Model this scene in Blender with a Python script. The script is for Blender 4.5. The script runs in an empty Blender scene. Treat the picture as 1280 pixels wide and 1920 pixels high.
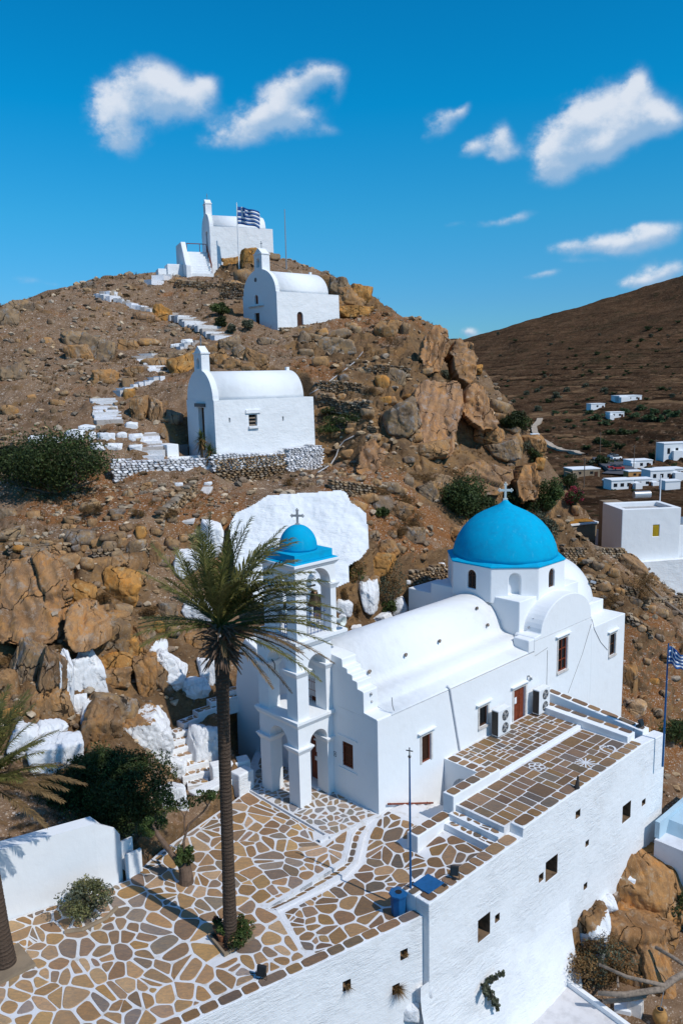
import bpy, bmesh, math, random
import numpy as np
from mathutils import Vector, Matrix
SC = bpy.context.scene
COL = SC.collection
R = math.radians
# ------------------------------------------------------------------ camera
CAMZ = 19.479
PITCH, ROLL, FPX = 9.643, -1.265, 1500.0
cam = bpy.data.cameras.new('camera'); cam_o = bpy.data.objects.new('camera', cam); COL.objects.link(cam_o)
cam.sensor_fit = 'VERTICAL'; cam.sensor_height = 36.0; cam.lens = 36.0*FPX/1920.0
cam.clip_start = 0.5; cam.clip_end = 9000
_cp, _sp = math.cos(R(PITCH)), math.sin(R(PITCH))
_r0 = np.array([1, 0, 0.]); _u0 = np.array([0, _sp, _cp]); FW = np.array([0, _cp, -_sp])
RT = math.cos(R(ROLL))*_r0 + math.sin(R(ROLL))*_u0
UP = -math.sin(R(ROLL))*_r0 + math.cos(R(ROLL))*_u0
cam_o.matrix_world = Matrix(((RT[0], UP[0], -FW[0], 0), (RT[1], UP[1], -FW[1], 0), (RT[2], UP[2], -FW[2], CAMZ), (0, 0, 0, 1)))
SC.camera = cam_o
CAMP = np.array([0, 0, CAMZ])
def ray(x, y): return (x-640)/FPX*RT - (y-960)/FPX*UP + FW
# ------------------------------------------------------------------ light
SC.view_settings.view_transform = 'Standard'; SC.view_settings.look = 'None'
SC.view_settings.gamma = 1.0; SC.view_settings.exposure = 0.0
SUN = np.array([.796*math.cos(R(48)), -.606*math.cos(R(48)), math.sin(R(48))])
sl = bpy.data.lights.new('sun', 'SUN'); sl.energy = 3.5; sl.angle = R(0.5); sl.color = (1, .965, .91)
so = bpy.data.objects.new('sun', sl); COL.objects.link(so)
so.rotation_euler = Vector(-SUN).to_track_quat('-Z', 'Y').to_euler(); so.location = (30, -20, 60)
wd = bpy.data.worlds.new('World'); SC.world = wd; wd.use_nodes = True
def build_world():
    nt = wd.node_tree; N = nt.nodes; L = nt.links; N.clear()
    def mth(op, a, b=None, c=None, clamp=False):
        n = N.new('ShaderNodeMath'); n.operation = op; n.use_clamp = clamp
        for i, v in enumerate((a, b, c)):
            if v is None: continue
            if isinstance(v, (int, float)): n.inputs[i].default_value = v
            else: L.new(v, n.inputs[i])
        return n.outputs[0]
    out = N.new('ShaderNodeOutputWorld'); bg = N.new('ShaderNodeBackground')
    sky = N.new('ShaderNodeTexSky'); sky.sky_type = 'NISHITA'; sky.sun_disc = False
    sky.sun_elevation = R(48); sky.sun_rotation = math.atan2(SUN[0], SUN[1])
    sky.altitude = 100; sky.air_density = 1.0; sky.dust_density = 0.25; sky.ozone_density = 3.5
    tc = N.new('ShaderNodeTexCoord'); D = tc.outputs['Generated']
    sep = N.new('ShaderNodeSeparateXYZ'); L.new(D, sep.inputs[0])
    az = mth('ARCTAN2', sep.outputs[0], sep.outputs[1]); el = mth('ARCSINE', sep.outputs[2])
    # deep, saturated Aegean blue: the physical sky filtered by a clear-air tint
    tint = N.new('ShaderNodeMix'); tint.data_type = 'RGBA'; tint.blend_type = 'MULTIPLY'; tint.inputs[0].default_value = 1
    L.new(sky.outputs[0], tint.inputs[6])
    cr = N.new('ShaderNodeValToRGB'); L.new(mth('DIVIDE', el, R(60), clamp=True), cr.inputs[0])
    e = cr.color_ramp.elements; e[0].position = 0.0; e[0].color = (.25, .50, .74, 1); e[1].position = 1.0; e[1].color = (.50, .78, 1, 1)
    for p_, c_ in ((5/60, (.205, .54, .79)), (10.5/60, (.12, .67, .865)), (17.2/60, (.012, .725, .98)), (24/60, (.012, .70, .97)), (36/60, (.30, .70, .96))): m_ = cr.color_ramp.elements.new(p_); m_.color = (*c_, 1)
    L.new(cr.outputs[0], tint.inputs[7])
    # clouds: soft lobes laid out by compass direction and elevation, broken up by noise
    nz = N.new('ShaderNodeTexNoise'); nz.inputs['Scale'].default_value = 26; nz.inputs['Detail'].default_value = 8; nz.inputs['Roughness'].default_value = .62
    mp = N.new('ShaderNodeMapping'); mp.inputs['Scale'].default_value = (1, 1, 1.3); L.new(D, mp.inputs[0]); L.new(mp.outputs[0], nz.inputs['Vector'])
    nz2 = N.new('ShaderNodeTexNoise'); nz2.inputs['Scale'].default_value = 9; nz2.inputs['Detail'].default_value = 3; L.new(mp.outputs[0], nz2.inputs['Vector'])
    lobes = []
    for (x, y, a, b, ang, st) in CLOUDS:
        d = ray(x, y); d = d/np.linalg.norm(d)
        a0, e0 = math.atan2(d[0], d[1]), math.asin(d[2]); lobes.append((a0, e0, 1.02*a/FPX, 1.02*b/FPX, R(ang), st))
    def field(azs, els):
        tot = hgt = None
        for a0, e0, ra, rb, t, st in lobes:
            dx = mth('SUBTRACT', azs, a0); dy = mth('SUBTRACT', els, e0)
            p = mth('MULTIPLY_ADD', dx, math.cos(t)/ra, mth('MULTIPLY', dy, math.sin(t)/ra))
            q = mth('MULTIPLY_ADD', dx, -math.sin(t)/rb, mth('MULTIPLY', dy, math.cos(t)/rb))
            r2 = mth('MULTIPLY_ADD', p, p, mth('MULTIPLY', q, q))
            g = mth('MULTIPLY', mth('EXPONENT', mth('MULTIPLY', r2, -1.0)), st); h = mth('MULTIPLY', g, q)
            tot = g if tot is None else mth('ADD', tot, g); hgt = h if hgt is None else mth('ADD', hgt, h)
        return tot, hgt
    nz3 = N.new('ShaderNodeTexNoise'); nz3.inputs['Scale'].default_value = 60; nz3.inputs['Detail'].default_value = 5; nz3.inputs['Roughness'].default_value = .6; L.new(mp.outputs[0], nz3.inputs['Vector'])
    nn = mth('SUBTRACT', nz.outputs[0], .5); n2 = mth('SUBTRACT', nz2.outputs[0], .5); n3 = mth('SUBTRACT', nz3.outputs[0], .5)
    waz = mth('ADD', az, mth('MULTIPLY', nn, .030)); wel = mth('ADD', el, mth('MULTIPLY', n2, .030))
    F, HG = field(waz, wel)
    er = mth('ADD', mth('MULTIPLY', nn, 1.25), mth('ADD', mth('MULTIPLY', n2, .8), mth('MULTIPLY', n3, .75)))
    dens = mth('ADD', F, mth('MULTIPLY', er, mth('MINIMUM', mth('MULTIPLY', F, 1.9), 1.0)))
    mr = N.new('ShaderNodeMapRange'); mr.interpolation_type = 'SMOOTHSTEP'; L.new(dens, mr.inputs[0])
    mr.inputs[1].default_value = .09; mr.inputs[2].default_value = 1.08
    lit = N.new('ShaderNodeMapRange'); lit.interpolation_type = 'SMOOTHSTEP'
    L.new(mth('ADD', mth('MULTIPLY', dens, .30), mth('ADD', mth('MULTIPLY', HG, .95), mth('ADD', mth('MULTIPLY', nn, .8), mth('MULTIPLY', n3, .5)))), lit.inputs[0]); lit.inputs[1].default_value = -.15; lit.inputs[2].default_value = .75
    cc = N.new('ShaderNodeMix'); cc.data_type = 'RGBA'; L.new(lit.outputs[0], cc.inputs[0])
    cc.inputs[6].default_value = (.33, .50, .72, 1); cc.inputs[7].default_value = (.80, .84, .91, 1)
    sb = N.new('ShaderNodeMix'); sb.data_type = 'RGBA'; sb.blend_type = 'MULTIPLY'; sb.inputs[0].default_value = 1
    L.new(tint.outputs[2], sb.inputs[6]); sb.inputs[7].default_value = (SKYS, SKYS, SKYS, 1)
    mx = N.new('ShaderNodeMix'); mx.data_type = 'RGBA'; L.new(mth('MULTIPLY', mr.outputs[0], .88), mx.inputs[0])
    L.new(sb.outputs[2], mx.inputs[6])
    cs = N.new('ShaderNodeMix'); cs.data_type = 'RGBA'; cs.blend_type = 'MULTIPLY'; cs.inputs[0].default_value = 1
    L.new(cc.outputs[2], cs.inputs[6]); cs.inputs[7].default_value = (1/.14, 1/.14, 1/.14, 1)
    L.new(cs.outputs[2], mx.inputs[7])
    L.new(mx.outputs[2], bg.inputs[0]); bg.inputs[1].default_value = .14
    L.new(bg.outputs[0], out.inputs[0])
SKYS = 1.0
CLOUDS = [(215, 245, 34, 40, 10, .95), (205, 195, 32, 30, 5, .55), (255, 150, 42, 26, 8, .85), (300, 140, 30, 22, -20, .75), (290, 195, 52, 34, 5, 1.0), (350, 185, 42, 28, -25, 1.0), (385, 163, 24, 18, 0, 1.0), (240, 272, 34, 16, 10, .5),
  (430, 255, 44, 20, 16, .65), (500, 215, 54, 28, 28, 1.0), (560, 165, 44, 24, 22, 1.0), (545, 225, 52, 20, 0, .95), (605, 140, 34, 18, 0, .75), (632, 165, 16, 24, 0, .5), (460, 270, 40, 16, 8, .5), (605, 245, 30, 9, 0, .4),
  (830, 230, 26, 16, 24, .8), (866, 208, 18, 9, 30, .75), (940, 262, 20, 24, 0, 1.0), (890, 274, 28, 13, 16, .8), (955, 285, 22, 12, 0, .5),
  (1035, 285, 36, 30, 24, .9), (1085, 235, 46, 34, 24, 1.05), (1150, 215, 50, 34, 12, 1.1), (1197, 165, 16, 26, 0, 1.05), (1225, 220, 40, 26, -6, 1.05), (1100, 290, 50, 24, 10, .75), (1035, 320, 36, 14, 0, .45), (1160, 262, 50, 22, 16, .9), (1265, 228, 20, 14, 0, .5),
  (965, 410, 34, 9, 10, .6), (900, 424, 34, 7, 0, .42), (850, 426, 20, 6, 0, .28),
  (1055, 470, 34, 10, 0, .7), (1120, 455, 42, 14, 4, .8), (1190, 452, 44, 18, 4, .95), (1240, 436, 34, 14, 6, .8), (1085, 490, 40, 6, 0, .3), (1200, 425, 22, 10, 0, .5),
  (1020, 518, 28, 7, 8, .75), (1195, 527, 28, 12, 4, .8), (1245, 510, 36, 18, 6, 1.0),
  (880, 622, 16, 9, 0, .9), (915, 634, 20, 8, 0, .9), (943, 638, 18, 6, 0, .7),
  (55, 527, 26, 8, 0, .34), (100, 535, 20, 5, 0, .26)]
build_world()
# ------------------------------------------------------------------ frames and helpers
_ya = R(46.6)
CU = np.array([math.sin(_ya), math.cos(_ya), 0]); CW = np.array([-math.cos(_ya), math.sin(_ya), 0]); CO = ray(710, 1527)*36.0; CO = np.array([CO[0], CO[1], 0.0])
def ch(u, w, z=0.0): return CO + CU*u + CW*w + np.array([0, 0, z])          # church frame -> world
def uw(p):
    q = np.asarray(p)[..., :2] - CO[:2]
    return q @ CU[:2], q @ CW[:2]
def on(x, y, z):                                                             # where the view line meets level z
    d = ray(x, y); return CAMP + d*((z-CAMZ)/d[2])
def atY(x, y, Y): d = ray(x, y); return CAMP + d*(Y/d[1])
WL = {}
def tag(o, label=None, cat=None, group=None, kind=None):
    if label: o['label'] = label
    if cat: o['category'] = cat
    if group: o['group'] = group
    if kind: o['kind'] = kind
    return o
def thing(name, loc, label, cat, group=None):
    o = bpy.data.objects.new(name, None); COL.objects.link(o); o.location = Vector(loc); o.empty_display_size = .2
    WL[o.name] = np.array(loc, float); return tag(o, label, cat, group)
class MB:
    def __init__(s, T=None): s.v = []; s.f = []; s.T = T; s.m = []; s.c = []
    def add(s, vs, fs, mi=0, col=None):
        b = len(s.v)
        for p in vs: s.v.append(s.T(*p) if s.T else np.asarray(p, float))
        for f in fs: s.f.append([b+i for i in f]); s.m.append(mi); s.c.append(col)
        return s
    def box(s, x0, x1, y0, y1, z0, z1, mi=0, top=None):
        """axis box in the local frame; top=(x0,x1,y0,y1) makes a frustum"""
        t = top or (x0, x1, y0, y1)
        s.add([(x0, y0, z0), (x1, y0, z0), (x1, y1, z0), (x0, y1, z0), (t[0], t[2], z1), (t[1], t[2], z1), (t[1], t[3], z1), (t[0], t[3], z1)],
              [(3, 2, 1, 0), (4, 5, 6, 7), (0, 1, 5, 4), (1, 2, 6, 5), (2, 3, 7, 6), (3, 0, 4, 7)], mi); return s
    def prism(s, prof, a0, a1, axis='x', mi=0, dz=0.0):
        """profile of (b,z) extruded along axis x (b=y) or y (b=x); dz = rise of z per unit along the axis"""
        n = len(prof)
        mk = (lambda a, b, z: (a, b, z+dz*a)) if axis == 'x' else (lambda a, b, z: (b, a, z))
        vs = [mk(a0, b, z) for b, z in prof] + [mk(a1, b, z) for b, z in prof]
        s.add(vs, [tuple(range(n)), tuple(range(2*n-1, n-1, -1))] + [(i, n+i, n+(i+1) % n, (i+1) % n) for i in range(n)], mi); return s
    def tube(s, pts, rad, n=8, mi=0, cap=True):
        pts = [np.asarray(p, float) for p in pts]
        if not hasattr(rad, '__len__'): rad = [rad]*len(pts)
        base = len(s.v); up = None
        for i, p in enumerate(pts):
            t = pts[min(i+1, len(pts)-1)] - pts[max(i-1, 0)]; t = t/(np.linalg.norm(t)+1e-9)
            if up is None: up = np.array([0, 0, 1.]) if abs(t[2]) < .9 else np.array([1., 0, 0])
            a = np.cross(t, up); a /= np.linalg.norm(a)+1e-9; b = np.cross(a, t); up = b
            for k in range(n):
                q = p + rad[i]*(math.cos(2*math.pi*k/n)*a + math.sin(2*math.pi*k/n)*b); s.v.append(s.T(*q) if s.T else q)
        for i in range(len(pts)-1):
            for k in range(n):
                s.f.append([base+i*n+k, base+i*n+(k+1) % n, base+(i+1)*n+(k+1) % n, base+(i+1)*n+k]); s.m.append(mi); s.c.append(None)
        if cap:
            s.f.append([base+k for k in range(n)][::-1]); s.m.append(mi); s.c.append(None)
            s.f.append([base+(len(pts)-1)*n+k for k in range(n)]); s.m.append(mi); s.c.append(None)
        return s
    def lathe(s, prof, cx, cy, n=32, mi=0):
        b = len(s.v)
        for r, z in prof:
            for k in range(n):
                q = (cx+r*math.cos(2*math.pi*k/n), cy+r*math.sin(2*math.pi*k/n), z); s.v.append(s.T(*q) if s.T else np.array(q))
        for i in range(len(prof)-1):
            for k in range(n):
                s.f.append([b+i*n+k, b+i*n+(k+1) % n, b+(i+1)*n+(k+1) % n, b+(i+1)*n+k]); s.m.append(mi); s.c.append(None)
        s.f.append([b+k for k in range(n)][::-1]); s.m.append(mi); s.c.append(None)
        s.f.append([b+(len(prof)-1)*n+k for k in range(n)]); s.m.append(mi); s.c.append(None)
        return s
    def build(s, name, mat, parent=None, smooth=False, fix=True, offset=None, bevel=0):
        me = bpy.data.meshes.new(name); V = np.array(s.v, float).reshape(-1, 3)
        o = bpy.data.objects.new(name, me); COL.objects.link(o)
        if parent is not None: o.parent = parent; WL[o.name] = WL[parent.name]; V = V - WL[parent.name]
        else:
            off = np.array(offset, float) if offset is not None else V.mean(0)*np.array([1, 1, 0]) + np.array([0, 0, V[:, 2].min()])
            o.location = Vector(off); WL[o.name] = off; V = V - off
        me.from_pydata(V.tolist(), [], s.f)
        for m in (mat if isinstance(mat, (list, tuple)) else [mat]): me.materials.append(m)
        if any(s.m): me.polygons.foreach_set('material_index', np.array(s.m, np.int32))
        if any(c is not None for c in s.c):
            at = me.color_attributes.new('tint', 'FLOAT_COLOR', 'CORNER'); arr = []
            for f, c in zip(s.f, s.c): arr += list(c or (1, 1, 1, 1))*len(f)
            at.data.foreach_set('color', np.array(arr, np.float32))
        if fix and len(s.f) < 60000:
            bm = bmesh.new(); bm.from_mesh(me); bmesh.ops.recalc_face_normals(bm, faces=bm.faces); bm.to_mesh(me); bm.free()
        if smooth: me.polygons.foreach_set('use_smooth', np.ones(len(me.polygons), bool))
        me.update()
        if bevel:
            m = o.modifiers.new('bevel', 'BEVEL'); m.width = bevel; m.segments = 2; m.limit_method = 'ANGLE'; m.angle_limit = R(40)
        return o
def cut(o, cutter):
    """subtract the cutter MB from o"""
    c = MB(); c.v = cutter.v; c.f = cutter.f; c.m = cutter.m; c.c = [None]*len(cutter.f)
    co = c.build('cutter', [M['white'], M['hole_stone']], offset=(0, 0, 0))
    keep = [m for m in o.modifiers]
    for m in keep: m.show_viewport = False
    b = o.modifiers.new('cut', 'BOOLEAN'); b.operation = 'DIFFERENCE'; b.solver = 'EXACT'; b.object = co
    bpy.context.view_layer.update(); dg = bpy.context.evaluated_depsgraph_get()
    me = bpy.data.meshes.new_from_object(o.evaluated_get(dg)); old = o.data; o.modifiers.remove(b); o.data = me; me.name = o.name
    for m in keep: m.show_viewport = True
    bpy.data.objects.remove(co); return o
def arch_prof(b0, b1, z0, zs, n=10, rise=None):
    """door/window outline: straight to the spring zs, then a half ellipse"""
    c, r = (b0+b1)/2, (b1-b0)/2; h = rise or r
    return [(b0, z0), (b1, z0)] + [(c+r*math.cos(math.pi*k/n), zs+h*math.sin(math.pi*k/n)) for k in range(n+1)]
# ------------------------------------------------------------------ noise (numpy)
def _hash(ix, iy, s):
    h = (ix.astype(np.int64)*374761393 + iy.astype(np.int64)*668265263 + s*1274126177) & 0x7fffffff
    h = ((h ^ (h >> 13))*1274126177) & 0x7fffffff
    return ((h ^ (h >> 16)) & 0xffff)/65535.0
def vnoise(x, y, s=0):
    ix, iy = np.floor(x), np.floor(y); fx, fy = x-ix, y-iy
    fx = fx*fx*(3-2*fx); fy = fy*fy*(3-2*fy); ix = ix.astype(np.int64); iy = iy.astype(np.int64)
    a, b, c, d = _hash(ix, iy, s), _hash(ix+1, iy, s), _hash(ix, iy+1, s), _hash(ix+1, iy+1, s)
    return (a*(1-fx)+b*fx)*(1-fy) + (c*(1-fx)+d*fx)*fy
def fbm(x, y, s=0, o=5, g=.5):
    t = 0; a = 1.; n = 0
    for k in range(o): t = t + a*(vnoise(x, y, s+k*17)-.5); n += a; a *= g; x, y = x*2.03+3.1, y*2.03-1.7
    return t/n*2
def worley(x, y, s=0):
    ix, iy = np.floor(x).astype(np.int64), np.floor(y).astype(np.int64); d1 = np.full(x.shape, 9.); d2 = d1.copy(); cid = np.zeros(x.shape)
    for dx in (-1, 0, 1):
        for dy in (-1, 0, 1):
            jx, jy = ix+dx, iy+dy
            d = np.hypot(jx+_hash(jx, jy, s)-x, jy+_hash(jx, jy, s+7)-y); h = _hash(jx, jy, s+13)
            m = d < d1; d2 = np.where(m, d1, np.minimum(d2, d)); cid = np.where(m, h, cid); d1 = np.where(m, d, d1)
    return d1, d2, cid
# ------------------------------------------------------------------ materials
M = {}
class NT:
    def __init__(s, name):
        s.m = bpy.data.materials.new(name); s.m.use_nodes = True; s.nt = s.m.node_tree; s.N = s.nt.nodes; s.L = s.nt.links
        s.b = s.N['Principled BSDF']; s.b.inputs['Specular IOR Level'].default_value = .25
        tc = s.N.new('ShaderNodeTexCoord'); s.co = tc.outputs['Object']; s.gen = tc.outputs['Generated']
        M[name] = s.m
    def n(s, t, **k):
        n = s.N.new(t)
        for a, v in k.items(): setattr(n, a, v)
        return n
    def noise(s, sc, det=6, ro=.55, vec=None, dist=0):
        n = s.n('ShaderNodeTexNoise'); n.inputs['Scale'].default_value = sc; n.inputs['Detail'].default_value = det; n.inputs['Roughness'].default_value = ro
        n.inputs['Distortion'].default_value = dist; s.L.new(vec or s.co, n.inputs['Vector']); return n.outputs[0]
    def vor(s, sc, feat='F1', out='Distance', vec=None, rnd=1):
        n = s.n('ShaderNodeTexVoronoi', feature=feat); n.inputs['Scale'].default_value = sc; n.inputs['Randomness'].default_value = rnd; s.L.new(vec or s.co, n.inputs['Vector']); return n.outputs[out]
    def map(s, scale=(1, 1, 1), rot=(0, 0, 0), vec=None):
        n = s.n('ShaderNodeMapping'); n.inputs['Scale'].default_value = scale; n.inputs['Rotation'].default_value = rot; s.L.new(vec or s.co, n.inputs[0]); return n.outputs[0]
    def mth(s, op, a, b=None, clamp=False):
        n = s.n('ShaderNodeMath', operation=op, use_clamp=clamp)
        for i, v in enumerate((a, b)):
            if v is None: continue
            if isinstance(v, (int, float)): n.inputs[i].default_value = v
            else: s.L.new(v, n.inputs[i])
        return n.outputs[0]
    def rng(s, v, a, b, c=0., d=1., smooth=True):
        n = s.n('ShaderNodeMapRange'); n.interpolation_type = 'SMOOTHSTEP' if smooth else 'LINEAR'
        s.L.new(v, n.inputs[0])
        for i, x in enumerate((a, b, c, d)): n.inputs[i+1].default_value = x
        return n.outputs[0]
    def mix(s, f, a, b, mode='MIX'):
        n = s.n('ShaderNodeMix', data_type='RGBA', blend_type=mode)
        for i, v in ((0, f), (6, a), (7, b)):
            if isinstance(v, (int, float)): n.inputs[i].default_value = v
            elif isinstance(v, tuple): n.inputs[i].default_value = (*v, 1) if len(v) == 3 else v
            else: s.L.new(v, n.inputs[i])
        return n.outputs[2]
    def ramp(s, f, stops):
        n = s.n('ShaderNodeValToRGB'); s.L.new(f, n.inputs[0]); e = n.color_ramp.elements
        e[0].position, e[0].color = stops[0][0], (*stops[0][1], 1); e[1].position, e[1].color = stops[-1][0], (*stops[-1][1], 1)
        for p, c in stops[1:-1]: k = e.new(p); k.color = (*c, 1)
        return n.outputs[0]
    def attr(s, name='tint'):
        n = s.n('ShaderNodeAttribute', attribute_name=name); return n
    def col(s, c): 
        if isinstance(c, tuple): s.b.inputs['Base Color'].default_value = (*c, 1)
        else: s.L.new(c, s.b.inputs['Base Color'])
        return s
    def rough(s, v): s.b.inputs['Roughness'].default_value = v; return s
    def bump(s, h, st=.3, dist=.05):
        n = s.n('ShaderNodeBump'); n.inputs['Strength'].default_value = st; n.inputs['Distance'].default_value = dist; s.L.new(h, n.inputs['Height'])
        prev = s.b.inputs['Normal'].links
        if prev: s.L.new(prev[0].from_socket, n.inputs['Normal'])
        s.L.new(n.outputs[0], s.b.inputs['Normal']); return s
    def slope(s):
        g = s.n('ShaderNodeNewGeometry'); x = s.n('ShaderNodeSeparateXYZ'); s.L.new(g.outputs['True Normal'], x.inputs[0]); return x.outputs[2]
WH = (.785, .795, .80)
def white(name, b_small=.15, b_big=.25, stones=0.0, dirt=.25, base=WH):
    t = NT(name); t.rough(.85); yw = R(-43.4)
    d = t.rng(t.noise(.9, 7, .65), .52, .8); d2 = t.rng(t.noise(5, 6, .7), .6, .8)
    streak = t.rng(t.noise(2.2, 6, .65, vec=t.map((3.5, 3.5, .35))), .58, .8)
    c = t.mix(t.mth('MULTIPLY', t.mth('MAXIMUM', t.mth('MAXIMUM', d, d2), streak), dirt), base, (.60, .57, .53))
    t.col(c)
    t.bump(t.noise(1.3, 4, .5), b_big, .14).bump(t.noise(14, 6, .65), b_small, .03)
    if stones:
        lay = t.noise(2.6, 7, .68, vec=t.map((.55, 1, 3.2), (0, 0, yw)), dist=.4); fine = t.noise(7, 6, .7, vec=t.map((.5, 1, 2.4), (0, 0, yw)))
        msk = t.rng(t.noise(.35, 4), .36, .62, .25, 1)
        e = t.rng(t.vor(2.6, 'DISTANCE_TO_EDGE', vec=t.map((.75, 1, 2.2), (0, 0, yw))), 0, .08)
        t.bump(t.mth('MULTIPLY', lay, msk), stones*1.2, .12).bump(t.mth('MULTIPLY', fine, msk), stones, .05).bump(t.mth('MULTIPLY', e, t.rng(t.noise(.5, 3), .5, .65)), stones*.5, .03)
    return t
white('white', .14, .22, 0, .22); white('white_rough', .35, .35, .48, .34); white('white_chapel', .35, .5, .3, .15); white('white_roof', .18, .4, 0, .38)
white('white_trim', .05, .05, 0, .05)
t = NT('white_stone'); t.rough(.85); a = t.attr(); t.col(t.mix(1., a.outputs['Color'], t.mix(t.rng(t.noise(6, 6, .7), .52, .75), (.8, .8, .82), (.42, .36, .28)), 'MULTIPLY')); t.bump(t.noise(8, 6, .6), .6, .06)
t = NT('mortar'); t.rough(.9); t.col(t.mix(t.rng(t.noise(2.2, 6, .7), .5, .78), (.66, .66, .67), (.46, .42, .36))); t.bump(t.noise(30, 4), .25, .02)
# flagstone: colour of each stone from the mesh, veins and wear from noise
t = NT('flagstone'); t.rough(.62); a = t.attr()
v = t.noise(3.5, 8, .7, vec=t.map((1, 3.2, 1), (0, 0, .5)), dist=1.2); w = t.noise(11, 6, .7)
c = t.mix(t.rng(v, .35, .7), t.mix(1., a.outputs['Color'], (.82, .80, .78), 'MULTIPLY'), t.mix(1., a.outputs['Color'], (1.3, 1.1, .86), 'MULTIPLY')); c = t.mix(t.rng(t.noise(.35, 5, .6), .42, .66, 0, .5), c, t.mix(1., c, (.80, .75, .72), 'MULTIPLY')); c = t.mix(t.rng(w, .5, .72, 0, .55), c, t.mix(1., a.outputs['Color'], (.6, .62, .68), 'MULTIPLY'))
t.col(c).bump(w, .25, .02)
# rock
def rock(name, paint=None):
    t = NT(name); t.rough(.95); t.b.inputs['Specular IOR Level'].default_value = .02; a = t.attr('tint'); g0 = t.n('ShaderNodeNewGeometry'); t.co = g0.outputs['Position']
    nv = t.n('ShaderNodeTexNoise'); nv.inputs['Scale'].default_value = .8; nv.inputs['Detail'].default_value = 5; t.L.new(t.co, nv.inputs[0])
    wv = t.n('ShaderNodeVectorMath', operation='MULTIPLY_ADD'); t.L.new(nv.outputs['Color'], wv.inputs[0]); wv.inputs[1].default_value = (1.5, 1.5, 1.5); t.L.new(t.co, wv.inputs[2]); W_ = wv.outputs[0]
    st = t.noise(1.5, 8, .7, vec=t.map((3.4, .6, .55), (0, .32, .5), W_)); st2 = t.noise(5, 6, .7, vec=t.map((3.0, .7, .6), (0, .32, .5), W_)); n1 = t.noise(.42, 7, .62); n2 = t.noise(6, 8, .75)
    c = t.ramp(n1, [(.30, (.115, .070, .037)), (.42, (.225, .142, .078)), (.52, (.315, .205, .112)), (.60, (.36, .20, .082)), (.70, (.27, .225, .17))])
    c = t.mix(t.rng(st, .46, .62, 0, .72), c, (.165, .122, .09)); c = t.mix(t.rng(st2, .56, .72, 0, .55), c, (.50, .39, .28))
    c = t.mix(t.rng(t.noise(.9, 6, .65), .56, .70, 0, .7), c, (.43, .25, .095)); c = t.mix(t.rng(t.noise(1.7, 7, .7), .53, .64, 0, .7), c, (.30, .275, .245))
    c = t.mix(t.rng(n2, .52, .74, 0, .6), c, (.13, .10, .075)); c = t.mix(t.rng(t.noise(21, 4, .6), .60, .74, 0, .5), c, (.55, .49, .42))
    crk = t.mth('MAXIMUM', t.rng(t.vor(.42, 'DISTANCE_TO_EDGE', vec=t.map((2.0, 1, .7), (.3, .4, .2), W_)), 0.004, .022), t.rng(t.noise(.6, 3), .50, .54, 0, 1))
    c = t.mix(crk, (.04, .03, .022), c)
    c = t.mix(1., c, a.outputs['Color'], 'MULTIPLY')
    if paint:
        g = t.attr('paint'); m = t.rng(t.mth('ADD', g.outputs['Fac'], t.mth('ADD', t.mth('MULTIPLY', t.mth('SUBTRACT', t.noise(1.6, 8, .7), .5), .75), t.mth('MULTIPLY', t.mth('SUBTRACT', n2, .5), .25))), .46, .52)
        c = t.mix(m, c, t.mix(t.rng(t.noise(3.5, 7, .7), .55, .75, 0, .18), (.785, .79, .80), (.56, .50, .44)))
    t.col(c)
    t.bump(st, .5, .16).bump(crk, .6, .12).bump(st2, .5, .06).bump(n2, .55, .07).bump(t.noise(24, 5, .7), .35, .02)
    return t
rock('rock'); rock('rock_painted', True)
t = NT('rubble'); t.rough(.95); t.b.inputs['Specular IOR Level'].default_value = .02; a = t.attr(); t.col(t.mix(1., a.outputs['Color'], t.ramp(t.noise(3, 6, .7), [(.3, (.55, .5, .45)), (.7, (1.15, 1.1, 1.0))]), 'MULTIPLY')).bump(t.noise(9, 6, .7), .5, .05)
# hillside ground
t = NT('hill'); t.rough(.95); t.b.inputs['Specular IOR Level'].default_value = .0; a = t.attr('zone'); sepc = t.n('ShaderNodeSeparateColor'); t.L.new(a.outputs['Color'], sepc.inputs[0]); ZR, ZG, ZB = sepc.outputs
n0 = t.noise(.16, 6, .6); n1 = t.noise(.9, 8, .7); n2 = t.noise(6, 6, .7)
c = t.ramp(n1, [(.25, (.092, .053, .029)), (.5, (.172, .106, .063)), (.75, (.275, .185, .12))])
c = t.mix(t.rng(n0, .45, .65, 0, .4), c, (.28, .185, .115))
grass = t.rng(t.mth('ADD', t.noise(.35, 6, .7), t.mth('MULTIPLY', ZG, .34)), .54, .70); gc = t.ramp(n2, [(.3, (.12, .040, .012)), (.6, (.24, .095, .026)), (.8, (.36, .19, .07))])
c = t.mix(t.mth('MULTIPLY', grass, .8), c, gc)
# loose stones of three sizes
for sc_, th, k in ((9, .50, 1.), (4, .68, .75), (20, .42, .75), (2.2, .92, .7)):
    vr = t.n('ShaderNodeTexVoronoi', feature='F1'); vr.inputs['Scale'].default_value = sc_; t.L.new(t.map((1, 1, 1.5)), vr.inputs['Vector'])
    sp = t.n('ShaderNodeSeparateColor'); t.L.new(vr.outputs['Color'], sp.inputs[0])
    on_ = t.mth('MULTIPLY', t.rng(sp.outputs[0], th, th+.06), t.rng(vr.outputs['Distance'], .26, .42, 1, 0))
    on_ = t.mth('MULTIPLY', on_, t.rng(t.mth('ADD', t.noise(.5, 5, .6), t.mth('MULTIPLY', ZB, .25)), .32, .52))
    c = t.mix(t.mth('MULTIPLY', on_, k), c, t.ramp(sp.outputs[1], [(0, (.12, .085, .055)), (.35, (.36, .25, .16)), (.75, (.44, .34, .255)), (1, (.56, .50, .45))]))
    t.bump(on_, .5, .3/sc_)
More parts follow.
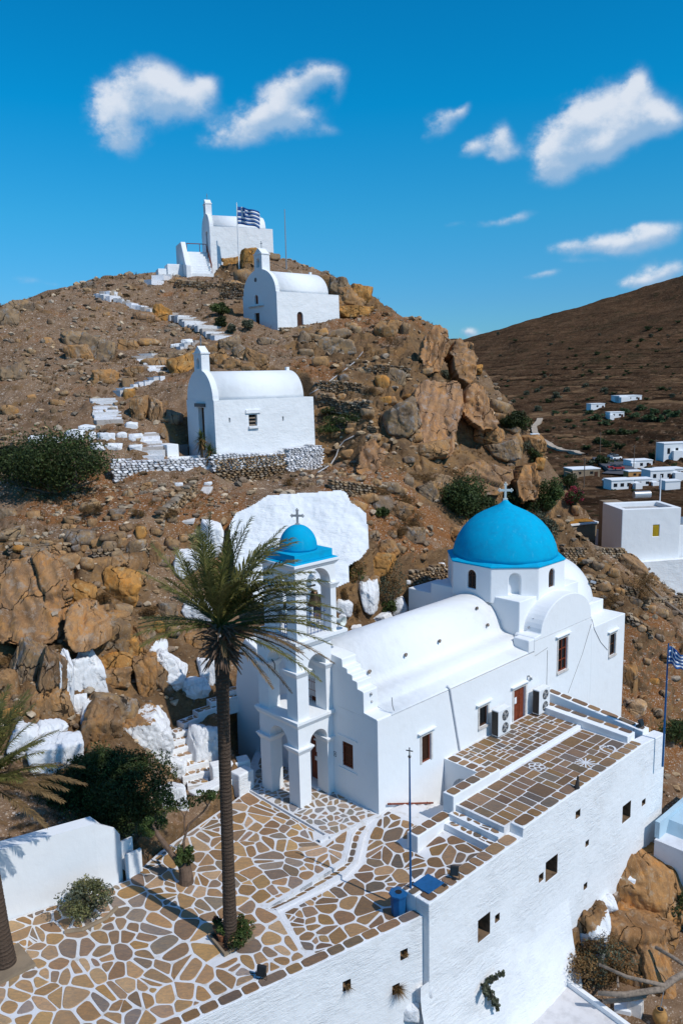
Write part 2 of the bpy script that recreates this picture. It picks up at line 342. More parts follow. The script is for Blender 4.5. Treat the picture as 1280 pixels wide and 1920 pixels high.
# bare rock where steep or marked
rk = t.rng(t.mth('ADD', t.mth('SUBTRACT', 1.08, t.slope()), t.mth('ADD', t.mth('MULTIPLY', ZR, .55), t.mth('MULTIPLY', t.mth('SUBTRACT', t.noise(.7, 5), .5), .5))), .40, .62)
stt = t.noise(1.0, 8, .7, vec=t.map((1.6, .7, 2.2), (0, .5, .2)), dist=.8)
rc = t.ramp(t.noise(.5, 6, .65), [(.3, (.105, .060, .030)), (.5, (.20, .122, .064)), (.6, (.26, .145, .06)), (.72, (.21, .17, .13))]); rc = t.mix(t.rng(stt, .45, .65, 0, .75), rc, (.085, .055, .036)); rc = t.mix(t.rng(n2, .55, .75, 0, .5), rc, (.42, .36, .28))
c = t.mix(rk, c, rc); t.col(c)
t.bump(n1, .6, .15).bump(n2, .6, .06).bump(t.mth('MULTIPLY', stt, rk), .8, .2)
t = NT('far_hill'); t.rough(.95); t.b.inputs['Specular IOR Level'].default_value = .0; n1 = t.noise(.03, 9, .7); n2 = t.noise(.25, 7, .75)
c = t.ramp(n1, [(.3, (.062, .033, .019)), (.55, (.112, .062, .034)), (.75, (.18, .108, .062))]); c = t.mix(t.rng(n2, .42, .7, 0, .85), c, (.040, .022, .013)); c = t.mix(t.rng(t.noise(.7, 5, .7), .54, .68, 0, .75), c, (.26, .17, .105))
sx = t.n('ShaderNodeSeparateXYZ'); t.L.new(t.co, sx.inputs[0]); tm = t.rng(t.noise(.012, 5, .6), .32, .48)
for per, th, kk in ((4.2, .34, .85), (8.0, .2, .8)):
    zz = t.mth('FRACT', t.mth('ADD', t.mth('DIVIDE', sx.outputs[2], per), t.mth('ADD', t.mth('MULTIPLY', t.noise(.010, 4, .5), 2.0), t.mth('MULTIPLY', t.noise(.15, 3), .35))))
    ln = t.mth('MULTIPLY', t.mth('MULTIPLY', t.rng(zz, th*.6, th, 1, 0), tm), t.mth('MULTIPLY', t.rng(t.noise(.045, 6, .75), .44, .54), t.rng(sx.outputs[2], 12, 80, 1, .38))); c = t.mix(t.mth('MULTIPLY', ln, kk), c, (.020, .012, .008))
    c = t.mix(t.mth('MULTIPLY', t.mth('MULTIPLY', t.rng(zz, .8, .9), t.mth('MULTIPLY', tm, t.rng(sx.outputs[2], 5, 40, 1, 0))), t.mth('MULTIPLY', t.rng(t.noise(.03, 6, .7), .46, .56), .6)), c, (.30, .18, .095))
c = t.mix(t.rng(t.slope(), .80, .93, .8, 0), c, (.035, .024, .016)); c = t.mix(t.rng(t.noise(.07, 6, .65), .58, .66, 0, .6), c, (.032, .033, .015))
c = t.mix(t.rng(t.noise(.16, 8, .75), .52, .64, 0, .7), c, (.030, .022, .013)); c = t.mix(t.rng(t.noise(.022, 7, .7), .56, .66, 0, .55), c, (.028, .026, .014)); c = t.mix(t.rng(t.noise(.45, 6, .7), .56, .68, 0, .7), c, (.27, .185, .125))
vb = t.n('ShaderNodeTexVoronoi', feature='F1'); vb.inputs['Scale'].default_value = .16; t.L.new(t.co, vb.inputs['Vector']); sb_ = t.n('ShaderNodeSeparateColor'); t.L.new(vb.outputs['Color'], sb_.inputs[0])
c = t.mix(t.mth('MULTIPLY', t.mth('MULTIPLY', t.rng(sb_.outputs[0], .55, .6), t.rng(vb.outputs['Distance'], .16, .28, 1, 0)), .85), c, (.028, .026, .013)); t.col(c); t.bump(n2, .9, 2.0).bump(t.noise(1.2, 5, .7), .6, .5)
t = NT('far_plain'); t.rough(.95); t.col(t.ramp(t.noise(.02, 6), [(.3, (.10, .06, .035)), (.7, (.17, .11, .07))]))
def flat(name, c, r=.6, metal=0, bump=0, bs=20, var=0):
    t = NT(name); t.rough(r); t.b.inputs['Metallic'].default_value = metal
    if var:
        t.col(t.mix(t.rng(t.noise(bs*.3, 6, .65), .4, .7), c, tuple(x*(1-var) for x in c)))
    else: t.col(c)
    if bump: t.bump(t.noise(bs, 6, .65), bump, .02)
    return t
t = NT('blue_dome'); t.rough(.8); c = t.mix(t.rng(t.noise(1.4, 6, .65), .40, .68, 0, .8), (.003, .36, .59), (.008, .29, .50)); c = t.mix(t.rng(t.noise(2.0, 6, .65, vec=t.map((3, 3, .4))), .55, .75, 0, .55), c, (.05, .42, .62)); c = t.mix(t.rng(t.noise(9, 6, .7), .60, .75, 0, .5), c, (.004, .22, .46)); t.col(c); t.bump(t.noise(3, 5, .6), .25, .06).bump(t.noise(18, 4), .15, .02)
M['blue_dome'].node_tree.nodes['Principled BSDF'].inputs['Specular IOR Level'].default_value = .02
flat('blue_metal', (.012, .10, .26), .4, 0, .05, 20, .2); flat('blue_grille', (.015, .07, .22), .45)
flat('wood', (.20, .045, .018), .55, 0, .2, 25, .35); flat('wood_dark', (.075, .03, .014), .6, 0, .2, 25, .3); flat('glass', (.02, .022, .025), .12); flat('black', (.012, .012, .013), .5)
flat('dark_metal', (.05, .05, .05), .4, .6); flat('grey_metal', (.35, .36, .37), .45, .6, .05); flat('marble', (.62, .58, .54), .55, 0, .2, 12, .25); flat('ac_white', (.72, .73, .73), .4); flat('ac_grille', (.10, .085, .07), .6)
flat('terracotta', (.34, .13, .06), .8, 0, .2, 20, .3); flat('clay', (.42, .22, .07), .75, 0, .3, 20, .3); flat('concrete', (.42, .41, .40), .9, 0, .3, 6, .25); flat('roof_white', (.62, .60, .60), .85, 0, .3, 5, .2); flat('asphalt', (.09, .09, .10), .9, 0, .2, 5, .2)
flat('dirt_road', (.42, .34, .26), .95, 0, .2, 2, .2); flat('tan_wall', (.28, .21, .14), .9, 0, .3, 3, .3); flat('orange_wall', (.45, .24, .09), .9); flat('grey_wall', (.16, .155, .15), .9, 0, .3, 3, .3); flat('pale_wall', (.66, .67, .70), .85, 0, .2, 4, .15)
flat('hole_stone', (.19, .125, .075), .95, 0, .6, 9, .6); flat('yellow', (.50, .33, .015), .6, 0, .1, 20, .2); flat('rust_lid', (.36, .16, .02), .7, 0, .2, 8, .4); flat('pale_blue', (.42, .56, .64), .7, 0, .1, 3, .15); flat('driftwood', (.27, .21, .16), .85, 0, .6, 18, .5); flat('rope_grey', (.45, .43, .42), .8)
flat('bark', (.17, .11, .075), .95, 0, .9, 12, .5); flat('twig', (.16, .12, .09), .9); flat('dead_grass', (.26, .15, .06), .9, 0, 0, 9, .4); flat('cat_fur', (.03, .027, .025), .8); flat('bronze', (.12, .07, .04), .4, .7); flat('pale_paint', (.62, .66, .62), .5); flat('red_paint', (.35, .03, .03), .4); flat('soil', (.12, .07, .04), .95, 0, .5, 9, .4)
t = NT('palm_bark'); t.rough(.95); z = t.n('ShaderNodeTexWave', wave_type='BANDS', bands_direction='Z'); z.inputs['Scale'].default_value = 2.3; z.inputs['Distortion'].default_value = 5.0; z.inputs['Detail'].default_value = 5; z.inputs['Detail Scale'].default_value = 3.0; z.inputs['Detail Roughness'].default_value = .7; t.L.new(t.map((1, 1, 1)), z.inputs[0])
t.col(t.mix(t.mth('MULTIPLY', z.outputs[1], .45), t.mix(t.noise(5, 6, .7), (.055, .035, .024), (.10, .066, .045)), t.mix(t.noise(9, 5), (.085, .056, .038), (.16, .112, .08)))).bump(z.outputs[1], .7, .05).bump(t.noise(20, 5, .7), .7, .03)
def leaf(name, c0, c1, tr=.25):
    t = NT(name); t.rough(.55); g = t.n('ShaderNodeNewGeometry'); rp = t.noise(3.0, 3); a = t.attr()
    c = t.mix(1., t.mix(t.rng(rp, .35, .65), c0, c1), a.outputs['Color'], 'MULTIPLY'); t.col(c)
    t.b.inputs['Transmission Weight'].default_value = 0
    ts = t.n('ShaderNodeBsdfTranslucent'); t.L.new(c, ts.inputs[0]); mx = t.n('ShaderNodeMixShader'); mx.inputs[0].default_value = tr
    t.L.new(t.b.outputs[0], mx.inputs[1]); t.L.new(ts.outputs[0], mx.inputs[2]); t.L.new(mx.outputs[0], t.N['Material Output'].inputs[0])
leaf('leaf_dark', (.028, .046, .013), (.060, .080, .022)); leaf('leaf_mid', (.05, .085, .02), (.09, .11, .03)); leaf('leaf_olive', (.075, .085, .05), (.13, .14, .09)); leaf('leaf_dry', (.16, .085, .03), (.25, .15, .06)); leaf('palm_leaf', (.090, .094, .022), (.185, .17, .048)); leaf('palm_dry', (.15, .095, .04), (.22, .14, .06)); leaf('leaf_red', (.25, .02, .05), (.40, .04, .08)); leaf('leaf_sage', (.11, .12, .05), (.20, .185, .075)); leaf('leaf_cactus', (.05, .085, .03), (.085, .12, .05))
# Greek flag cloth is built stripe by stripe
flat('flag_blue', (.015, .09, .30), .7); flat('flag_white', (.75, .76, .80), .7)
# ------------------------------------------------------------------ terrain: one height field through surveyed points
rng = np.random.default_rng(7); random.seed(7)
CP = [(0,582,80),(60,570,84),(130,553,88),(180,536,92),(240,523,96),(300,514,99),(345,511,101),(395,508,101),(430,505,101),(470,482,103),(515,487,104),(560,497,102),(600,508,100),(640,528,97),(665,545,94),(690,578,90),(740,596,90),(800,606,87),(850,621,83),(885,640,79),(893,680,75),(898,735,72),(922,778,70),(966,828,67),(996,880,64),(1040,925,62),(1072,985,62),
 (100,600,79),(200,565,87),(300,555,92),(400,555,93),(440,600,83),(300,620,82),(200,640,77),(100,680,70),(30,700,67),(20,640,74),(300,680,73),(380,640,78),(440,615,81.5),(640,612,84),(560,645,78),(690,605,87),(700,650,80),(620,680,73),(560,690,69),(650,750,65.5),(600,780,63),(800,650,78),(760,690,72),(850,700,71),(700,800,62),(790,775,65),(860,800,66),(930,850,64),(880,865,62),(800,870,59.5),(700,870,57),(620,880,57),
 (340,840,59),(408,862,56.5),(600,840,61),(440,700,66),(200,820,58),(100,812,58),(20,830,57),(270,852,56),(225,905,53),(300,905,53),(400,905,53.5),(500,905,54),(100,930,49.5),(20,930,49.5),(560,915,51),(440,960,48.5),(500,930,50),(640,920,51),(690,970,50),(690,1050,46.5),(650,1090,45.3),(600,1120,45),
 (200,960,47),(300,970,47),(380,960,48),(200,1020,44.5),(100,1000,45.5),(20,1010,44.5),(300,1050,43.5),(380,1080,43.5),(60,1050,42.5),(60,1200,38.5),(150,1100,41),(250,1120,41),(340,1150,41.5),(200,1200,38.2),(300,1220,39),(380,1250,40.2),(120,1240,36.7),(120,1370,33.6),(40,1380,33.2),(200,1330,35.5),(330,1300,38),(260,1420,34.2),(330,1350,36.8),(400,1320,38.5),(450,1300,39),(20,1500,30.2),(100,1500,30.7),(200,1460,32.6),
 (700,960,51),(740,1000,51),(780,1080,50.5),(730,1060,49),(690,1150,46),(760,930,54),(830,960,55.5),(870,930,57.5),(850,1000,54),(960,960,60),(1020,1000,60),(1060,1040,59),(1080,1080,57.5),(1150,1040,61),(1130,1015,64),(1060,1000,63),(1120,1120,55.5),(1180,1100,57.5),(1230,1110,59),(1190,1200,53.5),(1250,1200,54),(1190,1300,51),(1260,1290,51.5),(1230,1360,49.3),(1270,1400,47.8)]
cw = [atY(x, y, Y) for x, y, Y in CP]
XW = [(-45, 84, 22), (-60, 60, 14), (-45, 45, 9), (-40, 30, 5), (-60, 110, 24), (-25, 118, 33), (0, 118, 31), (-30, 150, 15), (10, 112, 22), (20, 105, 10), (26, 92, 4), (28, 82, 0), (32, 74, -4), (36, 68, -5), (42, 62, -5), (48, 52, -6), (45, 45, -8), (45, 80, -9), (40, 100, -10), (60, 120, -11), (30, 130, -6), (0, 160, 0), (-60, 160, 10), (36, 42, -7), (30, 38, -9), (20, 30, -10), (0, 20, -9), (60, 30, -12), (-30, 20, 3)]
P = np.array([list(c) for c in cw] + [list(map(float, q)) for q in XW])
def _phi(a, b): return np.sqrt((a[:, None, 0]-b[None, :, 0])**2 + (a[:, None, 1]-b[None, :, 1])**2 + 1.0)
A = np.zeros((len(P)+3,)*2); A[:len(P), :len(P)] = _phi(P, P) - .35*np.eye(len(P)); A[:len(P), len(P):-2] = 1; A[:len(P), -2:] = P[:, :2]; A[len(P):, :len(P)] = A[:len(P), len(P):].T
SOL = np.linalg.solve(A, np.concatenate([P[:, 2], [0, 0, 0]]))
def base_z(X, Y):
    s = X.shape; q = np.stack([X.ravel(), Y.ravel()], 1); out = np.empty(len(q))
    for i in range(0, len(q), 20000):
        k = q[i:i+20000]; out[i:i+20000] = _phi(k, P) @ SOL[:len(P)] + SOL[-3] + k @ SOL[-2:]
    return out.reshape(s)
# footprints: (polygon in church or world axes, level, steepness outside, cap only?)
def poly_dist(px, py, poly):
    """signed-ish distance: 0 inside, distance to the edge outside"""
    poly = np.array(poly, float); ins = np.zeros(px.shape, bool); d = np.full(px.shape, 1e9); n = len(poly)
    for i in range(n):
        x0, y0 = poly[i]; x1, y1 = poly[(i+1) % n]
        c = ((y0 > py) != (y1 > py)) & (px < (x1-x0)*(py-y0)/((y1-y0) if y1 != y0 else 1e-9)+x0); ins ^= c
        L2 = (x1-x0)**2+(y1-y0)**2; t = np.clip(((px-x0)*(x1-x0)+(py-y0)*(y1-y0))/L2, 0, 1)
        d = np.minimum(d, np.hypot(px-x0-t*(x1-x0), py-y0-t*(y1-y0)))
    return np.where(ins, 0, d)
PLAZA = [(-26, 8.1), (-14.7, 5.6), (-11.0, 4.75), (-10.3, 4.2), (-8.4, 4.75), (-5.0, 5.5), (-2.4, 6.6), (-.6, 10.8), (3, 11.0), (5, 9.2), (22.9, 9.0), (22.9, -.2), (15.3, -.2), (15.3, -6.4), (-4, -6.4), (-13, -4.4), (-30, -2)]
GZ = None
ys = [20.0]
while ys[-1] < 150: ys.append(ys[-1] + max(.11, .0034*ys[-1]))
ys = np.array(ys); xs = np.concatenate([np.arange(-62, -32, .4), np.arange(-32, 30, .145), np.arange(30, 62, .4)])
X, Y = np.meshgrid(xs, ys)
Z = base_z(X, Y)
def blob(px, py, Yd, r, st=1.0):
    c = atY(px, py, Yd); return np.clip(1 - (np.hypot(X-c[0], (Y-c[1]))/r), 0, 1)*st
ROCKY = [(650,560,94,5),(680,560,92,4),(450,490,101,4),(800,700,72,10),(870,680,74,10),(890,760,69,7),(740,720,69,6),(760,800,63,7),(930,840,65,7),(960,900,62,6),(830,860,60,5),(640,660,78,6),(80,1100,41,5),(60,1180,39,5),(150,1150,40,5),(220,1180,39,5),(140,1300,35.5,5),(260,1260,38,4),(700,1040,47,3.5),(420,660,70,4),(1020,960,60,4),(1150,1100,57,3),(330,1180,40,3)]
ZRm = np.zeros_like(Z)
for a in ROCKY: ZRm = np.maximum(ZRm, np.clip(blob(*a)*1.8, 0, 1))
GRASS = [(760,900,57,8),(720,1000,51,6),(780,1030,51,6),(600,700,69,4),(700,870,58,6),(850,880,60,5),(700,740,68,5),(930,800,67,4),(20,1200,38,4),(80,1230,37,4),(640,1140,46,4),(200,920,50,6),(350,930,49,5),(740,620,86,8),(1230,1350,50,6),(1200,1180,54,5),(820,960,56,4)]
ZGm = np.zeros_like(Z)
for a in GRASS: ZGm = np.maximum(ZGm, blob(*a))
GRAV = [(200,600,83,18),(330,580,88,14),(420,540,94,10),(620,760,64,5),(560,900,53,8),(320,930,49,6),(600,640,79,8),(1120,1080,57,6),(1210,1250,52,6),(660,620,86,6)]
ZBm = np.zeros_like(Z)
for a in GRAV: ZBm = np.maximum(ZBm, np.clip(1.6*blob(*a), 0, 1))
gy, gx = np.gradient(Z, ys, xs); steep = np.clip((np.hypot(gx, gy)-.55)/.5, 0, 1)
rough = np.clip(.32 + .95*ZRm + .6*steep, 0, 1.5)
d1, d2, cid = worley(X*.55+.3*fbm(X*.4, Y*.4, 3), Y*.55+Z*.25, 5); e1, e2, cid2 = worley(X*1.5, Y*1.3+Z*.6, 9)
Z = Z + fbm(X*.12, Y*.12, 1, 4)*.9*np.clip(rough+.3, 0, 1) + fbm(X*.7, Y*.7, 2, 5)*.38*(rough+.15)
Z = Z + rough*((cid-.5)*.9*np.clip((d2-d1)*5, 0, 1) - .45*np.exp(-((d2-d1)/.06)**2)) + rough*.8*((cid2-.5)*.34*np.clip((e2-e1)*5, 0, 1) - .16*np.exp(-((e2-e1)/.07)**2))
# small dry-stone terracing on the middle slope
Uq, Wq = uw(np.stack([X, Y], -1))
def cap(poly, lev, k, both=False, axes='uw', band=0):
    global Z
    d = poly_dist(Uq if axes == 'uw' else X, Wq if axes == 'uw' else Y, poly)
    d = np.maximum(d-band, 0)
    Z = np.minimum(Z, lev + k*d)
    if both: Z = np.maximum(Z, lev - k*d)
cap(PLAZA, -.75, 5)
cap([(-60, -60), (60, -60), (60, -6.6), (15.5, -6.6), (-4, -6.6), (-14, -4.6), (-40, -2)], -8.2, 6)
cap([(15.3, -7), (24, -7), (24, -.3), (15.3, -.3)], -3.3, 1.0)
CH2 = atY(406, 848, 57.0); CH3 = atY(521, 613, 82.0); CH1 = atY(396, 484, 102.0)
def frame(o, a, b):
    a = np.array([a, b, 0.])/math.hypot(a, b); w = np.array([-a[1], a[0], 0]); return lambda u, v, z=0.: o + a*u + w*v + np.array([0, 0, z])
F2, F3, F1 = frame(CH2, .80, .60), frame(CH3, .76, .65), frame(CH1, .935, .36)
def fp(T, u0, u1, w0, w1): return [tuple(T(u, w)[:2]) for u, w in ((u0, w0), (u1, w0), (u1, w1), (u0, w1))]
cap(fp(F2, -1.0, 8.9, .2, 4.6), CH2[2]-.9, 2.5, True, 'xy'); cap(fp(F2, -.6, 9.2, -3.2, -.45), CH2[2]-2.2, 1.6, False, 'xy'); cap(fp(F3, -.4, 9.2, -.2, 6.4), CH3[2]-.35, 1.6, True, 'xy'); cap(fp(F1, .2, 8.6, .2, 5), CH1[2]-.5, 1.3, True, 'xy')
TR = [((352, 1474), (392, 1468), .30), ((343, 1458), (402, 1445), .55), ((340, 1441), (392, 1428), .82), ((318, 1426), (376, 1411), 1.08), ((314, 1410), (366, 1396), 1.34), ((322, 1393), (362, 1382), 1.6), ((330, 1377), (362, 1366), 1.85), ((345, 1358), (378, 1345), 2.1), ((372, 1338), (410, 1326), 2.35), ((395, 1318), (450, 1305), 2.6), ((410, 1300), (485, 1288), 2.85)]
for _a, _c, _z in TR:
    _p, _q = on(*_a, _z)[:2], on(*_c, _z)[:2]; _d = _q-_p; _n = np.array([-_d[1], _d[0]])/np.hypot(*_d); _n = _n if _n[1] > 0 else -_n
    cap([tuple(_p-_d*.1-_n*1.2), tuple(_q+_d*.1-_n*1.2), tuple(_q+_d*.1+_n*.7), tuple(_p-_d*.1+_n*.7)], _z-.25, 1.3, False, 'xy')
cap(fp(F1, -9, -.1, -1.5, 5), CH1[2]-2.3, 1.2, False, 'xy')
HS = on(1258, 1085, -3.2); HF = frame(atY(1162, 1060, 66), .99, .10)
cap([tuple(HF(u, w)[:2]) for u, w in ((-3, -1), (14, -1), (14, 10), (-3, 10))], HF(0, 0)[2]-.3, 1.5, False, 'xy')
from_x0, from_y = xs, ys
def tz(x, y):
    x = np.asarray(x, float); y = np.asarray(y, float)
    i = np.clip(np.searchsorted(xs, x)-1, 0, len(xs)-2); j = np.clip(np.searchsorted(ys, y)-1, 0, len(ys)-2)
    a = np.clip((x-xs[i])/(xs[i+1]-xs[i]), 0, 1); b = np.clip((y-ys[j])/(ys[j+1]-ys[j]), 0, 1)
    return (Z[j, i]*(1-a)+Z[j, i+1]*a)*(1-b) + (Z[j+1, i]*(1-a)+Z[j+1, i+1]*a)*b
def hit(px, py, near=20., far=148.):
    d = ray(px, py); d = d/d[1]; t = np.arange(near, far, .06); q = CAMP[None]+t[:, None]*d[None]
    b = np.nonzero(tz(q[:, 0], q[:, 1]) > q[:, 2])[0]
    return q[b[0]] if len(b) else None
n_, m_ = Z.shape
idx = np.arange(n_*m_).reshape(n_, m_)
quads = np.stack([idx[:-1, :-1], idx[:-1, 1:], idx[1:, 1:], idx[1:, :-1]], -1).reshape(-1, 4)
def grid_mesh(name, V, quads, mat, attrs=None):
    me = bpy.data.meshes.new(name); me.vertices.add(len(V)); me.vertices.foreach_set('co', V.astype(np.float32).ravel())
    me.loops.add(quads.size); me.loops.foreach_set('vertex_index', quads.astype(np.int32).ravel()); me.polygons.add(len(quads))
    me.polygons.foreach_set('loop_start', np.arange(0, quads.size, 4, dtype=np.int32)); me.polygons.foreach_set('use_smooth', np.ones(len(quads), bool))
    me.update(calc_edges=True); me.materials.append(mat)
    for k, v in (attrs or {}).items():
        a = me.color_attributes.new(k, 'FLOAT_COLOR', 'POINT'); a.data.foreach_set('color', v.astype(np.float32).ravel())
    o = bpy.data.objects.new(name, me); COL.objects.link(o); return o
hill = grid_mesh('hill', np.stack([X, Y, Z], -1).reshape(-1, 3), quads, M['hill'], {'zone': np.stack([ZRm, ZGm, ZBm, np.ones_like(Z)], -1).reshape(-1, 4)})
hill['kind'] = 'structure'
# ------------------------------------------------------------------ the far valley side, terraced
FPT = [(1280,566,950),(1190,588,950),(1100,611,950),(1040,627,950),(970,643,960),(940,662,950),(915,700,800),(930,740,640),(1000,740,600),(1280,640,740),(1150,650,760),(1280,740,480),(1150,750,470),(1050,760,500),(935,790,430),(1000,790,400),(1060,840,330),(1150,870,290),(1280,830,330),(1280,900,240),(1150,920,215),(1080,950,180),(1150,1000,140),(1280,960,165),(1010,850,330)]
fw_ = [atY(*q) for q in FPT]
FX = [(520, 950, 170), (450, 600, 80), (300, 400, 30), (200, 250, 0), (120, 150, -10), (60, 100, -13), (150, 90, -14), (30, 120, -14), (30, 200, -12), (40, 300, -10), (60, 420, -6), (80, 560, 0), (90, 760, 10), (120, 1000, 40), (260, 1150, 90), (500, 1150, 150), (60, 1000, 10)]
PF = np.array([list(c) for c in fw_]+[list(map(float, q)) for q in FX])
AF = np.zeros((len(PF)+3,)*2); AF[:len(PF), :len(PF)] = np.sqrt(_phi(PF, PF)**2+400)-20-4*np.eye(len(PF)); AF[:len(PF), len(PF)] = 1; AF[:len(PF), -2:] = PF[:, :2]; AF[len(PF):, :len(PF)] = AF[:len(PF), len(PF):].T
SF = np.linalg.solve(AF, np.concatenate([PF[:, 2], [0, 0, 0]]))
yf = [85.0]
while yf[-1] < 1150: yf.append(yf[-1]*1.0042)
yf = np.array(yf); sf = np.linspace(.10, .52, 330)            # spread of lines from the valley mouth
S_, YF = np.meshgrid(sf, yf); XF = S_*(YF+60)-4
def far_base(x, y):
    q = np.stack([np.ravel(x), np.ravel(y)], 1); o = np.empty(len(q))
    for i in range(0, len(q), 20000):
        k = q[i:i+20000]; o[i:i+20000] = (np.sqrt(_phi(k, PF)**2+400)-20) @ SF[:len(PF)] + SF[-3] + k @ SF[-2:]
    return o.reshape(np.shape(x))
ZF = far_base(XF, YF); ZF = ZF + fbm(XF*.012, YF*.012, 4, 5)*6*np.clip((YF-250)/400, 0, 1) + fbm(XF*.06, YF*.06, 6, 4)*1.3*np.clip((YF-120)/200, .15, 1)
hs = 1.9 + .8*fbm(XF*.01, YF*.01, 8, 3); zz = ZF/hs + .9*fbm(XF*.02, YF*.02, 11, 3); fr = zz-np.floor(zz); stepz = (np.floor(zz)+np.clip((fr-.78)/.22, 0, 1)**.7)*hs - .9*hs*fbm(XF*.02, YF*.02, 11, 3)
msk = np.clip(fbm(XF*.015, YF*.015, 15, 4)*2.2+.62, 0, 1)*np.clip((560-YF)/240, .0, 1)
ZF = ZF*(1-msk)+stepz*msk
nf, mf = ZF.shape; idf = np.arange(nf*mf).reshape(nf, mf)
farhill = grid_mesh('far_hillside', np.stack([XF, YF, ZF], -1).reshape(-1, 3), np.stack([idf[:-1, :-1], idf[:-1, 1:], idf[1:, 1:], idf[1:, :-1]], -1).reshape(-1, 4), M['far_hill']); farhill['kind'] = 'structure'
def ftz(x, y):
    j = int(np.clip(np.searchsorted(yf, y), 0, nf-1)); s = (x+4)/(yf[j]+60); i = int(np.clip(np.searchsorted(sf, s), 0, mf-1)); return float(ZF[j, i])
def fhit(px, py):
    d = ray(px, py); d = d/d[1]; t = np.arange(95, 1100, .8); q = CAMP[None]+t[:, None]*d[None]
    for p in q:
        if ftz(p[0], p[1]) > p[2]: return p
    return None
# farther ridge and the plain to the horizon
rx = np.linspace(-900, 1500, 90); ry = np.linspace(1300, 2300, 30); RX, RY = np.meshgrid(rx, ry)
RZ = 20 + 75*np.exp(-((RY-1800)/260)**2)*(1+.25*fbm(RX*.004, RY*.004, 21, 4)) - np.clip(-RX, 0, 900)*.02 + fbm(RX*.02, RY*.02, 22, 4)*5
idr = np.arange(RX.size).reshape(RX.shape)
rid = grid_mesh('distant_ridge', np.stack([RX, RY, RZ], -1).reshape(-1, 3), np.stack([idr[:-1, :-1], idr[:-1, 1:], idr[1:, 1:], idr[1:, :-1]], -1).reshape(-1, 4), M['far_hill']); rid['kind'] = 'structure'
g = MB(); g.add([(-6000, -3000, -16), (6000, -3000, -16), (6000, 7000, -16), (-6000, 7000, -16)], [(0, 1, 2, 3)]); tag(g.build('ground', M['far_plain'], offset=(0, 0, -16)), kind='structure')
# ------------------------------------------------------------------ rocks
_ico = {}
def ico(n):
    if n not in _ico:
        bm = bmesh.new(); bmesh.ops.create_icosphere(bm, subdivisions=n, radius=1); bm.verts.ensure_lookup_table()
        _ico[n] = (np.array([v.co[:] for v in bm.verts]), [[v.index for v in f.verts] for f in bm.faces]); bm.free()
    return _ico[n]
def rock_shape(n, seed, planes=13, soft=.015, blocky=.8):
    r_ = np.random.default_rng(seed); D, Fc = ico(n)
    nr = r_.normal(size=(planes, 3)); nr /= np.linalg.norm(nr, axis=1)[:, None]
    ax = np.array([[1, 0, 0], [-1, 0, 0], [0, 1, 0], [0, -1, 0], [0, 0, 1], [0, 0, -1.]]) + r_.normal(size=(6, 3))*.22*(1.3-blocky); ax /= np.linalg.norm(ax, axis=1)[:, None]
    nr = np.concatenate([nr, ax]); ds = np.concatenate([r_.uniform(.70, 1.0, planes), r_.uniform(.66, .88, 6)])
    c = D @ nr.T; rr = np.where(c > .05, ds/np.maximum(c, .05), 9.)
    r = -soft*np.log(np.exp(-rr/soft).sum(1)); r = np.clip(r, .3, 1.25)
    V = D*r[:, None]
    q = V*2.6 + seed % 97
    ly = (V @ np.array([.93, .25, .28]))*r_.uniform(4, 7)+1.2*fbm(q[:, 0]*.8, q[:, 2]*.8, seed+9, 3); fr = ly-np.floor(ly)
    if n >= 4:
        f_ = r_.uniform(.55, .85); a1, a2, ci = worley(q[:, 0]*f_+.35*q[:, 1]+.3*fbm(q[:, 0], q[:, 2], seed+1, 3), q[:, 2]*f_*.75-.3*q[:, 1], seed); b1, b2, cj = worley(q[:, 0]*1.7+.5*q[:, 1], q[:, 2]*1.3-.5*q[:, 1], seed+5)
        V = V*(1+(ci-.5)*.17*np.clip((a2-a1)*9, 0, 1)-.085*np.exp(-((a2-a1)/.045)**2)+(cj-.5)*.035*np.clip((b2-b1)*8, 0, 1)-.012*np.exp(-((b2-b1)/.05)**2))[:, None]
    V = V*(1+.030*fbm(q[:, 0]+q[:, 2]*.7, q[:, 1]-q[:, 2]*.6, seed, 5, .58) - .035*np.exp(-(np.minimum(fr, 1-fr)/.12)**2)*r_.uniform(.3, 1.2) - .05*np.clip(np.abs(fbm(q[:, 0]*.55+q[:, 1]*.4, q[:, 2]*.55, seed+3, 3)), 0, .12).__rsub__(.12)/.12*.6)[:, None]
    return V, Fc
def rock_mat(T, paint): return M['rock_painted'] if paint else M['rock']
RN = [0]
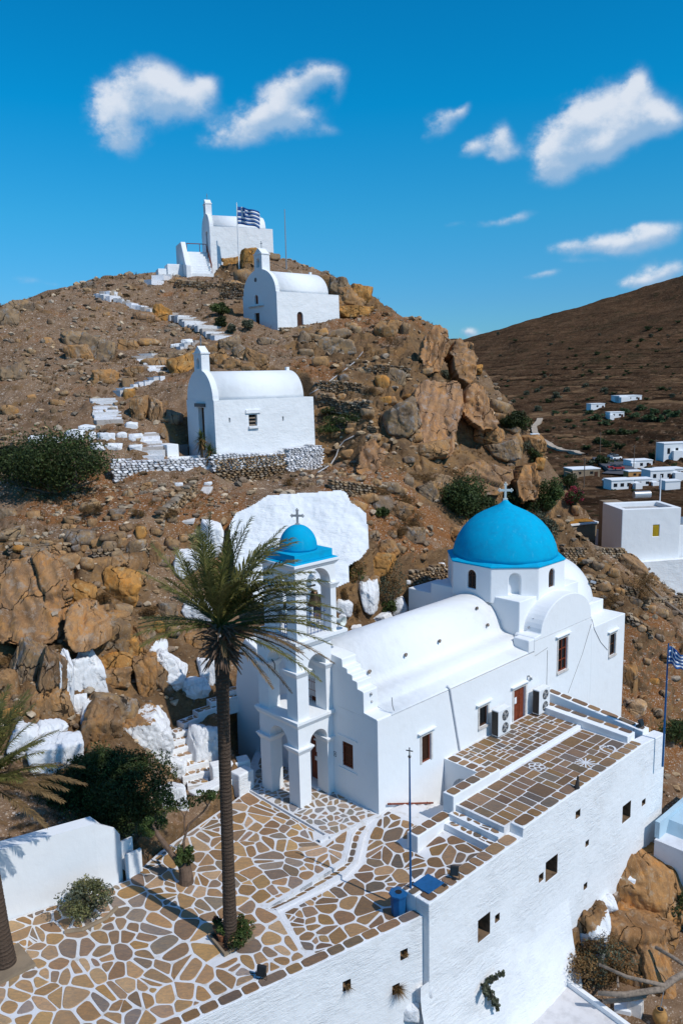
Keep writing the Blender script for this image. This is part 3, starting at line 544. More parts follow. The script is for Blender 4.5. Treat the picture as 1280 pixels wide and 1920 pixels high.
def boulder(px, py, w, h, tilt=0, paint=None, tone=None, name='boulder', label=None, cat='rock', group=None, dep=.8, push=.0, n=None, p=None, blocky=.8, planes=13, cdir=None):
    """a boulder lying on the hill where the view line meets it; w,h = its size in the photo at that distance"""
    q = hit(px, py) if p is None else np.array(p, float)
    if q is None: return None
    RN[0] += 1; dist = np.linalg.norm(q-CAMP); s = dist/FPX; W_, H_ = w*s*1.3, h*s*1.3
    V, Fc = rock_shape(n or (6 if max(w, h) > 95 else 5 if max(w, h) > 36 else 4 if max(w, h) > 18 else 3), RN[0]*31+5, planes=planes, blocky=blocky)
    V = V*np.array([W_/2, min(W_, H_)*dep/2 if tilt == 0 or dep != .8 else .45*(W_+H_)/2, H_/2]); t = R(tilt)
    V = np.stack([V[:, 0]*math.cos(t)+V[:, 2]*math.sin(t), V[:, 1], -V[:, 0]*math.sin(t)+V[:, 2]*math.cos(t)], 1)
    az = math.atan2(q[0], q[1]); V = np.stack([V[:, 0]*math.cos(az)+V[:, 1]*math.sin(az), -V[:, 0]*math.sin(az)+V[:, 1]*math.cos(az), V[:, 2]], 1)
    vd = (q-CAMP)/dist; c = q + vd*(min(W_, H_)*push)
    mb = MB(); mb.add((V+c), Fc)
    o = mb.build(name, rock_mat(None, paint), smooth=True, fix=False, offset=c-np.array([0, 0, H_*.4]))
    tn = tone or random.choice([(1, 1, 1), (1.15, 1.1, 1.0), (.85, .85, .9), (1.1, .95, .8), (.95, .95, 1.0), (1.2, 1.15, 1.1)])
    a = o.data.color_attributes.new('tint', 'FLOAT_COLOR', 'POINT'); a.data.foreach_set('color', np.tile(np.array([*tn, 1], np.float32), len(V)))
    if paint:
        if paint is True: pv = np.ones(len(V))
        else:                                                                     # painted up to a height (0..1 of the rock), with a slant
            z = (V[:, 2]+H_/2)/H_; xx = (V @ np.array([math.cos(az), -math.sin(az), 0]))/W_
            pv = np.clip(.5 + (paint[0]-z+paint[1]*xx)*2.2, 0, 1)
        b = o.data.attributes.new('paint', 'FLOAT', 'POINT'); b.data.foreach_set('value', pv.astype(np.float32))
    return tag(o, label, cat, group)
# ------------------------------------------------------------------ domed church
def C(): return MB(T=ch)
church = thing('church', ch(11, 4, 0), 'big whitewashed church with blue dome and long barrel roof beside the paved plaza', 'church')
WIN = [(2.95, 3.60, 1.34, 2.70), (7.40, 8.10, 1.68, 2.72), (14.72, 15.66, 2.56, 4.50), (20.66, 21.36, 1.97, 3.34)]
DOOR = (10.42, 11.48, .90, 2.76)
b = C(); b.prism([(0, -3.2), (8.6, -3.2), (8.6, 4.40), (0, 4.40)], 0, 12.3, 'x'); 
wall = b.build('wall', M['white'], church)
k = C()
for u0, u1, z0, z1 in WIN[:2]: k.box(u0, u1, -.5, .22, z0, z1)
k.box(DOOR[0], DOOR[1], -.5, .25, DOOR[2]-.02, DOOR[3])
k.prism(arch_prof(3.72, 4.62, .1, 2.55), -.5, .3, 'x'); k.box(-.5, .22, 1.60, 2.30, 1.58, 2.78); k.box(-.5, .3, 3.66, 4.40, 4.15, 5.4)
cut(wall, k)
# roof: sloped shoulder, kerb, barrel vault along the nave
def half(): return [(0, 4.402), (0.02, 4.44), (.12, 4.49), (.80, 4.60), (.93, 4.66), (1.0, 4.84), (1.08, 4.92), (1.6, 4.95), (2.0, 5.0), (2.12, 5.06)]
arcp = [(4.3-2.2*math.cos(t), 4.22+2.62*math.sin(t)) for t in np.linspace(.38, math.pi-.38, 30)]
hp = half(); prof = [p for p in hp] + arcp + [(8.6-a, z) for a, z in hp[::-1]]
b = C(); b.prism(prof[::-1], .9, 12.52, 'x', dz=.006); roof = b.build('roof', M['white_roof'], church)
roof.data.polygons.foreach_set('use_smooth', [len(p.vertices) == 4 for p in roof.data.polygons])
# stepped gable on the front
st = [(0, 4.402), (0, 4.44), (.06, 4.50), (.84, 4.58), (.85, 5.50), (.88, 5.56), (1.22, 5.60), (1.24, 5.90), (1.27, 5.93), (1.54, 5.95), (1.55, 6.14), (1.58, 6.17), (1.86, 6.19), (1.88, 6.36), (1.91, 6.39), (2.18, 6.42), (2.2, 6.74), (2.24, 6.78), (2.9, 6.84)]
b = C(); b.prism((st + [(8.6-a, z) for a, z in st[::-1]])[::-1], 0.0, .895, 'x'); gb = b.build('gable', M['white'], church, bevel=.04)
# crossing and east end
b = C(); b.box(12.3, 18.4, 0, 8.6, -4.5, 4.985); e1_ = b.build('wall', M['white'], church)
k = C(); k.box(14.72, 15.66, -.5, .2, 2.56, 4.5); cut(e1_, k)
b = C(); b.box(18.4, 22.55, 0.0, 8.6, -6, 4.33); e2_ = b.build('wall', M['white'], church, bevel=.05)
k = C(); k.box(20.66, 21.36, -.5, .2, 1.97, 3.34); cut(e2_, k)
arc = [(12.3, 4.99), (12.3, 5.14), (12.36, 5.22), (12.92, 5.26)] + [(15.62-2.68*math.cos(t), 5.2+1.80*math.sin(t)) for t in np.linspace(.06, math.pi-.06, 24)] + [(18.34, 5.1), (18.4, 4.99)]
b = C(); b.prism(arc, 0.0, 1.3, 'y'); ca = b.build('transept_arch', M['white'], church, bevel=.05)
b = C(); b.box(11.75, 12.297, -.004, 1.0, 4.45, 5.2); b.build('buttress', M['white'], church, bevel=.06)
b = C(); b.box(12.5, 18.7, 1.12, 7.48, 4.7, 6.98); b.build('crossing_block', M['white'], church, bevel=.05)
b = C(); b.box(18.7, 22.25, 1.35, 7.25, 4.2, 5.08); b.build('apse_block', M['white'], church, bevel=.05)
b = C(); b.prism([(4.3-2.75*math.cos(t), 4.9+2.75*math.sin(t)) for t in np.linspace(0, math.pi, 30)], 18.6, 21.3, 'x'); eb = b.build('apse_vault', M['white_roof'], church)
eb.data.polygons.foreach_set('use_smooth', [len(p.vertices) == 4 for p in eb.data.polygons])
# drum, dome
DC = (15.6, 4.3)
def octa(ap, off=0): return [(DC[0]+ap/math.cos(R(22.5))*math.cos(R(22.5+45*i)), DC[1]+ap/math.cos(R(22.5))*math.sin(R(22.5+45*i))) for i in range(8)]
b = C(); o0, o1 = octa(3.27), octa(3.25)
b.add([(*q, 6.6) for q in o0]+[(*q, 8.62) for q in o1], [tuple(range(8))[::-1], tuple(range(8, 16))]+[(i, (i+1) % 8, 8+(i+1) % 8, 8+i) for i in range(8)])
drum = b.build('drum', M['white'], church, bevel=.05)
k = C(); wins = []
for i in range(8):
    a = R(45*i); nx, ny = math.cos(a), math.sin(a); tx, ty = -ny, nx
    def q(s, d, z): return (DC[0]+nx*d+tx*s, DC[1]+ny*d+ty*s, z)
    pr = arch_prof(-.30, .30, 7.22, 8.02, 8) if i % 2 == 0 else arch_prof(-.33, .33, 7.05, 7.98, 8); n = len(pr)
    k.add([q(s, 2.9 if i % 2 else 2.95, z) for s, z in pr]+[q(s, 3.6, z) for s, z in pr], [tuple(range(n)), tuple(range(2*n-1, n-1, -1))]+[(j, n+j, n+(j+1) % n, (j+1) % n) for j in range(n)])
    if i in (4, 6): wins.append((nx, ny, tx, ty))
cut(drum, k)
for nx, ny, tx, ty in wins:
    def q(s, d, z): return (DC[0]+nx*d+tx*s, DC[1]+ny*d+ty*s, z)
    pr = arch_prof(-.295, .295, 7.225, 8.02, 8); pi_ = arch_prof(-.22, .22, 7.31, 7.98, 8); n = len(pr); b = C()
    b.add([q(s, 3.14, z) for s, z in pr]+[q(s, 3.14, z) for s, z in pi_], [(j, (j+1) % n, n+(j+1) % n, n+j) for j in range(n)])
    b.add([q(s, 3.15, z) for s, z in ((-.025, 7.3), (.025, 7.3), (.025, 8.2), (-.025, 8.2))], [(0, 1, 2, 3)])
    b.add([q(s, 3.15, z) for s, z in ((-.22, 7.95), (.22, 7.95), (.22, 8.0), (-.22, 8.0))], [(0, 1, 2, 3)])
    w_ = b.build('window', M['wood_dark'], church)
    b = C(); b.add([q(s, 3.10, z) for s, z in pi_], [tuple(range(n))]); b.build('pane', M['glass'], w_)
dome_p = [(3.10, 8.70), (3.08, 9.0), (2.98, 9.4), (2.80, 9.85), (2.52, 10.3), (2.17, 10.7), (1.75, 11.05), (1.28, 11.32), (.82, 11.53), (.45, 11.70), (.24, 11.86), (.13, 12.0), (.06, 12.03)]
b = C(); o2, o3 = octa(3.30), octa(3.0); b.add([(*q, 8.622) for q in o2]+[(*q, 8.69) for q in o2]+[(*q, 8.80) for q in o3], [tuple(range(8))[::-1], tuple(range(16, 24))]+[(i, (i+1) % 8, 8+(i+1) % 8, 8+i) for i in range(8)]+[(8+i, 8+(i+1) % 8, 16+(i+1) % 8, 16+i) for i in range(8)])
b.build('dome_rim', M['blue_dome'], church)
b = C(); b.lathe([(p[0], p[1]) for p in dome_p], DC[0], DC[1], 64); dome = b.build('dome', M['blue_dome'], church, smooth=True)
def cross_mesh(T, x, y, z, s, axis=(1, 0), mat='marble'):
    """flared stone cross"""
    mb = MB(T=T); ax, ay = axis
    def bar(x0, x1, z0, z1, d=.055):
        vs = [(x+ax*a*s+(-ay)*e*s, y+ay*a*s+ax*e*s, z+c*s) for e in (-d, d) for a, c in ((x0, z0), (x1, z0), (x1, z1), (x0, z1))]
        mb.add(vs, [(0, 1, 2, 3), (7, 6, 5, 4), (0, 4, 5, 1), (1, 5, 6, 2), (2, 6, 7, 3), (3, 7, 4, 0)])
    bar(-.07, .07, 0, 1.0); bar(-.36, -.071, .56, .70, .052); bar(.071, .36, .56, .70, .052); bar(-.14, .14, -.02, .12, .1)
    for cx, cz in ((-.36, .63), (.36, .63), (0, 1.0)):
        for dx, dz in ((-.07, 0), (.07, 0), (0, .08), (0, -.08)):
            mb.lathe([(.01, cz*s+z+dz*s-.055*s), (.055*s, cz*s+z+dz*s), (.01, cz*s+z+dz*s+.055*s)], x+ax*(cx+dx)*s, y+ay*(cx+dx)*s, 8)
    return mb
cr_ax = (-CW[0]*0+.82, -.57)
cross_mesh(ch, DC[0], DC[1], 11.98, .95, (.57, -.82)).build('cross', M['pale_paint'], dome)
# long-wall windows, doors, lintels
def marble_frame(u0, u1, z0, z1, parent, sill=True, lint=True, proud=.03, fw=.12):
    m = C(); y0 = -proud
    m.box(u0-fw, u0-.003, y0, .02, z0, z1); m.box(u1+.003, u1+fw, y0, .02, z0, z1); m.box(u0-fw, u1+fw, y0, .02, z1+.003, z1+fw*1.2)
    if sill: m.box(u0-fw, u1+fw, y0-.05, .02, z0-.12, z0-.003)
    m.build('frame', M['marble'], parent)
    if lint:
        m = C(); m.box(u0-.3, u1+.3, -.16, .01, z1+fw*1.2+.05, z1+fw*1.2+.11); m.build('drip_ledge', M['white_trim'], parent)
for i, (u0, u1, z0, z1) in enumerate(WIN):
    b = C(); n_mull = 1 if i == 2 else 0
    for a0, a1, c0, c1 in ((u0, u0+.07, z0, z1), (u1-.07, u1, z0, z1), (u0+.07, u1-.07, z0, z0+.07), (u0+.07, u1-.07, z1-.07, z1)): b.box(a0, a1, .06, .12, c0, c1)
    um = (u0+u1)/2
    if i == 2:
        b.box(um-.03, um+.03, .062, .118, z0+.07, z1-.07)
        for j in (1, 2): zz_ = z0+(z1-z0)*j/3; b.box(u0+.07, um-.03, .064, .116, zz_-.025, zz_+.025); b.box(um+.03, u1-.07, .064, .116, zz_-.025, zz_+.025)
    if i == 3: zz_ = (z0+z1)/2; b.box(u0+.07, u1-.07, .064, .116, zz_-.025, zz_+.025)
    w_ = b.build('window', M['wood' if i in (0, 2) else 'wood_dark'], church)
    b = C(); b.box(u0+.05, u1-.05, .13, .15, z0+.05, z1-.05)
    for j in range(7 if i < 2 else 0):
        uu = u0+.09+(u1-u0-.18)*j/6; b.tube([(uu, .09, z0+.06), (uu, .09, z1-.06)], .010, 5)
    b.build('pane', M['wood_dark' if i == 0 else 'glass'], w_)
    marble_frame(u0, u1, z0, z1, w_, i != 0, True)
def leafdoor(u0, u1, z0, z1, parent, face, mat='wood'):
    """panelled double door; face(a,d,z)->church coords"""
    b = MB(T=lambda a, d, z: ch(*face(a, d, z))); um = (u0+u1)/2
    for a0, a1 in ((u0, um-.01), (um+.01, u1)):
        b.box(a0, a1, .10, .15, z0, z1)
        for c0, c1 in ((.06, .46), (.5, .72), (.76, .95)): b.box(a0+.09, a1-.09, .08, .103, z0+(z1-z0)*c0, z0+(z1-z0)*c1, top=(a0+.12, a1-.12, .08, .103))
    return b.build('door', M[mat], parent)
d_ = leafdoor(DOOR[0], DOOR[1], DOOR[2], DOOR[3], church, lambda a, d, z: (a, d, z)); marble_frame(*DOOR, d_, False, True, .03, .13)
b = C(); b.box(10.55, 10.75, .04, .06, 1.95, 2.3); b.build('notice', M['white_trim'], d_)
b = C(); b.tube([(11.7, -.01, 3.22), (11.7, -.16, 3.26), (11.7, -.2, 3.2)], .05, 8); b.lathe([(.09, 3.08), (.07, 3.2), (.02, 3.23)], 11.7, -.2, 10); b.build('wall_lamp', M['grey_metal'], church)
# gable openings
d_ = leafdoor(3.74, 4.60, .1, 2.5, church, lambda a, d, z: (d, a, z)); b = C(); b.prism(arch_prof(3.74, 4.60, 2.5, 2.55), .09, .15, 'x'); b.build('fanlight', M['wood'], d_)
b = C(); b.box(.045, .075, 4.13, 4.21, 1.55, 2.45); b.box(.045, .075, 3.98, 4.129, 2.12, 2.2); b.box(.045, .075, 4.211, 4.36, 2.12, 2.2); b.box(.045, .075, 4.03, 4.31, 1.1, 1.3); b.build('door_cross', M['white_trim'], d_)
b = C(); b.box(-.55, -.002, 3.5, 4.85, -.2, .1); b.build('doorstep', M['white'], church, bevel=.03)
def barred(w0, w1, z0, z1, bars):
    b = C()
    for a0, a1, c0, c1 in ((w0, w0+.07, z0, z1), (w1-.07, w1, z0, z1), (w0+.07, w1-.07, z0, z0+.07), (w0+.07, w1-.07, z1-.07, z1)): b.box(.05, .12, a0, a1, c0, c1)
    w_ = b.build('window', M['wood'], church); b = C(); b.box(.10, .13, w0+.06, w1-.06, z0+.06, z1-.06); b.build('pane', M['wood_dark'], w_)
    b = C(); o = bars
    for j in range(5): ww = w0+.08+(w1-w0-.16)*j/4; b.tube([(o, ww, z0+.03), (o, ww, z1-.03)], .014, 5)
    for zz_ in (z0+.2, z1-.2, (z0+z1)/2): b.tube([(o, w0-.05, zz_), (o, w1+.05, zz_)], .012, 5)
    if o < 0:
        for zz_ in (z0+.2, z1-.2):
            for ww in (w0-.05, w1+.05): b.tube([(o, ww, zz_), (.02, ww, zz_)], .012, 5)
    b.build('grille', M['wood'], w_)
    b = C(); b.box(-.05, .01, w0-.28, w1+.28, z1+.20, z1+.27); b.build('drip_ledge', M['white'], w_); b = C(); b.box(-.05, .01, w0-.24, w1+.24, z0-.2, z0-.13); b.build('sill', M['white'], w_)
barred(1.60, 2.30, 1.58, 2.78, .03); barred(3.66, 4.40, 4.15, 5.4, -.12)
b = C(); 
for (a, c, e, g_) in ((2.72, 2.9, 1.62, 1.64), (2.72, 2.9, 1.84, 1.86), (2.72, 2.735, 1.645, 1.835), (2.885, 2.9, 1.645, 1.835), (2.79, 2.83, 1.69, 1.79)): b.box(-.008, -.002, a+.0, c, e+.2, g_+.2)
b.build('wall_emblem', M['dark_metal'], church)
# drip spouts, pipe, cable
def spouts():
    def vz(w): return 4.22+2.62*math.sqrt(max(0, 1-((w-4.3)/2.2)**2))
    for u, w in ((1.9, 2.42), (4.55, 2.48), (7.2, 2.5), (11.3, 2.44), (11.25, 3.15)):
        z = vz(w)+.006*u; b = C(); b.tube([(u+.16, w+.02, z-.03), (u-.02, w-.10, z+.04), (u-.12, w-.2, z+.02)], [.075, .07, .065], 8); b.build('rain_spout', M['driftwood'], church, smooth=True)
    for u, w, z in ((13.35, .18, 5.95), (13.05, .3, 5.5)):
        b = C(); b.tube([(u+.1, w+.5, z+.05), (u-.16, w+.5, z-.02)], .06, 8); b.build('rain_spout', M['grey_metal'], church)
    b = C(); b.tube([(21.25, 1.75, 6.35), (21.45, 1.5, 6.25)], .09, 8); b.build('rain_spout', M['grey_metal'], church)
spouts()
b = C(); b.tube([(4.98, .12, 4.62), (4.98, -.05, 4.5), (5.02, -.055, 4.3), (5.78, -.055, .98)], .045, 8); b.build('downpipe', M['pale_wall'], church)
b = C(); b.tube([(18.36, -.02, 4.9), (18.7, -.015, 4.2), (19.5, -.015, 3.2), (20.4, -.015, 2.45)], .018, 5); b.tube([(18.3, -.02, 4.6), (17.4, -.012, 3.0), (15.9, -.012, 1.0)], .016, 5); b.tube([(13.6, -.012, 4.2), (13.6, -.012, 1.3)], .016, 5); b.tube([(12.4, -.012, 4.2), (13.6, -.012, 4.35)], .016, 5); b.build('wall_cable', M['concrete'], church)
b = C(); b.tube([(.9, -.04, 5.3), (.92, -.05, 4.9), (1.05, -.02, 4.62)], .02, 6); b.lathe([(.05, 5.3), (.07, 5.38), (.02, 5.42)], .45, .80, 8); b.lathe([(.04, 4.95), (.05, 5.0), (.02, 5.04)], .5, .81, 8); b.build('cable_hook', M['grey_metal'], church)
# side wing closing the porch on the left
b = C(); b.prism([(8.602, -1.5), (10.7, -1.5), (10.6, 3.2), (10.2, 5.2), (9.6, 6.05), (8.602, 5.7)], .02, .7, 'x'); b.build('side_wall', M['white'], church, bevel=.05)
# apse-side low vault at the back, seen over the roof
b = C(); b.box(12.6, 15.5, 7.5, 9.4, 3.5, 6.3); b.build('back_annex', M['white'], church, bevel=.05)
# ------------------------------------------------------------------ bell tower
tower = thing('bell_tower', ch(-1, 4.3, 0), 'white three-tier arched bell tower with small blue dome in front of the church door', 'bell tower')
def tier(u0, u1, w0, w1, z0, z1, spring, pier, name, alongu=True):
    b = C(); b.box(u0, u1, w0, w1, z0, z1); t_ = b.build(name, M['white'], tower)
    k = C(); a0, a1 = u0+pier, u1-pier*.55; k.prism(arch_prof(a0, a1, z0-.5, spring, 14), w0-.5, w1+.5, 'y')
    cut(t_, k); k = C(); c0, c1 = w0+pier*1.1, w1-pier*1.1; k.prism(arch_prof(c0, c1, z0-.5, spring, 14), u0-.5, u1+.5, 'x'); cut(t_, k)
    # impost mouldings round every pier
    for (p0, p1) in ((u0, a0), (a1, u1)):
        for (q0, q1) in ((w0, c0), (c1, w1)):
            m = C(); e = .13; m.box(p0-.012, p1+.012, q0-.012, q1+.012, spring-.34, spring-.12, top=(p0-e, p1+e, q0-e, q1+e)); m.box(p0-e-.015, p1+e+.015, q0-e-.015, q1+e+.015, spring-.118, spring-.05)
            m.build('impost', M['white_trim'], t_)
    return t_
def cornice(u0, u1, w0, w1, z0, z1, e, name='cornice', mat='white_trim'):
    m = C(); m.box(u0-.03, u1+.03, w0-.03, w1+.03, z0, z0+(z1-z0)*.55, top=(u0-e, u1+e, w0-e, w1+e)); m.box(u0-e-.02, u1+e+.02, w0-e-.02, w1+e+.02, z0+(z1-z0)*.55+.002, z1); m.build(name, M[mat], tower, bevel=.012)
T1 = tier(-2.14, -.004, 2.9, 5.72, -.2, 3.85, 2.92, .69, 'lower_tier'); cornice(-2.14, -.15, 2.9, 5.72, 3.852, 4.2, .14)
T2 = tier(-2.12, -.004, 2.9, 5.72, 4.202, 7.55, 6.56, .67, 'middle_tier'); cornice(-2.10, .75, 2.88, 5.72, 7.552, 7.93, .14)
T3 = tier(-2.06, .34, 2.86, 5.14, 7.932, 11.12, 10.32, .60, 'belfry'); cornice(-2.06, .34, 2.86, 5.14, 11.122, 11.40, .14)
b = C(); b.box(-2.18, .46, 2.74, 5.26, 11.402, 11.45, top=(-2.1, .38, 2.82, 5.18)); b.box(-1.98, .26, 2.94, 5.06, 11.452, 11.80); b.build('blue_roof', M['blue_dome'], tower, bevel=.015)
tc_ = (-.86, 4.0); b = C(); b.lathe([(.86, 11.802)]+[(.86*math.cos(t), 11.9+1.02*math.sin(t)) for t in np.linspace(0, 1.5, 16)]+[(.05, 12.93)], *tc_, 48); sd = b.build('dome', M['blue_dome'], tower, smooth=True)
cross_mesh(ch, tc_[0], tc_[1], 12.88, .70, (.57, -.82)).build('cross', M['concrete'], sd)
def railing(name, pts, z0, z1, nb, mat, parent):
    b = C(); (ua, wa), (ub, wb) = pts
    for j in range(nb): t_ = (j+.5)/nb; uu, ww = ua+(ub-ua)*t_, wa+(wb-wa)*t_; b.tube([(uu, ww, z0), (uu, ww, z1)], .013, 5)
    for z in (z0+.06, z0+(z1-z0)*.5, z1-.12): b.tube([(ua, wa, z), (ub, wb, z)], .015, 5)
    b.build(name, M[mat], parent)
railing('railing', ((-1.46, 3.2), (0, 3.2)), 7.94, 9.0, 7, 'blue_grille', T3); railing('railing', ((-1.75, 3.53), (-1.75, 4.47)), 7.94, 9.0, 6, 'blue_grille', T3); railing('railing', ((-1.46, 4.8), (0, 4.8)), 7.94, 9.0, 7, 'blue_grille', T3); railing('railing', ((.05, 3.53), (.05, 4.47)), 7.94, 9.0, 6, 'blue_grille', T3)
b = C(); b.tube([(-1.4, 3.9, 9.95), (.0, 3.9, 9.95)], .05, 8); b.tube([(-.7, 3.0, 9.96), (-.7, 4.9, 9.96)], .055, 8); b.build('bell_beam', M['driftwood'], T3)
b = C(); b.tube([(-1.7, 5.3, 6.6), (-2.0, 4.6, 6.5), (-2.3, 4.2, 6.4)], .025, 6); b.build('iron_bar', M['dark_metal'], T2)
bl = C(); bl.lathe([(.03, 9.92), (.1, 9.9), (.17, 9.82), (.2, 9.6), (.24, 9.42), (.33, 9.28), (.34, 9.22), (.26, 9.24), (.02, 9.5)], -.55, 3.35, 24); bell = tag(bl.build('bell', M['bronze'], smooth=True), 'bronze bell hanging from the beam inside the white bell tower', 'bell')
def horn(name, p, dirv, lab):
    d = np.array(dirv, float); d /= np.linalg.norm(d); p = np.array(p, float)
    t_ = thing(name, p, lab, 'loudspeaker'); b = MB(); b.tube([p-d*.22, p-d*.12, p, p+d*.16, p+d*.2], [.10, .10, .11, .2, .25], 16, cap=False); b.build('horn', M['pale_paint'], t_, smooth=True)
    b = MB(); b.tube([p-d*.3, p-d*.2], .11, 14); b.tube([p-d*.1, p-d*.1-np.array([0, 0, .3])], .025, 6); b.build('driver', M['grey_metal'], t_); b = MB(); b.tube([p-d*.05, p+d*.1], [.02, .05], 10); b.build('cone', M['grey_metal'], t_)
horn('loudspeaker', ch(.55, 2.85, 8.32), CU*.2-CW*.9+np.array([0, 0, -.05]), 'pale grey horn loudspeaker on the cornice corner of the bell tower')
horn('loudspeaker', ch(-1.55, 4.35, 8.9), -CU*.9+CW*.2, 'pale horn loudspeaker inside the left belfry arch behind palm fronds')
# ------------------------------------------------------------------ floors: crazy paving cut into real stones
STONE_C = [(0.35, 0.233, 0.129), (0.318, 0.208, 0.12), (0.392, 0.267, 0.153), (0.286, 0.198, 0.129), (0.265, 0.193, 0.139), (0.403, 0.273, 0.143), (0.328, 0.233, 0.158), (0.233, 0.183, 0.143), (0.35, 0.223, 0.11), (0.255, 0.217, 0.187), (0.424, 0.307, 0.2), (0.308, 0.198, 0.114)]
STONE_D = [(.21, .135, .08), (.18, .12, .078), (.24, .155, .085), (.17, .13, .095), (.25, .16, .08), (.15, .125, .105), (.22, .15, .098), (.28, .19, .11)]
def clip_half(poly, a, n):
    out = []; m = len(poly)
    for i in range(m):
        p, q = poly[i], poly[(i+1) % m]; dp, dq = (p-a)@n, (q-a)@n
        if dp <= 0: out.append(p)
        if dp*dq < 0: out.append(p+(q-p)*(dp/(dp-dq)))
    return out
def chaikin(poly, k=2, f=.22):
    for _ in range(k):
        o = []
        for i in range(len(poly)):
            p, q = poly[i], poly[(i+1) % len(poly)]; o += [p+(q-p)*f, p+(q-p)*(1-f)]
        poly = o
    return poly
def area(poly): a = np.array(poly); x, y = a[:, 0], a[:, 1]; return .5*abs((x*np.roll(y, -1)-np.roll(x, -1)*y).sum())
def inset(poly, d):
    p = [np.array(q) for q in poly]; c = sum(p)/len(p); out = list(p)
    for i in range(len(p)):
        a, b_ = p[i], p[(i+1) % len(p)]; e = b_-a; L_ = np.hypot(*e)
        if L_ < 1e-6: continue
        n = np.array([e[1], -e[0]])/L_
        if (c-a)@n > 0: n = -n
        out = clip_half(out, a-n*d, n)
        if len(out) < 3: return None
    return out
def stones_mesh(mb, polys, zf, colors, rnd, lift=.016, mi=0):
    for p in polys:
        c = colors[rnd.randrange(len(colors))]; v = rnd.uniform(.78, 1.2); c = (c[0]*v, c[1]*v, c[2]*v*rnd.uniform(.9, 1.1), 1)
        n = len(p); cen = sum(p)/n; inner = [q+(cen-q)*min(.4, .018/(np.hypot(*(cen-q))+1e-6)) for q in p]
        mb.add([(q[0], q[1], zf(*q)+.001) for q in p]+[(q[0], q[1], zf(*q)+lift) for q in inner], [tuple(range(n, 2*n))]+[(i, (i+1) % n, n+(i+1) % n, n+i) for i in range(n)], mi, c)
def clip_zone(cell, zone, d):
    """trim a stone to a (possibly concave) zone along the edges it crosses"""
    Zp = np.array(zone, float); n = len(Zp)
    for _ in range(3):
        pts = np.array(cell); out = poly_dist(pts[:, 0], pts[:, 1], zone) > 1e-3
        if not out.any(): return cell
        if out.all() : return None
        q = pts[out][int(np.argmax(poly_dist(pts[out][:, 0], pts[out][:, 1], zone)))]; best = None
        for i in range(n):
            a, b_ = Zp[i], Zp[(i+1) % n]; e = b_-a; L2 = e@e; t_ = np.clip((q-a)@e/L2, 0, 1); dd = np.hypot(*(q-a-e*t_))
            if best is None or dd < best[0]: best = (dd, a, e)
        _, a, e = best; nn = np.array([e[1], -e[0]])/np.hypot(*e)
        if (q-a)@nn < 0: nn = -nn
        cell = clip_half(cell, a-nn*d, nn)
        if len(cell) < 3: return None
    pts = np.array(cell); return cell if (poly_dist(pts[:, 0], pts[:, 1], zone) < .08).all() else None
def crazy(region, size, seed, gap=.038, holes=(), aniso=(1, 1), small=.35, zone=None):
    """voronoi stones clipped to a convex region"""
    r_ = np.random.default_rng(seed); reg = [np.array(q, float) for q in region]; a = np.array(reg); lo, hi = a.min(0)-.5, a.max(0)+.5
    n = int((hi-lo).prod()/size**2); pts = r_.uniform(lo, hi, (n, 2))
    for _ in range(2):                                                       # keep stones from being slivers, leave some small fillers
        d = pts[:, None]-pts[None]; dist = np.hypot(d[..., 0], d[..., 1])+np.eye(n)*9; j = dist.argmin(1); mv = np.clip(size*.55-dist.min(1), 0, None)
        keep = r_.random(n) > small; pts += (d[np.arange(n), j]/dist.min(1)[:, None])*mv[:, None]*keep[:, None]*.6
    sc = np.array(aniso, float); P2 = pts*sc; out = []
    for i in range(n):
        if any(poly_dist(pts[i:i+1, 0], pts[i:i+1, 1], h)[0] <= 0 for h in holes): continue
        cell = [np.array(q) for q in reg]; dd = np.hypot(*(P2-P2[i]).T); 
        for j in np.argsort(dd)[1:26]:
            m_ = (P2[i]+P2[j])/2; nn = P2[j]-P2[i]; cell = clip_half(cell, m_/sc, nn*sc)
            if len(cell) < 3: break
        if len(cell) < 3: continue
        c_ = inset(cell, gap*r_.uniform(.5, 1.5))
        if c_ is None or area(c_) < .018: continue
        if zone is not None:
            c_ = clip_zone(c_, zone, gap*.6)
            if c_ is None or area(c_) < .02: continue
        out.append(chaikin([q+r_.normal(size=2)*.012 for q in c_], 2, r_.uniform(.10, .24)))
    return out
def ashlar(region, smin, smax, seed, gap=.032, ang=0.):
    """guillotine-cut rectangular slabs over a rectangle u0,u1,w0,w1"""
    r_ = random.Random(seed); out = []
    def split(a, b_, c, d):
        L_, K = b_-a, d-c; big = max(L_, K)
        if (big < smax and (big < smin*1.5 or r_.random() < .45)) or big < smin*1.2:
            g_ = gap*r_.uniform(.7, 1.2); j = lambda: r_.uniform(-.012, .012)
            out.append(chaikin([np.array(q) for q in ((a+g_+j(), c+g_+j()), (b_-g_+j(), c+g_+j()), (b_-g_+j(), d-g_+j()), (a+g_+j(), d-g_+j()))], 1, .05)); return
        t_ = r_.uniform(.30, .70)
        if L_*r_.uniform(.75, 1.3) > K: split(a, a+L_*t_, c, d); split(a+L_*t_, b_, c, d)
        else: split(a, b_, c, c+K*t_); split(a, b_, c+K*t_, d)
    split(*region); return out
def slab(mb, poly, zf, thick=.5, mi=1):
    n = len(poly); mb.add([(q[0], q[1], zf(*q)) for q in poly]+[(q[0], q[1], zf(*q)-thick) for q in poly], [tuple(range(n)), tuple(range(2*n-1, n-1, -1))]+[(i, n+i, n+(i+1) % n, (i+1) % n) for i in range(n)], mi)
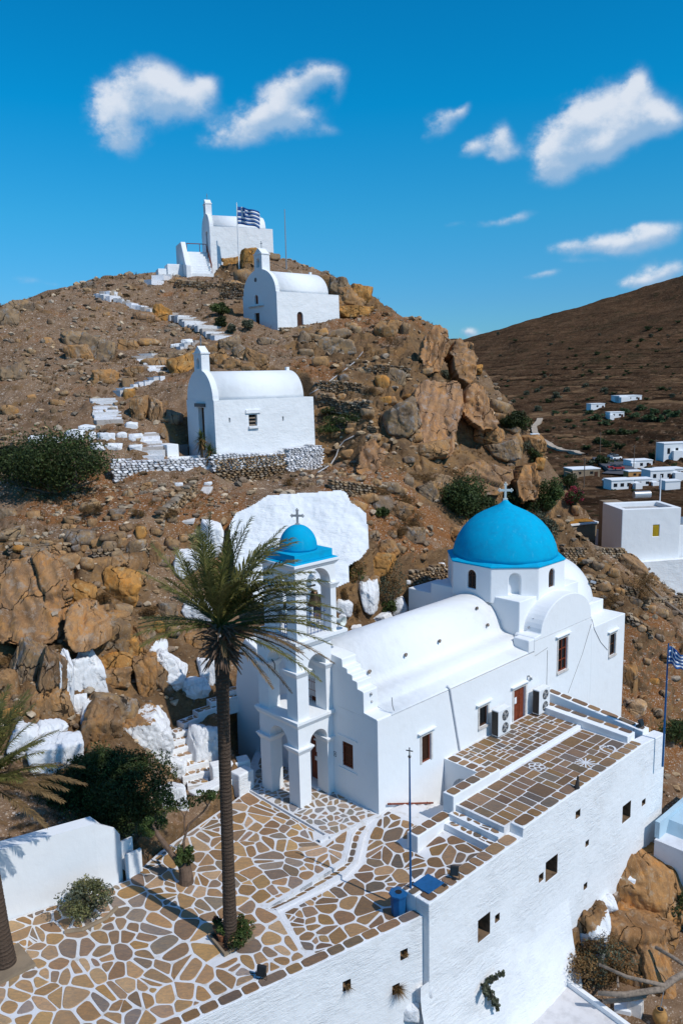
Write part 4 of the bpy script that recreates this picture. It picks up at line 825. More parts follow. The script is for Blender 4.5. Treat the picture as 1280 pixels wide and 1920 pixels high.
def floor(name, polys_list, zf, colors, seed, label=None, thick=.5):
    mb = C(); rnd = random.Random(seed)
    for poly, stones in polys_list: slab(mb, poly, zf, thick); stones_mesh(mb, stones, zf, colors, rnd)
    o = mb.build(name, [M['flagstone'], M['mortar']], fix=False); o['kind'] = 'structure'; return o
PZ = -.10
zf0 = lambda u, w: PZ
porch = [(-2.75, .25), (0, -.0), (0, 9.0), (-1.6, 7.6), (-2.75, 6.1)]
floor('porch_paving', [(porch, crazy([(-2.70, .3), (-.05, .05), (-.05, 8.5), (-2.7, 6.0)], .42, 3, .045))], lambda u, w: 0.0, [(.30, .26, .22), (.33, .25, .19), (.24, .24, .25), (.28, .22, .16), (.35, .29, .24)], 5)
def px_line(pts, z): return [np.array(uw(on(x, y, z))) for x, y in pts]
def resamp(pl, n):
    pl = np.array(pl); d = np.r_[0, np.cumsum(np.hypot(*np.diff(pl, axis=0).T))]; t_ = np.linspace(0, d[-1], n); return np.stack([np.interp(t_, d, pl[:, 0]), np.interp(t_, d, pl[:, 1])], 1)
S1 = [(698, 1524), (672, 1545), (660, 1560), (655, 1585), (648, 1612), (600, 1643), (550, 1673), (488, 1708)]
S2 = [(712, 1533), (690, 1552), (681, 1570), (676, 1590), (671, 1612), (648, 1637), (600, 1664), (560, 1688), (520, 1713)]
l1, l2 = resamp(px_line(S1, PZ+.02), 40), resamp(px_line(S2, PZ-.14), 40)
FE0, FE1 = np.array(uw(on(799, 1716, -.12))), np.array(uw(on(350, 1922, -.12))); FD = (FE1-FE0)/np.hypot(*(FE1-FE0)); FN = np.array([-FD[1], FD[0]]); FN = FN if FN[1] > 0 else -FN
def fedge(s, t_): return tuple(FE0+FD*s+FN*t_)
sE = float((l2[-1]-FE0)@FD)+.3                                                # where plaza and court meet along the wall
pz1 = [(-2.752, .35), (-2.752, 6.1), (-4.6, 5.6), (-8.4, 4.7), (-10.3, 3.9), (-14.7, 4.9), (-26, 7.5), fedge(24, .52), fedge(sE, .52), tuple(l2[-1])]+[tuple(q) for q in l1[::-1][::3]]+[(-.03, -.01), (-.03, .2)]
l1i = [q+np.array([-.10, .16]) for q in l1[::-1][::3]]
zone_plaza = [(-2.80, .1), (-2.80, 6.0), (-4.6, 5.5), (-8.3, 4.6), (-10.4, 3.87), (-14.7, 4.87), (-26, 7.4), fedge(24, .56), fedge(sE+.06, .56), tuple(l2[-1]+np.array([-.12, .05]))]+[tuple(q) for q in l1i]
PLANT = [tuple(uw(on(x, y, PZ))) for x, y in ((390, 1757), (421, 1795), (478, 1760), (447, 1728))]
ps = [p for p in crazy([(-22, -6.0), (-.2, -6.0), (-.2, 6.2), (-22, 6.2)], .60, 11, .034, aniso=(1.3, 1), small=.65, zone=zone_plaza) if poly_dist(np.array([sum(p)[0]/len(p)]), np.array([sum(p)[1]/len(p)]), PLANT)[0] > .03]
floor('plaza_paving', [(pz1, ps)], zf0, STONE_C, 12)
# lower court: falls away from the plaza steps, rises again towards the terrace stairs
def zc(u, w):
    a = np.clip((u+9.2)/5.5, 0, 1); b_ = np.clip((u+2.2)/3.6, 0, 1); return float(PZ-.01-.32*a*a*(3-2*a)+.52*b_*b_*(3-2*b_))
court = [fedge(sE+.3, .50), fedge(.05, .50), (-3.75, -5.3), (-3.0, -5.445), (1.0, -5.445), (1.0, -2.75), (.55, -2.0), (.55, -.02), (-.02, -.02), (-.02, .35), (-2.6, .3), (-3.6, -1.2), (-7.9, -.9)]
l2i = [q+np.array([.16, -.16]) for q in l2[::-1][::3]]
zone_c = [fedge(sE-.1, .55), fedge(.1, .55), (-3.3, -5.44), (.96, -5.44), (.96, -2.97), (-.8, -2.97), (-.8, -2.33), (.5, -2.33), (.5, -.08), (.18, -.1)]+[tuple(q) for q in l2i[::-1]]
mb = C(); rnd = random.Random(31); G = 40; us = np.linspace(-9.6, 1.0, G)
for i in range(G-1):                                                            # the sheet under the stones follows the same falls: strips across the court
    a, b_ = us[i], us[i+1]; strip = [np.array(q) for q in court]
    strip = clip_half(strip, np.array([a, 0.]), np.array([-1., 0])); strip = clip_half(strip, np.array([b_, 0.]), np.array([1., 0])) if len(strip) > 2 else strip
    if len(strip) > 2: mb.add([(q[0], q[1], zc(*q)) for q in strip], [tuple(range(len(strip)))], 1)
cs_ = crazy([(-9.6, -5.9), (1.0, -5.9), (1.0, .3), (-9.6, .3)], .55, 37, .032, small=.65, zone=zone_c)
stones_mesh(mb, cs_, zc, STONE_D+STONE_D+STONE_C[:4], rnd); o = mb.build('court_paving', [M['flagstone'], M['mortar']], fix=False); o['kind'] = 'structure'
# curved white-edged steps between plaza and court
steps = thing('plaza_steps', ch(-3, -1.5, PZ), 'pair of curved low steps with white edges crossing the paved plaza', 'steps')
def step_ribbon(line, z, edge=.16, drop=.5, flip=False):
    mb = C(); n = len(line); tg = np.gradient(line, axis=0); nr = np.stack([tg[:, 1], -tg[:, 0]], 1); nr /= np.linalg.norm(nr, axis=1)[:, None]+1e-9
    ctr = np.array([-6.0, 3.0])
    if ((ctr-line[n//2])@nr[n//2]) < 0: nr = -nr
    for i in range(n-1):
        a, b_ = line[i], line[i+1]; c, d = b_+nr[i+1]*edge, a+nr[i]*edge; za, zb = z(i/(n-1)), z((i+1)/(n-1))
        mb.add([(*a, za), (*b_, zb), (*c, zb), (*d, za), (*a, za-drop), (*b_, zb-drop), (*c, zb-drop), (*d, za-drop)], [(0, 1, 2, 3), (0, 4, 5, 1), (2, 6, 7, 3)])
    return mb
step_ribbon(l1, lambda t_: PZ+.012).build('step_edge', M['mortar'], steps)
mb = C(); zt = lambda t_: PZ-.15*min(1, 6*(1-t_)+.15); n = 40
for i in range(n-1):
    mb.add([(*l1[i], zt(i/(n-1))), (*l1[i+1], zt((i+1)/(n-1))), (*l2[i+1], zt((i+1)/(n-1))), (*l2[i], zt(i/(n-1)))], [(0, 1, 2, 3)], 1)
rnd = random.Random(4)
def lrp(a, t_): k_ = t_*(len(a)-1); i0 = int(min(k_, len(a)-2)); return a[i0]+(a[i0+1]-a[i0])*(k_-i0)
t_ = .03
while t_ < .93:
    dt = rnd.uniform(.03, .07); q = [lrp(l1, t_+.004), lrp(l1, min(1, t_+dt-.004)), lrp(l2, min(1, t_+dt-.004)), lrp(l2, t_+.004)]
    s0, s1 = .12, .60; quad = [q[0]+(q[3]-q[0])*s0, q[1]+(q[2]-q[1])*s0, q[1]+(q[2]-q[1])*s1, q[0]+(q[3]-q[0])*s1]
    c_ = chaikin(quad, 2, .2); zz_ = zt(t_+dt/2)
    if area(c_) > .01: stones_mesh(mb, [c_], lambda u, w: zz_+.004, STONE_D, rnd)
    t_ += dt
mb.build('tread', [M['flagstone'], M['mortar']], steps, fix=False)
step_ribbon(l2, lambda t_: zt(t_)+.012, .15, .6).build('step_edge', M['mortar'], steps)
# straight step edge at the porch
pe = resamp(px_line([(600, 1577), (640, 1553), (698, 1521)], 0.0), 12)
step_ribbon(pe, lambda t_: .012, .18, .4).build('step_edge', M['mortar'], steps)
# ------------------------------------------------------------------ terrace, retaining walls
def wpt(px, py, w=-6.1):
    d = ray(px, py); q = CAMP + d*(((CO+CW*w-CAMP)@CW)/(d@CW)); return float((q-CO)@CU), float(q[2])
ow = thing('retaining_wall', ch(6, -6, -8), 'tall rough whitewashed retaining wall with square openings below the stone terrace', 'wall')
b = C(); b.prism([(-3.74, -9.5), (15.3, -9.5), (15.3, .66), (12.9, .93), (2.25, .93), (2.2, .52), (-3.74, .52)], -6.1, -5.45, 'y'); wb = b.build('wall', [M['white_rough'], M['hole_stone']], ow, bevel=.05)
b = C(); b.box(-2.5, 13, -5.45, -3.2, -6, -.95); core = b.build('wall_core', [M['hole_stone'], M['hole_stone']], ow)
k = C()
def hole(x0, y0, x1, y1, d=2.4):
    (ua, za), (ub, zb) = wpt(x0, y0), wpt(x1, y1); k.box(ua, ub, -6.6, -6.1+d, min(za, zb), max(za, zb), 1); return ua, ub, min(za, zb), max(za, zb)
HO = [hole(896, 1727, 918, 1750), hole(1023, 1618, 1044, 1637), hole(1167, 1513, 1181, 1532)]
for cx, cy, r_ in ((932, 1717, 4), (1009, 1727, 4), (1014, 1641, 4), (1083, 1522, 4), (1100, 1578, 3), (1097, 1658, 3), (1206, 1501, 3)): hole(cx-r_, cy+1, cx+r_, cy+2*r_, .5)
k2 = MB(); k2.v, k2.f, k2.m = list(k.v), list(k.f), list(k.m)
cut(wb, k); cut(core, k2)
# foot of the wall: plastered toe
b = C(); rr = np.random.default_rng(3)
nu, nz = 60, 14; pts = []
for i in range(nu):
    u = -4.2+10.2*i/(nu-1)
    for j in range(nz):
        t_ = j/(nz-1); z = -2.6-.22*abs(u+4)*.6-6.2*t_; pts.append((u, -6.08-1.5*t_**1.6-.22*float(fbm(np.array([u*.7]), np.array([z*.7]), 5)[0])*min(1, t_*4), z))
b.add(pts, [(i*nz+j, (i+1)*nz+j, (i+1)*nz+j+1, i*nz+j+1) for i in range(nu-1) for j in range(nz-1)]); b.build('plastered_toe', M['white_rough'], ow, smooth=True)
# cap stones: a single row on each wall head
def caprow(mb, p0, p1, width, z, seed, zf=None, smin=.45, smax=1.0, gap=.035, cols=STONE_D):
    r_ = random.Random(seed); p0, p1 = np.array(p0, float), np.array(p1, float); L_ = np.hypot(*(p1-p0)); d = (p1-p0)/L_; n = np.array([-d[1], d[0]]); s = .03
    while s < L_-.15:
        l = min(r_.uniform(smin, smax), L_-s); q = [p0+d*(s+gap)+n*(gap), p0+d*(s+l-gap)+n*gap, p0+d*(s+l-gap)+n*(width-gap), p0+d*(s+gap)+n*(width-gap)]
        stones_mesh(mb, [chaikin(q, 2, .14)], zf or (lambda u, w: z), cols, r_); s += l
mb = C(); caprow(mb, (-3.65, -6.06), (2.15, -6.06), .6, .535, 1); caprow(mb, (2.3, -6.06), (12.8, -6.06), .6, .945, 2); caprow(mb, (-3.7, -5.5), (2.0, -5.48), .02, .5, 1)
mb.build('cap_stones', M['flagstone'], ow, fix=False)
# hatch block at the corner of the court
b = C(); b.box(-3.742, -2.6, -5.44, -4.72, -.6, .52); b.build('corner_block', M['white'], ow, bevel=.03)
mb = C(); caprow(mb, (-3.70, -5.4), (-3.70, -4.75), -.42, .535, 9, smin=.3, smax=.4); mb.build('cap_stones', M['flagstone'], ow, fix=False)
hq = thing('hatch', ch(-2.95, -5.2, .54), 'blue metal hatch lid on the corner block beside the blue flagpole', 'hatch')
b = C(); b.box(-3.35, -2.45, -5.75, -4.95, .56, .60); b.build('lid', M['blue_metal'], hq, bevel=.01); b = C(); b.box(-2.6, -2.44, -5.9, -5.751, .55, .58); b.build('hinge', M['dark_metal'], hq); b = C(); b.box(-3.4, -3.2, -4.94, -4.85, .55, .58); b.build('hinge', M['dark_metal'], hq)
# lower front wall on the left
e0, e1 = uw(on(799, 1716, -.12)), uw(on(350, 1922, -.12)); e0, e1 = np.array(e0), np.array(e1); dl = (e1-e0)/np.hypot(*(e1-e0)); nl = np.array([-dl[1], dl[0]]); nl = nl if nl[1] > 0 else -nl
LW = lambda s, t_, z=0.: ch(*(e0+dl*s+nl*t_), z)
def wptL(px, py):
    d = ray(px, py); nn = LW(0, 1)-LW(0, 0); q = CAMP + d*(((LW(0, 0)-CAMP)@nn)/(d@nn)); a = np.array(uw(q))-e0; return float(a@dl), float(q[2])
fw2 = thing('front_wall', LW(6, .2, -6), 'lower rough white boundary wall with dry weeds below the palm court', 'wall')
b = MB(T=LW); b.box(.02, 30, 0, .5, -9.5, -.10); wl = b.build('wall', [M['white_rough'], M['hole_stone']], fw2, bevel=.05)
k = MB(T=LW)
for cx, cy in ((650, 1848), (757, 1790), (742, 1855)):
    s, z = wptL(cx, cy); k.box(s-.16, s+.16, -.4, .25, z-.18, z+.2, 1)
cut(wl, k)
mb = MB(T=lambda u, w, z=0: ch(u, w, z)); caprow(mb, tuple(e0+dl*.12+nl*.5), tuple(e0+dl*29+nl*.5), (1 if np.cross(dl, nl) < 0 else -1)*.46, -.092, 5, smin=.5, smax=1.1); mb.build('cap_stones', M['flagstone'], fw2, fix=False)
# terrace floors
TZ = .90
floor('terrace_paving', [([(1.8, -5.46), (12.6, -5.46), (12.6, -2.86), (1.8, -2.86)], ashlar((1.9, 12.3, -5.42, -2.98), .62, 1.35, 8, .03))], lambda u, w: TZ, STONE_D, 21, thick=1.6)
floor('terrace_walk_paving', [([(5.2, -2.8), (12.6, -2.8), (12.6, -.01), (5.2, -.01)], ashlar((5.28, 12.4, -2.7, -.1), .38, .85, 15))], lambda u, w: TZ+.13, STONE_D, 22, thick=.28)
tsteps = thing('terrace_steps', ch(1.4, -4.2, 0), 'three white edged stone steps climbing from the court to the terrace', 'steps')
b = C(); b.box(1.0, 1.4, -5.46, -2.86, -.8, .36); b.box(1.4, 1.797, -5.46, -2.86, -.8, .63); b.build('riser', M['white'], tsteps)
mb = C(); stones_mesh(mb, crazy([(1.08, -5.4), (1.39, -5.4), (1.39, -2.9), (1.08, -2.9)], .33, 3, .03), lambda u, w: .362, STONE_D, random.Random(2)); mb.build('tread_stones', M['flagstone'], tsteps, fix=False); mb = C(); stones_mesh(mb, crazy([(1.47, -5.4), (1.79, -5.4), (1.79, -2.9), (1.47, -2.9)], .33, 4, .03), lambda u, w: .632, STONE_D, random.Random(3)); mb.build('tread_stones', M['flagstone'], tsteps, fix=False)
b = C(); b.box(5.0, 12.6, -2.86, -2.62, .3, TZ+.145); b.build('walk_kerb', M['white'], tsteps, bevel=.02)
lw = thing('low_wall', ch(2, -2.7, 0), 'stepped white low wall with flat brown stones on top beside the terrace stair', 'wall')
b = C(); b.box(1.62, 5.05, -2.95, -2.36, -1.5, 1.36); b.build('upper_section', M['white'], lw, bevel=.03)
b = C(); b.box(-.75, 1.615, -2.95, -2.36, -1.5, .50); b.build('lower_section', M['white'], lw, bevel=.03)
mb = C(); caprow(mb, (1.66, -2.93), (5.0, -2.93), .55, 1.372, 3, smin=.5, smax=.9); caprow(mb, (-.72, -2.93), (1.55, -2.93), .55, .512, 4, smin=.6, smax=1.0); mb.build('cap_stones', M['flagstone'], lw, fix=False)
b = C(); b.box(4.6, 5.2, -2.36, -.01, -2.5, 1.02); va = b.build('passage_end', M['white'], lw)
k = C(); k.prism(arch_prof(-2.1, -.5, -2.4, -.4, 12), 4.0, 5.0, 'x'); cut(va, k)
mb = C(); caprow(mb, (4.62, -.06), (4.62, -2.34), .56, 1.03, 6, smin=.45, smax=.7); mb.build('cap_stones', M['flagstone'], lw, fix=False)
b = C()
for i in range(6): b.box(.55+i*.62, 1.169+i*.62+.4, -2.36, -.02, -3, -.06-.26*i)
b.build('descending_stair', M['mortar'], lw)
hr = thing('handrail', ch(2, -.1, 0), 'brown wooden handrail fixed low along the white church wall', 'handrail')
b = C(); b.box(.47, 3.6, -.16, -.09, 0, .07); v_ = [list(p) for p in b.v]; b = C()
b.tube([(.47, -.12, .36), (3.6, -.12, -.86)], .045, 8); b.build('rail', M['wood'], hr)
for uu in (.7, 2.0, 3.3): b = C(); zz_ = .36-1.22*(uu-.47)/3.13; b.tube([(uu, .0, zz_), (uu, -.12, zz_)], .02, 6); b.build('bracket', M['dark_metal'], hr)
pr_ = thing('terrace_parapet', ch(13, -3, .9), 'double white parapet with bench ledge closing the far end of the terrace', 'parapet')
b = C(); b.add([(12.42, -5.445, .5), (13.2, -5.445, .5), (13.2, -.004, .5), (12.42, -.004, .5), (12.42, -5.445, 1.25), (13.2, -5.445, 1.25), (13.2, -.004, 1.42), (12.42, -.004, 1.42)], [(3, 2, 1, 0), (4, 5, 6, 7), (0, 1, 5, 4), (1, 2, 6, 5), (2, 3, 7, 6), (3, 0, 4, 7)]); b.build('bench', M['white'], pr_, bevel=.03)
b = C(); b.add([(13.22, -5.447, -6), (15.2, -5.447, -6), (14.0, -.004, -6), (13.22, -.004, -6), (14.1, -5.447, .97), (14.75, -5.447, .97), (14.0, -.004, 1.85), (13.45, -.004, 1.85)], [(3, 2, 1, 0), (4, 5, 6, 7), (0, 1, 5, 4), (1, 2, 6, 5), (2, 3, 7, 6), (3, 0, 4, 7)]); b.build('outer_parapet', M['white'], pr_, bevel=.03)
mb = C(); bz = lambda u, w: 1.262+.17*(w+5.445)/5.44; caprow(mb, (12.78, -.08), (12.78, -5.4), .4, 0, 3, zf=bz, smin=.7, smax=1.2); oz = lambda u, w: .985+.88*(w+5.445)/5.44
caprow(mb, (13.52, -.08), (14.22, -5.4), .46, 0, 4, zf=oz, smin=.6, smax=1.0); mb.build('cap_stones', M['flagstone'], pr_, fix=False)
# white marks painted on the terrace slabs
def stroke(pts, r_=.035, z=TZ+.026):
    pts = [np.array(p) for p in pts]; mb = C(); n = len(pts); tg = np.gradient(np.array(pts), axis=0); nr = np.stack([tg[:, 1], -tg[:, 0]], 1); nr /= np.linalg.norm(nr, axis=1)[:, None]+1e-9
    for i in range(n-1): mb.add([(*(pts[i]+nr[i]*r_), z), (*(pts[i]-nr[i]*r_), z), (*(pts[i+1]-nr[i+1]*r_), z), (*(pts[i+1]+nr[i+1]*r_), z)], [(0, 1, 2, 3)])
    return mb
def at_(px, py): return np.array(uw(on(px, py, TZ)))
hc = at_(1140, 1406); ex, ey = np.array([.727, -.687]), np.array([.687, .727])*1.5
ht = [hc+.36*(ex*(16*math.sin(t_)**3)/16+ey*(13*math.cos(t_)-5*math.cos(2*t_)-2*math.cos(3*t_)-math.cos(4*t_))/16) for t_ in np.linspace(0, 2*math.pi, 41)]
tag(stroke(ht, .05).build('painted_heart', M['mortar'], fix=False), 'white heart outline painted on the terrace paving', 'painted mark')
hc = at_(1097, 1431); mb = C()
for i in range(12): a = math.pi*i/6; v = np.array([math.cos(a), math.sin(a)]); s_ = stroke([hc+v*.06, hc+v*.28, hc+v*.5], .035, TZ+.026+.0004*i); mb.v += [q for q in s_.v]; o_ = len(mb.v)-len(s_.v); mb.f += [[o_+j for j in f] for f in s_.f]; mb.m += s_.m; mb.c += s_.c
mb.lathe([(.1, TZ+.028), (.1, TZ+.033)], hc[0], hc[1], 12)
tag(mb.build('painted_sun', M['mortar'], fix=False), 'white star or sun with rays painted on the terrace paving', 'painted mark')
hc = at_(1005, 1438); mb = C()
for i in range(5):
    a = 2*math.pi*i/5+.3; c_ = hc+.26*np.array([math.cos(a), math.sin(a)]); s_ = stroke([c_+.14*np.array([math.cos(t_), math.sin(t_)]) for t_ in np.linspace(0, 2*math.pi, 14)], .035, TZ+.026+.0005*i); o_ = len(mb.v); mb.v += s_.v; mb.f += [[o_+j for j in f] for f in s_.f]; mb.m += s_.m; mb.c += s_.c
s_ = stroke([hc+ex*.12-ey*.1, hc+ex*.35-ey*.2, hc+ex*.62-ey*.12], .035, TZ+.03); o_ = len(mb.v); mb.v += s_.v; mb.f += [[o_+j for j in f] for f in s_.f]; mb.m += s_.m; mb.c += s_.c
tag(mb.build('painted_flower', M['mortar'], fix=False), 'white five petal flower painted on the terrace paving', 'painted mark')
# ------------------------------------------------------------------ air conditioners, floodlights, bin, cat
def aircon(u0, lab):
    z = TZ+.15; a = thing('air_conditioner', ch(u0+.5, -.45, z), lab, 'air conditioner', 'air conditioners along the church wall')
    b = C(); b.box(u0, u0+1.06, -.66, -.24, z+.06, z+1.45); b.build('cabinet', M['ac_white'], a, bevel=.025)
    b = C(); b.box(u0+.1, u0+.2, -.62, -.28, z, z+.06); b.box(u0+.86, u0+.96, -.62, -.28, z, z+.06); b.build('feet', M['grey_metal'], a)
    b = C()
    for j in range(26): zz_ = z+.14+j*.048; b.box(u0-.012, u0-.002, -.63, -.27, zz_, zz_+.03)
    b.build('side_grille', M['ac_grille'], a)
    b = C(); b.box(u0-.006, u0-.001, -.64, -.26, z+.12, z+1.39); b.build('side_panel', M['black'], a)
    for zc_ in (z+.42, z+1.08):
        cx = u0+.60; T_ = lambda x, y, q, zc_=zc_, cx=cx: ch(cx+x, -.66-q, zc_+y)
        b = MB(T=T_); b.lathe([(.27, -.004), (.27, .012), (.245, .014), (.24, .004)], 0, 0, 28); f_ = b.build('fan', M['black'], a)
        b = MB(T=T_)
        for r_ in (.06, .12, .18, .235): b.tube([(r_*math.cos(t_), r_*math.sin(t_), .02) for t_ in np.linspace(0, 2*math.pi, 25)], .006, 4)
        for j in range(12): t_ = math.pi*j/6; b.tube([(.05*math.cos(t_), .05*math.sin(t_), .018), (.25*math.cos(t_), .25*math.sin(t_), .018)], .006, 4)
        b.lathe([(.06, .016), (.06, .026), (.01, .03)], 0, 0, 14); b.build('guard', M['grey_metal'], f_)
aircon(8.12, 'white twin-fan air conditioner beside the barred marble window on the terrace'); aircon(11.85, 'white twin-fan air conditioner between the terrace door and the far parapet')
def floodlight(p, az, lab):
    f_ = thing('floodlight', p, lab, 'floodlight', 'floodlights on the walls'); p = np.array(p, float); c_, s_ = math.cos(az), math.sin(az)
    T_ = lambda x, y, z: p+np.array([c_*x-s_*y, s_*x+c_*y, z])
    b = MB(T=T_); b.box(-.16, .16, -.05, .05, .16, .48, top=(-.16, .16, .04, .14)); b.build('lamp_body', M['dark_metal'], f_, bevel=.01)
    b = MB(T=T_); b.box(-.12, .12, -.075, -.055, .2, .44, top=(-.12, .12, .015, .035)); b.build('lens', M['glass'], f_)
    b = MB(T=T_); b.tube([(-.19, 0, .3), (-.19, 0, .03), (.19, 0, .03), (.19, 0, .3)], .014, 5); b.lathe([(.1, 0), (.1, .02)], 0, 0, 10); b.build('bracket', M['dark_metal'], f_)
    b = MB(T=T_); b.tube([(-.1, .1, .2), (-.2, .2, .06), (-.45, .12, .02), (-.6, 0, .01)], .012, 5); b.build('cable', M['black'], f_)
floodlight(on(490, 1838, -.12), R(-20), 'small dark floodlight at the plaza edge near the palm planter'); floodlight(on(851, 1648, .55), R(-15), 'small dark floodlight on the wall cap next to the blue hatch'); floodlight(on(1193, 1372, .97)+CU*.5, R(30), 'small dark floodlight at the far corner of the terrace parapet')
bp = on(747, 1712, PZ-.28); bn = thing('litter_bin', bp, 'blue octagonal litter bin in the court beside the corner block', 'bin')
b = MB(T=lambda x, y, z: bp+np.array([x, y, z])); b.lathe([(.27, 0), (.30, .78)], 0, 0, 8); b.build('body', M['blue_metal'], bn)
b = MB(T=lambda x, y, z: bp+np.array([x, y, z]))
for i in range(8): a = R(45*i+22.5); b.box(-.004+.302*math.cos(a)*0, .004, 0, 0.0001, 0, .0001) if False else None
b.lathe([(.34, .782), (.36, .80), (.36, .86), (.14, .88), (.13, .80)], 0, 0, 8); b.build('lid', M['blue_metal'], bn); b = MB(T=lambda x, y, z: bp+np.array([x, y, z])); b.lathe([(.125, .875), (.125, .884)], 0, 0, 16); b.build('opening', M['black'], bn)
# cat sitting on the wall head: one continuous skinned body
def skin_obj(name, nodes, edges, mat, loc, sub=2):
    me = bpy.data.meshes.new(name); me.from_pydata([n[:3] for n in nodes], edges, []); o = bpy.data.objects.new(name, me); COL.objects.link(o); o.location = Vector(loc)
    sk = o.modifiers.new('skin', 'SKIN'); me.skin_vertices[0].data[0].use_root = True
    for i, n in enumerate(nodes): me.skin_vertices[0].data[i].radius = (n[3], n[3])
    ss = o.modifiers.new('sub', 'SUBSURF'); ss.levels = sub; ss.render_levels = sub; bpy.context.view_layer.update()
    m2 = bpy.data.meshes.new_from_object(o.evaluated_get(bpy.context.evaluated_depsgraph_get())); o.modifiers.clear(); o.data = m2; m2.materials.clear(); m2.materials.append(M[mat]); return o
cp_ = on(1081, 1478, TZ+.03)
a1 = np.array([.45, .89]); 
def cn(x, y, z, r_): return (x*a1[0]-y*a1[1], x*a1[1]+y*a1[0], z, r_)
nodes = [cn(-.05, 0, .12, .10), cn(.03, 0, .22, .085), cn(.09, 0, .33, .065), cn(.12, 0, .40, .045), cn(.16, 0, .45, .062), cn(.22, 0, .44, .03), cn(.10, .05, .2, .03), cn(.13, .05, .02, .022), cn(.10, -.05, .2, .03), cn(.13, -.05, .02, .022), cn(-.05, .09, .06, .05), cn(.05, .1, .02, .025), cn(-.05, -.09, .06, .05), cn(.05, -.1, .02, .025), cn(-.15, 0, .04, .03), cn(-.25, .06, .025, .022), cn(-.32, .14, .02, .018), cn(.15, .035, .52, .014), cn(.15, -.035, .52, .014)]
ct = skin_obj('cat', nodes, [(0, 1), (1, 2), (2, 3), (3, 4), (4, 5), (1, 6), (6, 7), (1, 8), (8, 9), (0, 10), (10, 11), (0, 12), (12, 13), (0, 14), (14, 15), (15, 16), (4, 17), (4, 18)], 'cat_fur', cp_)
tag(ct, 'small dark cat sitting upright on the terrace edge', 'cat')
# ------------------------------------------------------------------ flagpoles and flags
def pole(name, p, h, r_, mat, lab, top=None):
    p = np.array(p, float); t_ = thing(name, p, lab, 'flagpole'); b = MB(); b.tube([p, p+[0, 0, h*.6], p+[0, 0, h]], [r_, r_*.85, r_*.6], 8); b.build('pole', M[mat], t_)
    if top == 'cross':
        b = MB(); q = p+[0, 0, h]; b.tube([q, q+[0, 0, .28]], .022, 6); b.tube([q+[-.12, .05, .16], q+[.12, -.05, .16]], .02, 6); b.lathe([(.05, q[2]-.1), (.06, q[2]-.05), (.02, q[2])], q[0], q[1], 8); b.build('cross_finial', M['dark_metal'], t_)
    elif top == 'knob': b = MB(); q = p+[0, 0, h]; b.lathe([(.01, q[2]), (.06, q[2]+.05), (.06, q[2]+.09), (.01, q[2]+.13)], q[0], q[1], 10); b.build('finial', M['white_trim'], t_)
    return t_
def flag(p, w, h, d, lab, amp=.25, droop=.25, fold=0., dirz=0.0):
    """cloth with nine stripes and a canton cross; p = hoist top, d = fly direction"""
    d = np.array([d[0], d[1], 0.]); d /= np.linalg.norm(d); s = np.array([-d[1], d[0], 0]); nx, nz = 36, 18; p = np.array(p, float)
    def P_(a, c): 
        x = a*w*(1-fold*.5); return p + d*x + s*(amp*math.sin(a*7.5+c*1.2)*a**.6+.3*amp*math.sin(a*15-c*2)) + np.array([0, 0, -c*h-droop*a**1.4*(1-.15*c)+.06*h*math.sin(a*9+c)*a])
    t_ = thing('flag', p, lab, 'flag')
    for nm, mat in (('blue_stripes', 'flag_blue'), ('white_stripes', 'flag_white')):
        mb = MB(); blue = nm[0] == 'b'
        for i in range(nx):
            for j in range(nz):
                a, c = (i+.5)/nx, (j+.5)/nz; isb = int(c*9) % 2 == 0
                if c < 5/9 and a < .37: isb = not ((abs(a-.185) < .037) or abs(c-2.5/9) < .056)
                if isb == blue: mb.add([P_(i/nx, j/nz), P_((i+1)/nx, j/nz), P_((i+1)/nx, (j+1)/nz), P_(i/nx, (j+1)/nz)], [(0, 1, 2, 3)])
        o = mb.build(nm, M[mat], t_, smooth=True, fix=False)
        bm = bmesh.new(); bm.from_mesh(o.data); bmesh.ops.remove_doubles(bm, verts=bm.verts, dist=.0005); bm.to_mesh(o.data); bm.free()
        sm = o.modifiers.new('thick', 'SOLIDIFY'); sm.thickness = .006
    return t_
def hpx(y0, y1, p):                                                              # height above p that reaches image row y1
    best = None
    for h in np.arange(.5, 14, .02):
        q = np.array(p)+[0, 0, h]; z_ = (q-CAMP)@FW; yy = 960-FPX*((q-CAMP)@UP)/z_
        if yy <= y1: return float(h)
    return 5.
bpole = ch(-3.5, -5.0, .52); pole('flagpole', bpole, hpx(0, 1416, bpole), .045, 'blue_metal', 'thin dark blue pole topped by a small cross at the court corner', 'cross')
